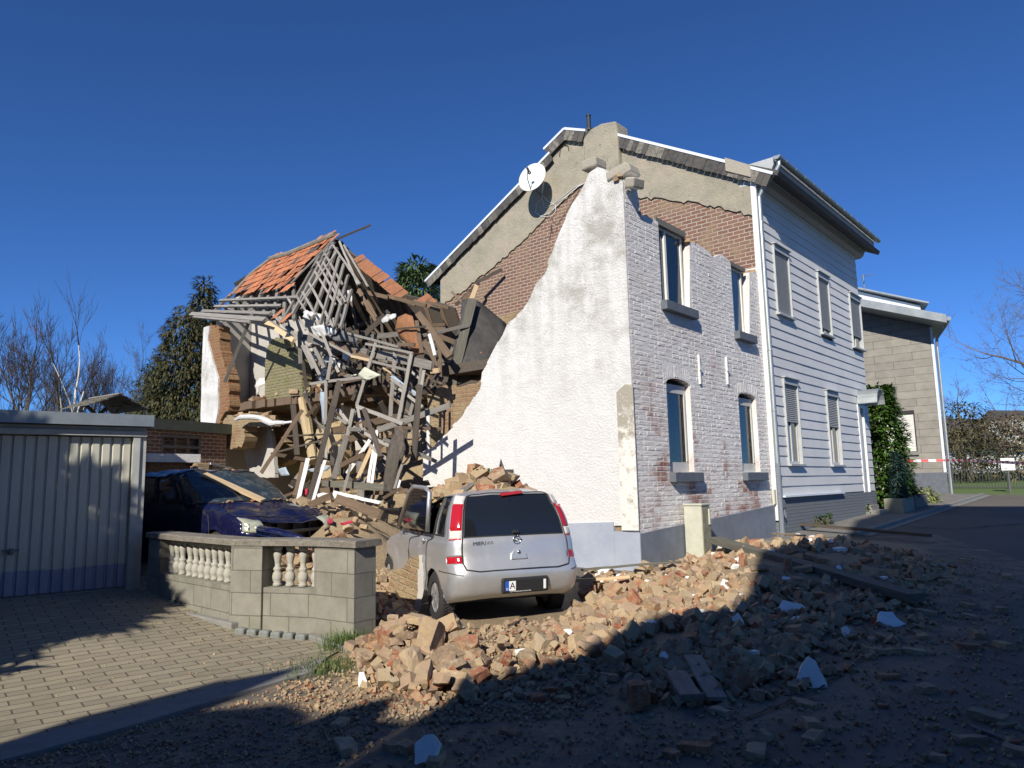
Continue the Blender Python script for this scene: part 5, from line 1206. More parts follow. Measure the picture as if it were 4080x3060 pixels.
for (x, y, d, w_, h_, rr, lab) in ((3915, 1890, 70, 9, 3.6, 1.5, "distant dark roofed house with a white dormer behind the winter hedge"), (4120, 1900, 80, 10, 4.0, 2.6, "second distant house partly hidden behind the hedge at the frame edge")):
    p = at_depth(x, y, d); hh = empty("distant_house", loc=(p.x, p.y, T(p.x, p.y)), rz=.3); tag(hh, lab, "house")
    b = MB(); b.box(-w_ / 2, -4, -1, w_ / 2, 4, h_ - 1.5); b.build("wall", M['white_trim'], hh)
    b = MB(); b.prism([(-4.6, h_ - 1.6), (4.6, h_ - 1.6), (0, h_ + rr)], -w_ / 2 - .4, w_ / 2 + .4, 0); b.build("roof", M['slate_roof'], hh)
    b = MB(); b.prism([(-.9, h_ - 1.2), (.9, h_ - 1.2), (.9, h_ + .2), (0, h_ + 1.1), (-.9, h_ + .2)], -4.4, -1.5, 1); dq = b.build("dormer", M['white_trim'], hh); b = MB(); b.box(-.5, -4.43, h_ - .9, .5, -4.402, h_); b.build("window", M['car_glass'], dq)
# ------------------------------------------------------------------ utility cabinet
s0, zc0 = fac(2885, 2240); mC = H @ Matrix.Translation((0, 0, 0)); cb_ = empty("utility_cabinet", mat=H); tag(cb_, "narrow weathered grey cabinet standing against the painted brick front", "utility cabinet")
cp = [HI @ gnd(x, y, G) for x, y in ((2745, 2250), (2795, 2255), (2837, 2225))]
y1c = -.08; sL = cp[0].x
d_ = .34; 
# place by its front left corner on the wall strip
pc = HI @ on_plane(2793, 2015, C0 - V * (d_ + .08), V); sL = pc.x; zt_ = pc.z; sRr = (HI @ on_plane(2826, 2015, C0 - V * (d_ + .08), V)).x
b = MB(); b.box(sL, -d_ - .08, .1, sRr, -.08, zt_); o = b.build("casing", M['cabinet'], cb_, bevel=.01)
b = MB(); b.box(sL - .02, -d_ - .10, zt_ + .001, sRr + .02, -.07, zt_ + .035); b.build("lid", M['cabinet'], cb_, bevel=.008)
b = MB(); b.box(sL + .012, -d_ - .094, .22, sRr - .012, -d_ - .081, zt_ - .03); b.build("door", M['cabinet_moss'], cb_); b = MB(); b.box(sRr - .10, -d_ - .125, zt_ - .34, sRr - .05, -d_ - .095, zt_ - .06); b.build("door_handle", M['cabinet'], cb_, bevel=.006)
# ------------------------------------------------------------------ buildings across the street behind the photographer (they throw the street shade)
Lh = -SUN_H.copy(); Pp = Vector((Lh.y, -Lh.x, 0)); TE = math.tan(SUN_EL)
def shade_profile(pts, D):
    out = []
    for x, y in pts:
        p = gnd(x, y); out.append((p.dot(Pp), p.z + (p.dot(Lh) + D) * TE))
    return out
def town_house(name, label, prof, D, depth, roofmat, mat='town_brick'):
    m = frame(-Lh * D, Pp); r = empty(name, mat=m); tag(r, label, "house")
    b = MB(); b.prism([(prof[0][0], -.5)] + prof + [(prof[-1][0], -.5)], -depth, 0, 1); b.build("wall", M[mat], r)
    b = MB()
    for (a, h) , (c, k) in zip(prof, prof[1:]):
        if abs(c - a) > .25: b.prism([(a, h + .01), (c, k + .01), (c, k + .1), (a, h + .1)], -depth - .02, .02, 1)
    b.build("roof", M[roofmat], r)
    w0, w1 = prof[0][0], prof[-1][0]; z = 1.0
    while z < min(p[1] for p in prof) - 1.2:
        x = w0 + .6
        while x < w1 - 1.2:
            e = empty("window"); e.parent = r
            b = MB(); b.box(x, .0, z, x + .9, .03, z + 1.3); b.build("pane", M['car_glass'], e); b = MB(); b.box(x - .06, .001, z - .1, x + .96, .08, z - .01); b.build("sill", M['kerb'], e); x += 1.9
        z += 2.7
P1 = shade_profile([(0, 3000), (300, 2900), (900, 2720), (1080, 2690), (1245, 2660), (1100, 2830), (1200, 2880), (1390, 2820), (1600, 2770), (1530, 2870), (1747, 2880)], 6.0)
P1 = [(-5.07, P1[0][1] - .3), (-5.06, P1[1][1]), *P1[2:5], (P1[4][0] + .04, P1[5][1] - .2), *P1[5:10], (-2.64, P1[10][1])]
P1 = sorted(P1, key=lambda t: t[0])
town_house("gabled_town_house", "gabled brick town house behind the photographer across the street", P1, 6.0, 7.0, 'slate_roof')
P2 = shade_profile([(1930, 2763), (2000, 2709), (2170, 2665), (2312, 2640), (2440, 2600), (2527, 2562), (2576, 2523), (2771, 2494), (2918, 2480), (3040, 2372)], 4.0)
P2[0] = (-2.63, P2[0][1]); P2 = sorted(P2, key=lambda t: t[0]); 
town_house("stepped_town_house", "brick town house with a rising roof close behind the photographer", P2, 4.0, 6.0, 'slate_roof')
P3 = shade_profile([(3137, 2228), (3264, 2190), (3351, 2165), (3300, 2105), (3400, 2075), (3537, 2033), (3635, 2013), (4080, 2013)], 3.0)
P3 = [(a_, h_ - .45) for a_, h_ in P3]
P3 = [(P2[-1][0] - .12, P3[0][1] - .9), (P3[0][0], P3[0][1]), (P3[1][0], P3[1][1]), (P3[2][0], P3[2][1]), *P3[4:], (14, P3[-1][1])]
P3 = sorted(P3, key=lambda t: t[0])
town_house("tall_town_house", "tall brick town house on the street side next to the photographer", P3, 3.0, 6.0, 'slate_roof')
# ------------------------------------------------------------------ ruined rear wing
rw = empty("ruined_wing", mat=H); tag(rw, "wrecked rear wing with torn open front and orange clay tiles on part of its roof", "house")
A2 = lambda x, y: (700 + x / 1.7015, 850 + y / 1.7015)
B6 = lambda x, y: (1200 + x / 3.072, 1150 + y / 3.072)
C7 = lambda x, y: (900 + x / 3.072, 1600 + y / 3.072)
D5 = lambda x, y: (780 + x / 3.072, 1250 + y / 3.072)
def SP(x, y, o): return on_plane(x, y, C0 + U * o, U)
def wpoly(name, conv, pts, o, th, mat, par=rw, rag=0.0, seed=1, step=.14):
    q = [gab(*conv(*p), o) for p in pts]
    if rag: q = ragged(q, step, rag, seed)
    b = MB(); b.prism(q, o, o + th, 0); return b.build(name, M[mat], par)
wpoly("end_wall", D5, [(95, 168), (165, 150), (145, 330), (190, 500), (240, 680), (275, 790), (265, 950), (275, 1100), (262, 1230), (240, 1340), (235, 1640), (70, 1640), (58, 1250), (72, 700)], -.04, .05, 'white_plaster', rag=.012, seed=4)
wpoly("broken_brick_edge", D5, [(100, 180), (150, 140), (290, 150), (290, 330), (320, 470), (350, 610), (395, 760), (412, 900), (412, 1060), (400, 1180), (330, 1250), (300, 1300), (300, 1640), (80, 1640), (80, 700)], .012, .34, 'orange_brick', rag=.06, seed=2, step=.09)
# rooms behind
E15 = gab(*D5(80, 900), 0)[0]
b = MB(); b.prism([(.36, .4), (3.0, .4), (3.0, 8.2), (2.0, 9.15), (.36, 7.0)], E15 - .36, E15 - .02, 1); b.build("gable_wall", M['grey_plaster'], rw)
b = MB(); b.prism([(E15 - .4, 4.2), (E15 - .4, 7.0), (gab(1330, 1400, 1.35)[0], 6.4), (gab(1290, 1500, 1.35)[0], 4.2)], 1.35, 1.5, 0); b.build("upper_room_wall", M['grey_plaster'], rw)
b = MB(); b.prism([(E15 - .4, 4.2), (E15 - .4, 7.2), (5.5, 5.2), (5.5, 4.2)], 3.3, 3.4, 0); b.build('dark_backing', M['wood_dark'], rw)  # dark sheet added so the open wreck stays dark inside
b = MB(); b.prism([(E15 - .4, .5), (E15 - .4, 4.2), (6.0, 4.2), (6.0, .5)], 2.9, 3.15, 0); b.build("lower_room_wall", M['ochre_plaster'], rw)
b = MB(); b.wall(ragged([(.35, 8.0), (2.9, 8.0), (2.9, E15 - .4), (.35, E15 - .4)], .2, .12, 8, keep=(1, 2)), [], 0, 1)
fl = MB(); pts = ragged([(.42, 8.0), (2.9, 8.0), (2.9, E15 - .4), (.25, E15 - .4), (.35, 12.5), (.7, 10.5)], .2, .10, 8, keep=(1, 2)); fl.prism(pts, 3.98, 4.2, 2); fl.build("upper_floor", M['wood_brown'], rw)
wpoly("mossy_wall", D5, [(985, 290), (1060, 310), (1100, 400), (1180, 410), (1240, 480), (1300, 600), (1305, 1040), (1210, 1110), (1100, 1160), (930, 1110), (850, 1030), (845, 600), (870, 420), (930, 330)], .8, .3, 'mossy_brick', rag=.03, seed=6)
wpoly("brown_wall_band", D5, [(230, 1430), (310, 1300), (420, 1240), (560, 1270), (860, 1290), (880, 1370), (600, 1370), (590, 1560), (560, 1640), (240, 1640)], .1, .4, 'ochre_brick', rag=.05, seed=7)
wpoly("grey_room_panel", C7, [(240, 295), (515, 305), (560, 420), (585, 640), (600, 930), (300, 930), (225, 700), (232, 420)], .9, .12, 'grey_plaster', rag=.02, seed=8)
wpoly("brown_pier", C7, [(520, 300), (700, 310), (740, 560), (770, 720), (640, 800), (590, 700), (560, 480)], 1.5, .3, 'ochre_brick', rag=.05, seed=9)
wpoly("yellow_wall", C7, [(765, 480), (985, 480), (990, 900), (780, 900)], 2.4, .1, 'old_plaster', rag=.02)
wpoly("loam_wall", C7, [(1110, 340), (1230, 260), (1400, 270), (1410, 420), (1390, 950), (1180, 950), (1100, 800), (1125, 600), (1095, 520)], 1.2, .35, 'ochre_plaster', rag=.05, seed=11)
wpoly("pink_block_wall", C7, [(1480, 420), (1590, 380), (1590, 900), (1440, 900)], 1.9, .2, 'corner_render', rag=.03)
wpoly("grey_wall", C7, [(1560, 110), (1720, 230), (1710, 620), (1590, 640), (1570, 300)], 1.6, .1, 'grey_plaster', rag=.02)
wpoly("loam_wall", C7, [(1850, 60), (2120, 40), (2110, 560), (1990, 860), (1890, 880), (1880, 300)], 1.5, .35, 'ochre_brick', rag=.06, seed=12)
wpoly("loam_wall", B6, [(400, 1480), (620, 1440), (660, 1659), (330, 1659)], 1.4, .3, 'ochre_plaster', rag=.06, seed=13)
wpoly("brick_stub", B6, [(1540, 1290), (1680, 1210), (1760, 1185), (1960, 1200), (2140, 1165), (2212, 1100), (2212, 1200), (1950, 1600), (1850, 1990), (1560, 1990), (1550, 1500)], .31, .3, 'ochre_brick', par=bh, rag=.05, seed=14)
b = MB(); a_, c_ = SP(*B6(1556, 1480), .28), SP(*B6(1562, 2000), .28); b.tube([HI @ a_, HI @ c_], .045, 8); b.build("drain_pipe", M['white_trim'], bh)
# roof: front slope plane through eaves and ridge
rp0 = H @ Vector((0, E15, 6.75)); rn = (H.to_3x3() @ Vector((-2.45, 0, 2.0))).normalized()
def RP(x, y, off=0.0): return on_plane(x, y, rp0 + rn * off, rn)
def proj(p):
    d = p - CAM; yy = d.y * math.cos(PITCH) + d.z * math.sin(PITCH); zz = -d.y * math.sin(PITCH) + d.z * math.cos(PITCH); a, b_ = d.x / yy, zz / yy
    s, c = math.sin(ROLL), math.cos(ROLL); return 2040 + (c * a - s * b_) * FPX, 1530 - (s * a + c * b_) * FPX
def tile_field(b, poly, org, eu, ev, eu0, eu1, ev0, ev1, miss, seed, wob=.02):
    """interlocking clay pantiles over an outline given in photo pixels; eu across, ev up the slope"""
    r = random.Random(seed); nn = eu.cross(ev).normalized(); nn = nn if nn.dot(CAM - org) > 0 else -nn; TW, TLn = .225, .33
    u = eu0
    j = 0
    v = ev0
    while v < ev1:
        u = eu0
        while u < eu1:
            c = org + eu * (u + TW / 2) + ev * (v + TLn / 2)
            if inpoly(*proj(c), poly) and r.random() > miss:
                sag = r.uniform(-wob, wob) * .5; sk = r.uniform(-.02, .02); vs = []
                for (tt, lift) in ((0, .035), (TLn + .05, .008)):
                    for k in range(7):
                        q = k / 6; hgt = .032 * math.sin(q * math.pi * 1.0) ** 2 * 1.2 + .012 * math.cos(q * math.pi * 2)
                        vs.append(org + eu * (u + q * TW * 1.04 + sk * tt) + ev * (v + tt) + nn * (hgt + lift + sag))
                for k in range(7): vs.append(vs[k] - nn * .018)
                b.add(vs, [(k, k + 1, k + 8, k + 7) for k in range(6)] + [(14 + k, 15 + k, k + 1, k) for k in range(6)])
            u += TW
        v += TLn
eu = V.copy(); ev = (H.to_3x3() @ Vector((2.0, 0, 2.45))).normalized()
poly = [A2(*p) for p in ((1080, 138), (770, 268), (640, 305), (510, 405), (375, 555), (770, 518), (800, 470), (870, 375), (960, 285), (1075, 175))]
b = MB(); tile_field(b, poly, rp0 - V * 6, eu, ev, 0, 6.4, -.6, 4.2, .05, 5); b.build("roof_tiles", M['tile'], rw, mat=None).matrix_parent_inverse = HI
b = MB(); q = [HI @ RP(*A2(*p), .06) for p in ((1082, 142), (930, 205), (770, 272), (640, 308), (510, 408), (380, 552))]; b.tube(q[:4], .085, 8); b.build("ridge_tiles", M['coping'], rw); b = MB(); b.tube(q[3:], .05, 6); b.build("verge_mortar", M['wood_grey'], rw)
def part_stick(name, p, q, w, t, mat, up=None):
    o = stick(p, q, w, t, mat, name, None, None, up=up); o.parent = rw; o.matrix_parent_inverse = HI; return o
PXM = lambda p: (p - CAM).dot(Vector((0, math.cos(PITCH), math.sin(PITCH)))) / FPX
def roof_sticks(name, lst, off, mat, t=.7, conv=A2, sc=1.7015):
    for x1, y1, x2, y2, w_ in lst:
        p, q = RP(*conv(x1, y1), off), RP(*conv(x2, y2), off); w_ = w_ / sc * PXM((p + q) / 2); part_stick(name, p, q, w_, w_ * t, mat, up=-rn)
roof_sticks("rafter", [(860, 650, 1072, 195, 24), (930, 710, 1090, 240, 24), (985, 745, 1112, 290, 22), (1030, 745, 1142, 340, 22), (1078, 770, 1168, 420, 22), (790, 690, 1045, 215, 26), (720, 740, 1010, 235, 24), (1115, 780, 1190, 520, 22)], -.05, 'wood_grey')
roof_sticks("rafter", [(230 + 72 * k, 700 + 2 * k, 385 + 52 * k, 540 - 6 * k, 26) for k in range(9)], -.10, 'wood_grey')
roof_sticks("batten", [(1060, 205, 1250, 480, 15), (1000, 250, 1130, 480, 15), (1040, 400, 1110, 560, 14), (960, 330, 1125, 620, 15), (905, 470, 1068, 765, 17), (865, 540, 950, 690, 15), (945, 395, 1085, 620, 14), (1110, 190, 1235, 480, 15), (1140, 215, 1300, 490, 14), (820, 560, 905, 700, 14), (1000, 330, 1150, 600, 13)], .03, 'wood_pale')
roof_sticks("batten", [(980, 740, 1110, 315, 15), (1035, 735, 1140, 360, 14), (850, 600, 1092, 262, 13)], .06, 'wood_pale')
roof_sticks("eaves_batten", [(300, 592, 825, 570, 20), (265, 632, 710, 626, 20), (180, 665, 645, 682, 26)], .04, 'wood_pale')
roof_sticks("eaves_board", [(105, 685, 610, 726, 34), (125, 702, 500, 738, 20)], .10, 'wood_pale')
roof_sticks("verge_board", [(775, 482, 1082, 165, 14)], .12, 'wood_pale')
# sagging rear slope, seen from underneath
top = [(400, 470), (640, 315), (850, 235), (1060, 158), (1130, 190), (1200, 268), (1300, 330), (1365, 410), (1440, 490), (1500, 530), (1560, 548), (1690, 578), (1800, 606), (1900, 640)]
b = MB(); vs = []; m = 8; TP = []
for i, p in enumerate(top):
    a = HI @ SP(*A2(*p), 2.05 + .10 * max(0, i - 3)); e = Vector((4.8, a.y + .1, max(3.6, a.z - 2.6 - .1 * max(0, i - 3))))
    TP.append(a)
    for k in range(m + 1): q = a.lerp(e, k / m); vs.append(q + Vector((0, 0, -.25 * math.sin(k / m * math.pi))))
b.add(vs, [(i * (m + 1) + k, i * (m + 1) + k + 1, (i + 1) * (m + 1) + k + 1, (i + 1) * (m + 1) + k) for i in range(len(top) - 1) for k in range(m)])
o = b.build("rear_slope", M['wood_dark'], rw); q = o.modifiers.new("thick", 'SOLIDIFY'); q.thickness = .06
b = MB(); b.prism([(2.0, 9.2), (4.8, 6.4), (4.8, .5), (3.2, .5), (3.2, 7.9)], E15 - .35, E15, 1); b.box(4.8, 6.0, .4, 5.0, E15, 6.5); b.build("rear_wall", M['ochre_brick'], rw)
for i in range(1, 13):
    a = TP[i]; e = Vector((4.6, a.y + .1, max(3.6, a.z - 2.6 - .1 * max(0, i - 3)) - .05)); part_stick("rear_rafter", H @ (a + Vector((-.05, 0, -.12))), H @ (e + Vector((-.05, 0, -.12))), .10, .12, 'wood_brown')
# orange tiled strip along the sagging edge
poly2 = [A2(*p) for p in ((1212, 282), (1300, 308), (1365, 400), (1445, 488), (1510, 528), (1640, 570), (1790, 606), (1740, 625), (1590, 585), (1450, 555), (1360, 470), (1270, 370))]
k0 = SP(*A2(1212, 282), 1.9); k1 = SP(*A2(1560, 575), 1.9); ex = (k1 - k0).normalized(); ez = (Vector((0, 0, 1)) * .8 + U * .55); ez = (ez - ex * ez.dot(ex)).normalized()
b = MB(); tile_field(b, poly2, k0 - ex * .5 - ez * 1.2, ex, ez, 0, 7, 0, 3.0, .06, 9, .09); b.build("slipped_tiles", M['old_tile'], rw).matrix_parent_inverse = HI
# ------------------------------------------------------------------ loose timbers (traced one by one, each at its own depth)
LAB = {'wood_pale': ("pale weathered roof batten hanging loose over the wrecked wing", "roof battens fallen over the wreck"),
       'wood_grey': ("grey weathered timber lying loose in the wrecked wing", "grey timbers fallen in the wreck"),
       'wood_brown': ("brown timber standing askew in the wrecked wing", "brown timbers in the wreck"),
       'wood_dark': ("dark old timber sticking out of the wrecked wing", "dark timbers in the wreck"),
       'wood_white': ("white painted lath standing in the rubble in front of the wrecked wing", "white laths in the rubble")}
def loose(conv, sc, lst):
    for x1, y1, x2, y2, w_, o1, o2, mat, *ex in lst:
        p, q = SP(*conv(x1, y1), o1), SP(*conv(x2, y2), o2); wm = w_ / sc * PXM((p + q) / 2)
        lab, grp = LAB.get(mat, (None, None)); nm = "roof_batten" if mat == 'wood_pale' else ("lath" if mat == 'wood_white' else "timber"); ca = "batten" if mat == 'wood_pale' else ("lath" if mat == 'wood_white' else "timber")
        if ex: lab, grp, nm, ca = ex[0], None, ex[1], ex[1].replace("_", " ")
        stick(p, q, wm, max(.022, wm * (.35 if wm > .15 else .6)), mat, nm, lab, ca, grp)
loose(A2, 1.7015, [(1100, 172, 1322, 80, 14, 1.9, 1.5, 'wood_dark', "lone dark rafter end pointing up from the roof peak into the sky", "rafter"),
    (335, 1140, 515, 690, 22, -.25, -.35, 'wood_grey', "long grey batten leaning across the open upper room beside the white wall strip", "roof_batten"),
    (590, 722, 800, 862, 34, -.3, -.5, 'wood_pine', "short pale brown rafter end snapped off under the sagging eaves", "rafter"),
    (640, 668, 850, 868, 20, -.35, -.55, 'wood_pale'), (700, 700, 910, 900, 18, -.3, -.5, 'wood_pale'), (600, 690, 800, 850, 14, -.2, -.45, 'wood_grey'), (760, 570, 880, 790, 16, -.1, -.4, 'wood_pale'), (840, 800, 846, 1012, 27, -.55, -.5, 'wood_grey'),
    (1110, 690, 1180, 860, 20, .3, .2, 'wood_dark'), (1180, 560, 1230, 780, 22, .8, .6, 'wood_brown'), (1230, 530, 1440, 570, 22, 1.0, .9, 'wood_brown'), (1270, 600, 1360, 720, 28, 1.0, .8, 'wood_brown'), (1480, 570, 1700, 630, 24, 1.2, 1.2, 'wood_brown'),
    (1700, 600, 1850, 640, 20, 1.2, 1.2, 'wood_brown'), (2040, 470, 2210, 380, 24, 5.3, 5.6, 'wood_dark'), (1900, 620, 2060, 470, 26, 5.0, 5.3, 'wood_dark'), (1870, 530, 1960, 620, 16, 4.2, 4.0, 'wood_brown'), (1990, 620, 2040, 490, 30, 4.6, 5.0, 'wood_pine', "splintered orange brown rafter stub against the grey gable", "rafter"), (1940, 600, 1990, 540, 28, 4.5, 4.8, 'wood_brown')])
loose(B6, 3.072, [(30, 600, 820, 790, 95, -.4, -.5, 'wood_grey', "thick grey squared beam lying slanting across the middle of the wreck", "beam"), (800, 775, 1610, 945, 105, -.35, -.45, 'wood_grey', "wide grey plank with a sawn end poking out on the right of the wreck", "plank"),
    (340, 625, 850, 880, 80, -.55, -.6, 'wood_brown', "thick weathered brown beam resting on the grey beam in the wreck", "beam"),
    (90, 545, 640, 830, 32, -.62, -.7, 'wood_pale'), (480, 520, 1190, 712, 30, -.65, -.8, 'wood_pale'), (780, 672, 1370, 790, 30, -.85, -.95, 'wood_pale'), (870, 892, 1310, 1000, 32, -.9, -.95, 'wood_pale'), (610, 825, 850, 880, 34, -.75, -.8, 'wood_pine', "freshly split pale batten beside the thick brown beam", "roof_batten"),
    (912, 665, 672, 1450, 36, -.85, -1.2, 'wood_pale'), (945, 700, 715, 1460, 22, -.75, -1.1, 'wood_dark'), (1350, 800, 1180, 1640, 42, -.95, -1.3, 'wood_pale'), (1385, 800, 1225, 1640, 26, -.85, -1.2, 'wood_dark'), (1150, 770, 1088, 1590, 48, -.6, -.9, 'wood_grey'), (1502, 1010, 1400, 1655, 36, -.8, -1.1, 'wood_pale'), (1470, 945, 1425, 1310, 32, -.7, -.8, 'wood_grey'),
    (1330, 1000, 1462, 1115, 30, -.7, -.75, 'wood_pale'), (1190, 1220, 1490, 1452, 36, -1.0, -1.1, 'wood_pale'), (1110, 1110, 1330, 1275, 38, -.95, -1.0, 'wood_pale'), (680, 1440, 1240, 1652, 48, -1.3, -1.4, 'wood_pale'), (110, 1162, 745, 1085, 34, -1.0, -.9, 'wood_pale'), (520, 1152, 870, 1078, 26, -.7, -.6, 'wood_brown'), (1070, 1297, 1400, 1590, 28, -.8, -.9, 'wood_brown'),
    (1430, 300, 1820, 835, 85, .3, -.1, 'wood_brown', "stout light brown rafter slanting down beside the fallen slate roof", "rafter"), (1510, 660, 1690, 950, 72, .1, -.1, 'wood_brown'), (1690, 720, 1705, 1185, 50, .0, -.2, 'wood_brown'), (1415, 410, 1480, 790, 50, .2, .0, 'wood_brown'), (840, 595, 1210, 552, 62, .3, .3, 'wood_grey'), (1160, 495, 1520, 462, 24, .0, .0, 'wood_dark'), (1620, 445, 1765, 440, 40, .7, .7, 'wood_brown'), (1620, 492, 1765, 490, 36, .7, .7, 'wood_brown'), (1650, 532, 1765, 528, 30, .7, .7, 'wood_brown'),
    (180, 365, 370, 830, 36, -.7, -.85, 'wood_pale'), (370, 825, 322, 1125, 42, -.85, -1.0, 'wood_pale'), (302, 1110, 296, 1670, 38, -1.0, -1.3, 'wood_pale'), (20, 40, 155, 250, 26, -.1, -.1, 'wood_pale'), (20, 700, 150, 985, 42, -.6, -.7, 'wood_pale'), (50, 690, 232, 1065, 40, -.55, -.7, 'wood_pale'), (160, 730, 292, 985, 46, -.5, -.6, 'wood_grey'), (370, 860, 455, 1015, 36, -.7, -.75, 'wood_pale'), (250, 780, 190, 1060, 30, -.4, -.5, 'wood_grey'), (470, 1130, 505, 1230, 40, -.7, -.75, 'wood_grey'),
    (700, 20, 940, 440, 46, .9, .7, 'wood_brown'), (800, 150, 935, 352, 44, .8, .7, 'wood_brown'), (720, 30, 1060, 112, 60, 1.1, 1.1, 'wood_brown'), (1060, 90, 1400, 190, 44, 1.4, 1.4, 'wood_brown'), (1380, 150, 1690, 260, 44, 1.4, 1.4, 'wood_brown'), (640, 700, 940, 650, 40, .0, .0, 'wood_dark'), (1180, 680, 1400, 690, 46, -.1, -.1, 'wood_brown'), (1540, 1010, 1560, 1220, 60, -.3, -.4, 'wood_brown'), (1590, 1010, 1680, 1000, 60, -.4, -.4, 'wood_pine', "short square cut beam end facing outwards below the rusty sheet", "beam"),
    (900, 1000, 1100, 960, 26, -.5, -.5, 'wood_brown'), (1000, 970, 1230, 1120, 22, -.6, -.6, 'wood_pine', "thin splintered lath behind the ladder of battens", "lath"), (420, 1560, 560, 1659, 30, -1.3, -1.35, 'wood_grey'), (1380, 1350, 1330, 1540, 40, -.9, -1.0, 'wood_grey'), (470, 1140, 335, 1659, 70, -1.15, -1.5, 'wood_dark')])
loose(C7, 3.072, [(930, 110, 430, 880, 46, -.9, -1.6, 'wood_brown', "long brown rafter leaning from the torn floor down to the blue car", "rafter"), (1330, 10, 1010, 1240, 66, -1.3, -2.4, 'wood_dark', "long dark post standing aslant in front of the wreck", "post"), (1225, 380, 1225, 690, 30, -1.35, -1.5, 'wood_pale'),
    (1000, 710, 885, 1205, 50, -2.2, -2.6, 'wood_white'), (1215, 705, 1060, 1245, 38, -2.2, -2.6, 'wood_white'), (940, 765, 838, 1165, 46, -2.0, -2.4, 'wood_brown'), (1550, 110, 1488, 425, 46, -1.2, -1.3, 'wood_pale'), (1480, 415, 1315, 955, 70, -1.3, -1.8, 'wood_grey'), (1395, 560, 1340, 955, 30, -1.3, -1.7, 'wood_grey'),
    (1190, 1000, 1945, 1052, 82, -2.0, -2.2, 'wood_moss', "wide grey board lying level across the foot of the wreck", "plank"), (1530, 760, 1422, 1185, 34, -2.2, -2.5, 'wood_pale'), (1785, 560, 1620, 925, 46, -1.6, -1.9, 'wood_pine', "tan post leaning among the white window frames", "post"), (1830, 370, 1480, 885, 46, -1.4, -1.8, 'wood_white'), (1850, 350, 1735, 1005, 36, -1.45, -1.9, 'wood_white'), (1860, 480, 1785, 1005, 34, -1.5, -1.9, 'wood_white'),
    (1350, 190, 1500, 268, 36, -1.1, -1.1, 'wood_pale'), (1550, 310, 2010, 552, 42, -1.5, -1.6, 'wood_pale'), (1760, 530, 1990, 722, 38, -1.6, -1.7, 'wood_pale'), (2110, 315, 2230, 640, 90, -1.7, -1.8, 'wood_brown', "reddish brown beam hanging beside the dark torn felt", "beam"),
    (1040, 1262, 1290, 1150, 84, -2.9, -2.8, 'wood_brown', "splintered rough log end beside the blue car bonnet", "log"), (1350, 1185, 1900, 1390, 115, -3.0, -3.2, 'wood_brown', "rough hewn brown beam lying in front of the silver car", "beam"), (1330, 1112, 1885, 1240, 40, -2.8, -3.0, 'wood_white'), (1420, 775, 1690, 640, 56, -1.8, -1.7, 'wood_brown'), (1000, 1000, 1130, 860, 22, -2.1, -2.1, 'wood_dark'), (2150, 780, 2060, 1060, 30, -2.0, -2.1, 'wood_pale'), (2130, 980, 2090, 1120, 26, -2.2, -2.3, 'wood_white'), (1930, 1180, 2140, 1060, 40, -2.4, -2.5, 'wood_brown'), (990, 180, 1110, 40, 44, -.6, -.6, 'wood_brown')])
# plaster covered post and hanging cables
b = MB(); b.tube([SP(*C7(*p), o) for p, o in (((925, -30), .0), ((945, 100), -.1), ((985, 250), -.2), ((1020, 450), -.3), ((1075, 740), -.5))], [.07, .09, .15, .13, .12], 9)
o = b.build("plaster_post", M['ochre_plaster']); tag(o, "tan post caked with loam plaster under the torn floor edge", "post"); q = o.modifiers.new("r", 'DISPLACE'); tx = bpy.data.textures.new("lumps", 'CLOUDS'); tx.noise_scale = .12; q.texture = tx; q.strength = .08
b = MB(); b.tube([SP(*D5(*p), -.2) for p in ((480, 1300), (560, 1265), (690, 1262), (790, 1275), (860, 1310), (930, 1345), (1000, 1335), (1080, 1335))], [.03, .07, .07, .065, .09, .08, .06, .055], 8); tag(b.build("insulated_pipe", M['felt_white']), "sagging pale insulated pipe along the torn floor edge", "pipe")
b = MB(); b.tube([SP(*D5(*p), -.2) for p in ((1080, 1335), (1170, 1325), (1300, 1285))], .035, 8); tag(b.build("white_pipe", M['white_trim']), "short white plastic pipe end beside the leaning brown rafter", "pipe")
b = MB(); b.tube([SP(*D5(300, y), .7) for y in (250, 480)], .07, 12); tag(b.build("orange_pipe", flat("orange_plastic", (.45, .12, .05), .5)), "orange plastic pipe stub beside the broken brick edge", "pipe")
b = MB(); b.tube([SP(*B6(*p), -.2) for p in ((1570, 560), (1610, 700), (1640, 820))], .04, 8); tag(b.build("white_pipe", M['white_trim']), "thin white pipe standing among brown timbers by the slate roof", "pipe")
b = MB(); b.box(-.5, -.05, -.2, .5, .05, .2); 
# torn sheets, panels and tiles
def torn(conv, pts, o, mat, name, label, cat, curl=.05, th=.015, seed=1):
    P = [SP(*conv(*p), o if not isinstance(o, (list, tuple)) else o[i]) for i, p in enumerate(pts)]
    bm = bmesh.new(); vv = [bm.verts.new(p) for p in P]; f = bm.faces.new(vv); bmesh.ops.triangulate(bm, faces=[f]); bmesh.ops.subdivide_edges(bm, edges=bm.edges[:], cuts=3, use_grid_fill=True)
    r = Vector((seed * 3.1, seed * 1.7, 0))
    for v in bm.verts:
        k = noise.noise(v.co * 2.1 + r) * curl + noise.noise(v.co * 7 + r) * curl * .35; v.co += U * k + Vector((0, 0, .4 * k))
    me = bpy.data.meshes.new(name); bm.to_mesh(me); bm.free(); me.materials.append(M[mat]); me.polygons.foreach_set("use_smooth", [True] * len(me.polygons)); box_uv(me)
    ob = link(name, me); q = ob.modifiers.new("thick", 'SOLIDIFY'); q.thickness = th; return tag(ob, label, cat)
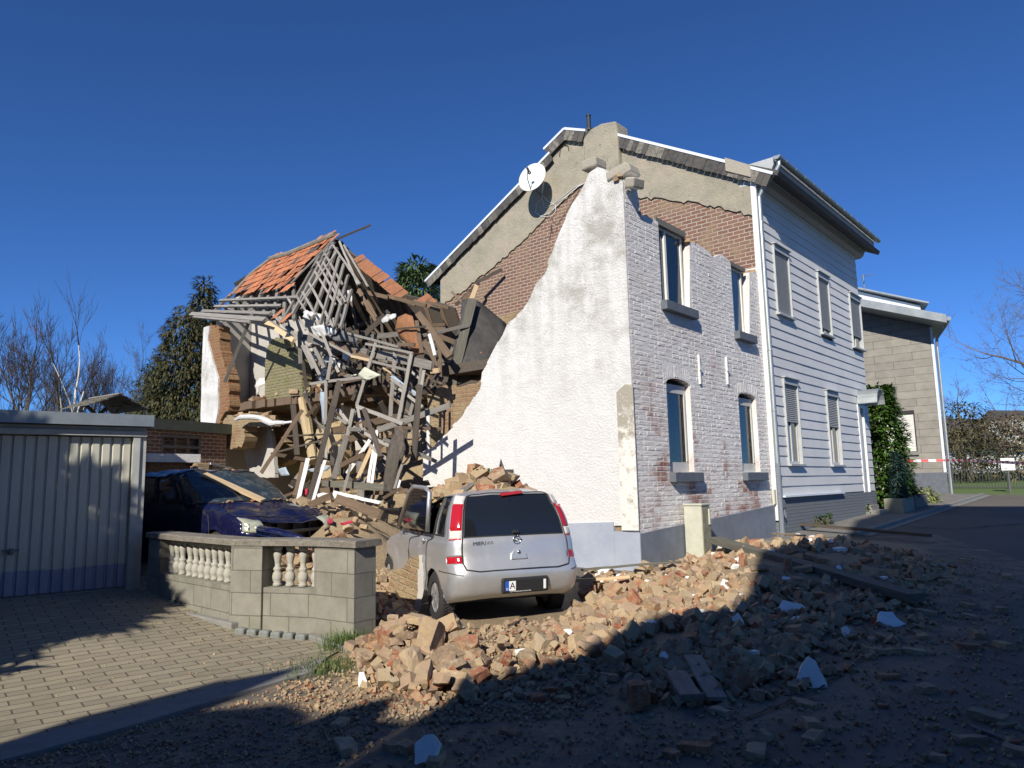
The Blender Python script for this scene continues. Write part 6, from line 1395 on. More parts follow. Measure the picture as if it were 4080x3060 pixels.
torn(B6, [(10, 290), (70, 262), (160, 285), (200, 330), (225, 400), (180, 420), (120, 370), (30, 330)], -.75, 'felt_white', "torn_sheet", "crumpled pale membrane over the top of the leaning battens", "sheet", .18)
torn(B6, [(130, 470), (240, 440), (330, 480), (480, 500), (445, 555), (330, 572), (200, 590), (170, 540)], -.75, 'felt_white', "torn_sheet", "long pale membrane draped over the grey beam", "sheet", .12, seed=2)
torn(B6, [(350, 592), (480, 520), (620, 570), (710, 625), (650, 690), (560, 640), (500, 645)], -.70, 'felt_grey', "torn_felt", "dark grey felt hanging below the pale membrane", "felt", .12, seed=3)
torn(B6, [(600, 1060), (700, 1060), (800, 960), (900, 1010), (985, 1060), (900, 1090), (850, 1115), (760, 1090), (720, 1065)], -1.05, 'panel_green', "insulation_board", "pale green torn insulation board lying on the batten ladder", "board", .05, .03, 4)
torn(B6, [(1190, 350), (1280, 310), (1360, 340), (1390, 450), (1440, 560), (1500, 800), (1400, 792), (1330, 700), (1215, 600), (1140, 500)], .1, 'rust', "rusty_sheet", "tall rust brown metal sheet standing in the wreck", "metal sheet", .05, .02, 5)
torn(B6, [(1005, 370), (1060, 310), (1170, 305), (1175, 350), (1090, 380), (1030, 420)], .2, 'felt_white', "rag", "white knotted rag hanging from the dark rafters", "rag", .2, seed=6)
torn(A2, [(1120, 520), (1185, 525), (1200, 600), (1170, 610), (1150, 580)], -.1, 'felt_white', "rag", "white rag caught on the right edge of the rafter lattice", "rag", .15, seed=7)
torn(A2, [(1110, 600), (1160, 600), (1150, 760), (1120, 830), (1115, 700)], -.05, 'felt_grey', "torn_felt", "narrow dark felt strip hanging below the white rag", "felt", .1, seed=8)
torn(A2, [(1940, 600), (2010, 590), (2090, 640), (2230, 760), (2230, 930), (2090, 1090), (1960, 1150), (1850, 1190), (1840, 1130), (1890, 900), (1930, 720)], [1.6, 1.7, 2.0, 2.3, 1.9, 1.0, .6, .5, .5, .9, 1.3], 'slate_roof', "fallen_roof_section", "fallen piece of dark slate roof leaning behind the white gable remnant", "roof section", .06, .06, 9)
loose(A2, 1.7015, [(2010, 590, 1870, 1165, 62, 1.5, .4, 'wood_moss', "long dark flashing board along the edge of the fallen slate roof", "flashing_board")])
poly3 = [A2(*p) for p in ((1935, 1010), (2030, 965), (2080, 1040), (2040, 1060), (2000, 1010), (1960, 1040))]
k0 = SP(*A2(1990, 1040), .75); b = MB(); ex = (SP(*A2(2080, 1050), .9) - k0).normalized(); tile_field(b, poly3, k0 - ex * 1.2 - Z * .9, ex, (Z + U * .4).normalized(), 0, 2.2, 0, 1.8, 0, 3); tag(b.build("roof_tiles_left", M['tile']), "few orange clay tiles lying on the fallen dark slate roof", "roof tiles"); bpy.data.objects["roof_tiles_left"].name = "slipped_roof_tiles"
b = MB(); poly4 = [A2(*p) for p in ((680, 680), (770, 690), (760, 745), (690, 720))]; tile_field(b, poly4, RP(*A2(725, 712), .2) - eu * .4 - ev * .3, eu, ev, 0, .8, 0, .7, 0, 2); tag(b.build("roof_tile", M['tile']), "single orange clay tile caught among the eaves battens", "roof tile")
torn(C7, [(2080, 320), (2200, 420), (2215, 600), (2150, 820), (2050, 1000), (2030, 1190), (1950, 1250), (1940, 1150), (1990, 700), (2000, 560)], -1.9, 'carpet', "hanging_felt", "large dark brown felt mat hanging down beside the white gable", "felt mat", .12, .05, 10)
torn(B6, [(1080, 1078), (1150, 1080), (1440, 1290), (1440, 1330), (1380, 1310), (1250, 1180)], -.9, 'felt_blue', "fallen_gutter", "bent pale blue gutter piece among the battens", "gutter", .03, .03, 11)
torn(B6, [(240, 1260), (285, 1270), (285, 1659), (260, 1659), (245, 1450)], -1.05, 'felt_blue', "blue_strip", "narrow pale blue strip hanging beside the upright batten", "strip", .06, seed=12)
torn(D5, [(730, 880), (790, 790), (845, 790), (850, 860), (780, 900), (760, 980), (730, 1010)], .95, 'frame_white', "torn_wallpaper", "curled white wallpaper peeling beside the mossy brick wall", "wallpaper", .12, seed=13)
torn(C7, [(1150, 1120), (1250, 1090), (1400, 1110), (1420, 1160), (1300, 1190), (1180, 1160)], -2.5, 'curtain_white', "white_cloth", "crumpled white cloth in the rubble under the level board", "cloth", .2, seed=14)
torn(C7, [(630, 830), (740, 800), (790, 900), (690, 910)], -1.2, 'felt_blue', "grey_board", "grey board fragment on the rubble behind the blue car", "board", .03, .03, 15)
torn(C7, [(1000, 830), (1150, 800), (1290, 790), (1230, 850), (1050, 860)], -1.2, 'felt_blue', "grey_board", "flat grey board in the rubble between dark post and loam wall", "board", .03, .03, 16)
torn(C7, [(1240, 1450), (1310, 1420), (1330, 1480), (1260, 1500)], -3.4, 'red_cloth', "red_cloth", "crimson cloth scrap beside the blue car headlight", "cloth", .1, seed=17)
torn(C7, [(1410, 1480), (1540, 1455), (1560, 1480), (1450, 1510)], -3.5, 'red_cloth', "red_cloth", "crimson cloth strip on the rubble between the two cars", "cloth", .06, seed=18)
torn(C7, [(940, 1090), (990, 1070), (1000, 1130), (960, 1170)], -2.4, 'red_cloth', "red_cloth", "crimson cloth showing between the white laths", "cloth", .08, seed=19)
r = random.Random(21)
for i in range(26):
    x, y = r.uniform(100, 600), r.uniform(700, 1100); w2 = r.uniform(40, 80)
    torn(B6, [(x, y), (x + w2 * r.uniform(.5, 1), y + r.uniform(-20, 20)), (x + w2 * r.uniform(.3, 1), y + w2 * r.uniform(.8, 1.8)), (x + r.uniform(-20, 20), y + w2)], r.uniform(-.5, .4), r.choice(['felt_grey', 'felt_grey', 'felt_blue', 'felt_white']), "felt_scrap", "ragged felt scrap caught among the fallen roof battens", "felt scrap", .12, seed=30 + i)["group"] = "felt scraps among the battens"
# splintered smaller timbers thrown through the wreck
LAB2 = [('wood_dark', "short dark splintered timber jammed inside the wreck", "short dark splinters in the wreck"), ('wood_brown', "short brown splintered timber jammed inside the wreck", "short brown splinters in the wreck"), ('wood_pale', "short pale lath jammed inside the wreck", "short pale laths in the wreck"), ('wood_grey', "short grey timber jammed inside the wreck", "short grey timbers in the wreck")]
for i in range(115):
    px, py = r.uniform(1150, 1790), r.uniform(1260, 1960)
    if py < 1300 and px < 1400 or py > 1750 and px > 1640: continue
    o = r.uniform(.0, 1.6) if py < 1650 else r.uniform(-1.6, .3)
    c = SP(px, py, o); d = Vector((r.gauss(0, 1), r.gauss(0, .6), r.gauss(0, .7))).normalized() * r.uniform(.3, .85)
    mt, lb2, gp2 = LAB2[r.choices([0, 1, 2, 3], [5, 5, 1, 3])[0]]
    stick(c - d, c + d, r.uniform(.04, .14), r.uniform(.025, .07), mt, "splintered_timber", lb2, "timber", gp2)
def leaf_card(b, c, d, up, L, W, bend=.25, fold=.12):
    """one leaf: four faces folded along the rib and drooping"""
    d = d.normalized(); s = d.cross(up); s = s.normalized() if s.length > 1e-3 else d.orthogonal().normalized(); n = s.cross(d)
    p0 = c; p1 = c + d * L * .5 + n * L * .04; p2 = c + d * L - n * L * bend
    e1 = s * W * .5 - n * W * fold
    b.add([p0, p1 + e1, p2, p1 - s * W * .5 - n * W * fold, p1], [(0, 1, 4), (1, 2, 4), (2, 3, 4), (3, 0, 4)])
def rv(r):
    while True:
        v = Vector((r.uniform(-1, 1), r.uniform(-1, 1), r.uniform(-1, 1)))
        if .05 < v.length < 1: return v.normalized()
# ------------------------------------------------------------------ rubble
def rough_brick(seed, size=(.23, .11, .068), chop=0.0, amp=.013, cuts=2):
    r = random.Random(seed); bm = bmesh.new(); bmesh.ops.create_cube(bm, size=1.0)
    for v in bm.verts: v.co = Vector((v.co.x * size[0], v.co.y * size[1], v.co.z * size[2]))
    if chop:
        n = Vector((1, r.uniform(-.5, .5), r.uniform(-.5, .5))).normalized()
        g_ = bmesh.ops.bisect_plane(bm, geom=bm.verts[:] + bm.edges[:] + bm.faces[:], plane_co=(size[0] * (.5 - chop), 0, 0), plane_no=n, clear_outer=True)
        bmesh.ops.holes_fill(bm, edges=[e for e in bm.edges if e.is_boundary])
    for k in range(2):                                 # knocked off corners
        n = Vector((r.choice((-1, 1)), r.choice((-1, 1)), r.choice((-1, 1)) * r.uniform(.5, 1.4))).normalized()
        d = max(v.co.dot(n) for v in bm.verts) - r.uniform(.01, .035)
        bmesh.ops.bisect_plane(bm, geom=bm.verts[:] + bm.edges[:] + bm.faces[:], plane_co=n * d, plane_no=n, clear_outer=True); bmesh.ops.holes_fill(bm, edges=[e for e in bm.edges if e.is_boundary])
    bmesh.ops.triangulate(bm, faces=[f for f in bm.faces if len(f.verts) > 4])
    bmesh.ops.subdivide_edges(bm, edges=[e for e in bm.edges if e.calc_length() > .035], cuts=cuts, use_grid_fill=True); bmesh.ops.triangulate(bm, faces=bm.faces[:])
    o = Vector((seed * 1.37, seed * .71, 0))
    for v in bm.verts: v.co += noise.noise_vector(v.co * 14 + o) * amp + noise.noise_vector(v.co * 40 + o) * amp * .35
    bmesh.ops.recalc_face_normals(bm, faces=bm.faces); me = bpy.data.meshes.new("brick"); bm.to_mesh(me); bm.free(); me.materials.append(M['rubble']); box_uv(me); return me
def clump(seed, size, amp=.05, mat='rubble', name="masonry"):
    r = random.Random(seed); bm = bmesh.new(); bmesh.ops.create_icosphere(bm, subdivisions=2, radius=.5); o = Vector((seed * 2.1, seed * .9, 1))
    for v in bm.verts:
        p = v.co.copy(); q = Vector([max(-.36, min(.36, c)) for c in p]); v.co = Vector((q.x * size[0] * 1.4, q.y * size[1] * 1.4, q.z * size[2] * 1.4)); v.co += noise.noise_vector(v.co * 5 + o) * amp * 1.5 + noise.noise_vector(v.co * 16 + o) * amp * .7
    me = bpy.data.meshes.new(name); bm.to_mesh(me); bm.free(); me.materials.append(M[mat]); box_uv(me); return me
BR = [rough_brick(i) for i in range(5)] + [rough_brick(10 + i, chop=.25 + .12 * i) for i in range(5)] + [rough_brick(20 + i, (.23, .16, .14), .1, .018) for i in range(3)]
BR_H = [.034] * 10 + [.07] * 3
CL = [clump(i, (.26, .2, .17), .05) for i in range(4)]
def samp(poly, r):
    x0, x1 = min(p[0] for p in poly), max(p[0] for p in poly); y0, y1 = min(p[1] for p in poly), max(p[1] for p in poly)
    while True:
        x, y = r.uniform(x0, x1), r.uniform(y0, y1)
        if inpoly(x, y, poly): return x, y
CAR_S = sc.matrix_world.inverted(); CAR_B = bc_.matrix_world.inverted()
def blocked(p):
    a = CAR_S @ p
    if -.08 < a.x < 4.0 and abs(a.y) < .84 and a.z < 1.5: return True
    a = CAR_B @ p
    if -.1 < a.x < 4.45 and abs(a.y) < .9 and a.z < 1.5: return True
    h = HI @ p
    if h.y > -.09 and h.x > -.08 and h.y < 10.5 and p.z < 2: return True
    for A_, B_ in zip(PT, PT[1:]):
        d = Vector((B_.x - A_.x, B_.y - A_.y)); L = d.length; d /= L; w_ = Vector((p.x - A_.x, p.y - A_.y)); t = w_.dot(d); s_ = -w_.x * d.y + w_.y * d.x
        if -.1 < t < L + .1 and -.12 < -(-s_) < (.36 if A_ != PT[3] else .62): return True
    return False
R1 = [(2330, 2300), (2560, 2300), (2750, 2235), (2960, 2180), (3200, 2150), (3420, 2165), (3130, 2240), (3060, 2390), (2900, 2500), (2600, 2530), (2450, 2610), (2150, 2620), (2330, 2420)]
R2 = [(3130, 2240), (3420, 2165), (3640, 2210), (3760, 2270), (3620, 2420), (3350, 2480), (3200, 2620), (2980, 2760), (2700, 2740), (2500, 2640), (2900, 2500), (3060, 2390)]
R3 = [(1390, 2620), (1490, 2540), (1570, 2440), (1690, 2490), (1850, 2600), (1950, 2680), (1850, 2770), (1650, 2780), (1480, 2720)]
R4 = [(1230, 2110), (1470, 2130), (1500, 2440), (1250, 2430), (1060, 2230)]
R8 = [(1478, 2240), (1600, 2290), (1640, 2360), (1630, 2500), (1480, 2520)]
R5 = [(1080, 1900), (1620, 1880), (1560, 2060), (1330, 2150), (1130, 2080)]
R6 = [(1300, 2800), (2000, 2760), (2600, 2760), (3300, 2640), (4080, 2500), (4080, 3060), (1300, 3060)]
R7 = [(3600, 2250), (3950, 2220), (4080, 2300), (4080, 2600), (3400, 2620), (3640, 2420)]
ZN = [(R1, 84, .05, "tan broken brick in the sunlit heap along the foot of the painted front", "bricks in the sunlit street heap"),
      (R2, 66, .03, "dusty broken brick in the shaded part of the street heap", "bricks in the shaded street heap"),
      (R3, 44, .09, "mortar caked broken brick in the near pile beside the garden wall pillar", "bricks piled beside the garden wall"),
      ([(1850, 2560), (2350, 2500), (2560, 2620), (2900, 2780), (2600, 2860), (2150, 2760), (1900, 2700)], 26, .0, "dusty brick lying by itself in front of the silver car and the street heap", "bricks lying before the silver car"),
      (R6, 30, .0, "single broken brick lying on the shaded asphalt in the near road", "bricks strewn on the near asphalt"),
      (R7, 16, .0, "small broken brick lying on the shaded road beyond the heap", "bricks strewn on the far road"),
      (R4, 24, .10, "reddish broken brick in the rubble between the two cars", "bricks between the two cars"),
      (R5, 18, .12, "broken brick in the rubble under the wrecked wing", "bricks under the wrecked wing")]
rr = random.Random(77); nB = 0
def put(me, h, x, y, stackz, name, lab, cat, grp, scl=1.0, flatq=False):
    p = gnd(x, y, G)
    if blocked(p + Vector((0, 0, .05))): return None
    o = bpy.data.objects.new(name, me); COL.objects.link(o); t = .10 if flatq else .6
    o.rotation_euler = (rr.gauss(0, t * .55), rr.gauss(0, t * .55), rr.uniform(0, 6.3)) if rr.random() < .88 or flatq else (rr.uniform(0, 6), rr.uniform(0, 6), rr.uniform(0, 6))
    tilt = abs(math.sin(o.rotation_euler.x)) * .05 + abs(math.sin(o.rotation_euler.y)) * .10
    o.location = (p.x, p.y, p.z + (h + tilt * .42) * scl - .012 + rr.uniform(0, stackz)); o.scale = (scl,) * 3
    return tag(o, lab, cat, grp)
for poly, n, stk, lab, grp in ZN:
    k = 0; tries = 0
    while k < n and tries < n * 6:
        tries += 1; x, y = samp(poly, rr); i = rr.randrange(11)
        if poly in (R6, R7): i = rr.randrange(10)
        if put(BR[i], BR_H[i], x, y, stk if poly not in (R6, R7) else 0, "broken_brick", lab, "brick", grp, rr.uniform(.75, 1.05) if poly not in (R6, R3) else rr.uniform(.55, 1.0) if poly is R6 else rr.uniform(.95, 1.25), poly in (R6, R7)): k += 1
for i, (x, y) in enumerate(((1640, 2480), (1590, 2560), (1720, 2640), (1560, 2620), (1500, 2590), (1800, 2560), (1870, 2630), (1740, 2545), (2190, 2590), (2350, 2620), (2390, 2530), (2530, 2420), (2640, 2470), (2720, 2330), (1450, 2660), (1640, 2700), (2090, 2660), (2830, 2560))):
    put(CL[i % 4], .085, x, y, .05, "masonry_lump", "knobbly lump of mortar and brick among the loose bricks by the cars", "masonry lump", "masonry lumps among the bricks", rr.uniform(.5, .9))
# small stuff: fragments and grit
EXTRA = []
def scatter(name, zones, mat, base, seed, kind="stuff", extra=()):
    r = random.Random(seed); b = MB()
    for Mx in extra:
        vs, fs = base[r.randrange(len(base))]; b.add([Mx @ v for v in vs], fs)
    for poly, n, s0, s1, up in zones:
        for _ in range(n):
            x, y = samp(poly, r); p = gnd2(x, y)
            if blocked(p + Vector((0, 0, .03))): continue
            s = r.uniform(s0, s1) * (1 if r.random() < .85 else 1.2); Mx = Matrix.Translation(p + Vector((0, 0, s * .3 + r.uniform(0, up)))) @ Matrix.Rotation(r.uniform(0, 6.3), 4, 'Z') @ Matrix.Rotation(r.uniform(-1, 1), 4, 'X') @ Matrix.Rotation(r.uniform(-1, 1), 4, 'Y')
            vs, fs = base[r.randrange(len(base))]; b.add([Mx @ (v * s) for v in vs], fs)
    return tag(b.build(name, mat), kind=kind)
def gnd2(x, y):
    d = ray(x, y); t = 2.0
    for _ in range(60):
        p = CAM + d * t; g_ = p.z - G(p.x, p.y)
        if g_ < .004: break
        t += max(.01, g_ / max(.08, -d.z) * .6)
    return CAM + d * t
FR_ = []
for i in range(8):
    me = rough_brick(50 + i, (1.0, rnd.uniform(.5, .9), rnd.uniform(.35, .7)), 0.1 * (i % 4), .06, 0); FR_.append(([v.co.copy() for v in me.vertices], [tuple(p.vertices) for p in me.polygons])); bpy.data.meshes.remove(me)
scatter("rubble_grit", [([(1420, 2600), (1900, 2450), (2300, 2400), (2500, 2560), (2700, 2560), (3300, 2450), (3700, 2200), (3900, 2260), (3720, 2500), (3300, 2720), (2900, 2840), (2300, 2760), (1800, 2820), (1450, 2780)], 900, .03, .10, 0), (R1, 1800, .015, .05, .02), (R2, 1400, .015, .05, .02), (R3, 700, .012, .05, .02), (R4, 400, .02, .06, .02), (R6, 1500, .008, .035, 0), (R7, 500, .012, .04, 0),
    ([(1000, 2640), (1400, 2650), (2000, 2720), (2300, 2640), (2500, 2640), (2300, 2860), (1500, 2900), (1150, 2800)], 1600, .008, .04, 0), ([(1700, 2490), (2300, 2420), (2400, 2560), (1950, 2680)], 900, .01, .04, 0), ([(0, 3040), (500, 2910), (1180, 2720), (1500, 2900), (1300, 3060), (0, 3060)], 1500, .006, .026, 0), ([(600, 2480), (1400, 2600), (900, 2730), (200, 2800)], 260, .006, .02, .02)], M['rubble_mass'], FR_, 6)
# white plaster pieces, each where it lies
def chunk(x, y, w_, h_, tilt, rz, lab, th=.05, z=0.05, mat='plaster_chunk', seed=0, name="plaster_chunk"):
    r = random.Random(seed + int(x)); n = r.randint(6, 9); w_ *= .8; h_ *= .8; pts = [(w_ / 2 * math.cos(2 * math.pi * i / n + r.uniform(-.25, .25)) * r.uniform(.6, 1.15), h_ / 2 * math.sin(2 * math.pi * i / n + r.uniform(-.25, .25)) * r.uniform(.6, 1.15)) for i in range(n)]
    b = MB(); b.prism(ragged(pts, .05, .012, seed), -th / 2, th / 2, 2); b.mi = 1; b.prism([(p[0] * .93, p[1] * .93) for p in pts], -th / 2 - .05, -th / 2 - .001, 2)
    p = gnd(x, y, G); o = b.build(name, [M[mat], M['rubble']]); o.location = (p.x, p.y, p.z + z); o.rotation_euler = (tilt, 0, rz); return tag(o, lab, "plaster chunk")
for a in ((3145, 2450, .42, .36, .75, -.3, "large white plaster slab tilted up in the shade right of the long beam end"), (3185, 2490, .30, .14, .4, .3, "narrow white plaster slab just below the large tilted one in the shade"), (3540, 2490, .46, .34, .7, .35, "white plaster slab lying outermost on the right in the shade"),
          (3235, 2735, .34, .40, 1.0, .1, "white plaster slab standing nearest the road in the shaded heap"), (3372, 2540, .12, .22, 1.1, .4, "small upright white plaster piece on the shaded asphalt edge"), (2905, 2370, .34, .36, .95, .2, "bright white plaster piece at the edge of the sun in the street heap"),
          (2880, 2460, .36, .22, .5, -.3, "white plaster cap on a brick where sun meets shade"), (2940, 2505, .20, .30, 1.1, -.5, "bluish white plaster piece just inside the shadow edge"), (2415, 2300, .50, .36, .7, .1, "broad cream plaster slab leaning at the foot of the white gable"), (2480, 2325, .36, .34, .9, -.2, "white plaster lump right beside the broad cream slab"),
          (2775, 2395, .16, .15, .7, .3, "small white triangle of plaster in the sunlit bricks"), (1442, 2740, .11, .22, 1.35, .2, "sharp white plaster shard standing against a brick in the near pile"), (1572, 2650, .20, .18, .9, .5, "white plaster shard low in the near pile by the pillar"), (1700, 3035, .22, .24, .9, -.4, "lone white plaster piece at the bottom edge in the shade"),
          (1808, 2590, .10, .34, 1.4, .9, "thin grey white slab standing on edge behind the near pile"), (1785, 2450, .22, .13, .4, .2, "pale pebbly mortar piece by the silver car tyre"), (2090, 2625, .24, .14, .5, 0, "pale mortar flake in the dust before the silver car"), (2930, 2272, .18, .10, .4, .2, "white flake by the beam end near the cabinet"), (3240, 2150, .26, .10, .3, .1, "white strip of plaster at the far end of the sunlit heap"), (3180, 2140, .20, .08, .3, .1, "second white plaster strip at the far end of the sunlit heap"),
          (3310, 2170, .22, .16, .8, -.4, "white plaster flake upright near the far dark board"), (3075, 2215, .14, .16, .8, .2, "white flake among bricks in front of the downpipe"), (3470, 2335, .24, .14, .7, .1, "bluish plaster flake on a brick in the far shade"), (3350, 2200, .5, .14, .2, .4, "long curved pale plaster strip in the shaded heap")):
    chunk(*a)
for i in range(30):
    x, y = samp(R1 if i < 22 else R2, rr); p = gnd(x, y, G)
    if blocked(p): continue
    chunk(x, y, rr.uniform(.07, .17), rr.uniform(.06, .13), rr.uniform(.1, 1.2), rr.uniform(-1, 1), "small white plaster flake among the loose bricks of the street heap", .03, .10, seed=i)["group"] = "small plaster flakes in the street heap"
# boards on the street heap
def board(x1, y1, z1, x2, y2, z2, w_, t, mat, name, lab, cat):
    p, q = gnd(x1, y1, G), gnd(x2, y2, G); p.z += z1; q.z += z2; return stick(p, q, w_, t, mat, name, lab, cat, up=(0, 0, 1))
board(2850, 2222, .30, 3660, 2430, .14, .24, .10, 'wood_moss', "beam", "long dark mossy beam lying across the street heap from the cabinet", "beam")
board(3190, 2122, .20, 3712, 2166, .16, .14, .06, 'wood_dark', "beam", "thin dark board lying farthest up the street on the rubble", "beam")
board(2300, 2365, .18, 2515, 2358, .2, .07, .04, 'wood_pine', "plank", "short brown splintered board behind the silver car bumper", "plank"); board(2320, 2318, .18, 2720, 2292, .2, .07, .03, 'wood_moss', "lath", "greenish lath at the foot of the corner plinth", "lath")
board(3085, 2176, .24, 3210, 2194, .24, .05, .03, 'wood_pine', "lath", "thin tan lath on the sunlit bricks by the downpipe", "lath"); board(2760, 2680, .14, 2860, 2815, .05, .15, .03, 'wood_pale', "plank", "pale grey board end resting on bricks in the near shade", "plank"); board(2690, 2740, .12, 2760, 2830, .08, .16, .05, 'wood_grey', "plank", "grey stone like slab beside the pale board in the near shade", "plank")
board(3860, 2900, .02, 4085, 2985, .02, .03, .015, 'wood_grey', "lath", "thin stick on the asphalt in the lower right corner", "lath"); board(2045, 2500, .03, 2090, 2480, .04, .04, .03, 'wood_dark', "splinter", "small dark splinter behind the silver car", "splinter")
# pieces of wall against and on the silver car
pm = gnd(1650, 2420, G); mk = Matrix.Translation(pm + Vector((-.02, .0, .30))) @ Matrix.Rotation(-.5, 4, 'Z') @ Matrix.Rotation(.30, 4, 'Y')
b = MB(); b.wall(ragged([(-.30, -.38), (.24, -.40), (.26, -.05), (.20, .2), (.10, .42), (-.05, .36), (-.1, .2), (-.26, .1)], .09, .03, 3), [], -.14, .16); tag(b.build("wall_fragment", M['ochre_brick'], mat=mk, bevel=.02), "big chunk of tan brick wall leaning against the silver car's rear wheel", "wall fragment")
b = MB(); b.wall(ragged([(.20, -.42), (.30, -.42), (.30, .05), (.16, .44), (.10, .44), (.22, .0)], .08, .015, 6), [], -.17, .19); bpy.data.objects["wall_fragment"]; o = b.build("plaster_skin", M['grey_plaster'], bpy.data.objects["wall_fragment"])
wm_ = sc.matrix_world
def onroof(x, y, z): return wm_ @ Vector((x, y, z))
r = random.Random(8)
ms = MB()
for i in range(4):
    for j in range(5):
        for k in range(4):
            if k > 2 - abs(j - 3) + (1 if r.random() < .5 else 0): continue
            ms.box(-.11, -.055, -.04, .11, .055, .04, Matrix.Translation((1.1 + .12 * i + r.uniform(-.02, .02), .35 - j * .13 + r.uniform(-.03, .03), 1.52 + .092 * k)) @ Matrix.Rotation(r.uniform(-.15, .15), 4, 'Z') @ Matrix.Rotation(r.uniform(-.1, .1) + math.pi / 2 * (j % 2), 4, 'Z'))
tag(ms.build("wall_fragment", M['rubble_mass'], mat=wm_, bevel=.012), "block of brickwork still bonded together lying on the silver car roof", "wall fragment")
for i in range(110):
    px_ = r.uniform(.75, 2.3); py_ = r.uniform(-.6, .62); s_ = r.uniform(.12, .26)
    EXTRA.append(Matrix.Translation(onroof(px_, py_, 1.47 + r.uniform(0, .42) * math.exp(-((py_ + .08) / .42) ** 2))) @ Matrix.Rotation(r.uniform(0, 6), 4, 'Z') @ Matrix.Rotation(r.uniform(-.6, .6), 4, 'X') @ Matrix.Rotation(r.uniform(-.6, .6), 4, 'Y') @ Matrix.Scale(s_, 4))
dm = clump(91, (1.9, 1.15, .26), .12, 'ochre_plaster', "dirt_heap"); o = link("dirt_heap", dm); o.matrix_world = wm_ @ Matrix.Translation((1.55, .05, 1.50)); tag(o, "mound of loam and mortar on the silver car roof under the bricks", "dirt heap")
for (a_, c_, w_, t_, mt, lb) in (((.85, .50, 1.52), (1.6, -.05, 1.74), .12, .05, 'wood_grey', "weathered board rising over the heap on the silver car roof"), ((1.25, -.05, 1.80), (1.45, -.5, 1.85), .14, .05, 'wood_moss', "mossy board end on top of the heap on the silver car roof"), ((.6, .36, 1.54), (1.1, .0, 1.68), .05, .02, 'wood_dark', "thin dark lath along the heap on the silver car roof")):
    stick(onroof(*a_), onroof(*c_), w_, t_, mt, "board", lb, "board", up=(0, 0, 1))
b = MB(); b.add([onroof(1.5, -.42, 1.75), onroof(1.5, -.30, 1.75), onroof(1.52, -.36, 2.02), onroof(1.45, -.26, 1.74), onroof(1.48, -.33, 1.95), onroof(1.58, -.48, 1.74)], [(0, 1, 2), (1, 3, 4), (1, 4, 2), (5, 0, 2)]); o = b.build("torn_felt", M['felt_grey'], fix=False); q = o.modifiers.new("t", 'SOLIDIFY'); q.thickness = .012; tag(o, "dark pointed felt scrap sticking up from the silver car roof heap", "felt")
b = MB(); r_ = random.Random(3)
for i in range(60): leaf_card(b, onroof(1.25 + r_.uniform(-.1, .1), -.02 + r_.uniform(-.16, .16), 1.80 + r_.uniform(-.02, .05)), rv(r_) + Vector((0, 0, .6)), Z, .09, .04)
tag(b.build("green_sprig", M['laurel'], fix=False), "green leafy sprig on the heap on the silver car roof", "plant")
# dust heap edges on blue car: loose bits
for i in range(26):
    o = link("mortar_crumb", r.choice(CL)); rr_, cc_ = r.choice(((5.05, r.uniform(9.6, 12.9)), (8.6 + r.random(), r.uniform(9, 12)))); s_ = r.choice((1, -1)); o.location = bc_.matrix_world @ SB_.P(rr_, cc_, .02, s_); k = r.uniform(.12, .32); o.scale = (k * 1.5, k, k * .6); o.rotation_euler = (r.uniform(-.4, .4), r.uniform(-.4, .4), r.uniform(0, 6))
    tag(o, "mortar crumb lying on the dusty blue car", "crumb", "mortar crumbs on the blue car")
# bricks lying on the torn floor and along the wing wall foot
for i in range(90):
    v_ = r.uniform(8.6, E15 - .6); u_ = r.uniform(.35, 2.2); z_ = 4.24
    if i > 44: x_, y_ = D5(r.uniform(250, 900), r.uniform(1250, 1330)); q = HI @ SP(x_, y_, .25); v_, u_, z_ = q.y, .25 + r.uniform(0, .2), q.z + .02
    EXTRA.append(H @ Matrix.Translation((u_, v_, z_ + r.uniform(0, .08))) @ Matrix.Rotation(r.uniform(0, 6), 4, 'Z') @ Matrix.Rotation(r.uniform(-.5, .5), 4, 'X') @ Matrix.Scale(r.uniform(.12, .25), 4))
scatter("brick_rubble", [(R1, 1200, .05, .13, .04), (R1, 240, .13, .19, .05), (R2, 1000, .05, .13, .03), (R2, 130, .13, .18, .03), (R3, 300, .05, .14, .06), (R8, 420, .05, .18, .12), (R4, 620, .05, .18, .10), (R5, 620, .06, .2, .12), ([(1000, 1840), (1660, 1800), (1560, 2000), (1100, 1960)], 300, .08, .24, .1)], M['rubble_mass'], FR_, 5, extra=EXTRA)
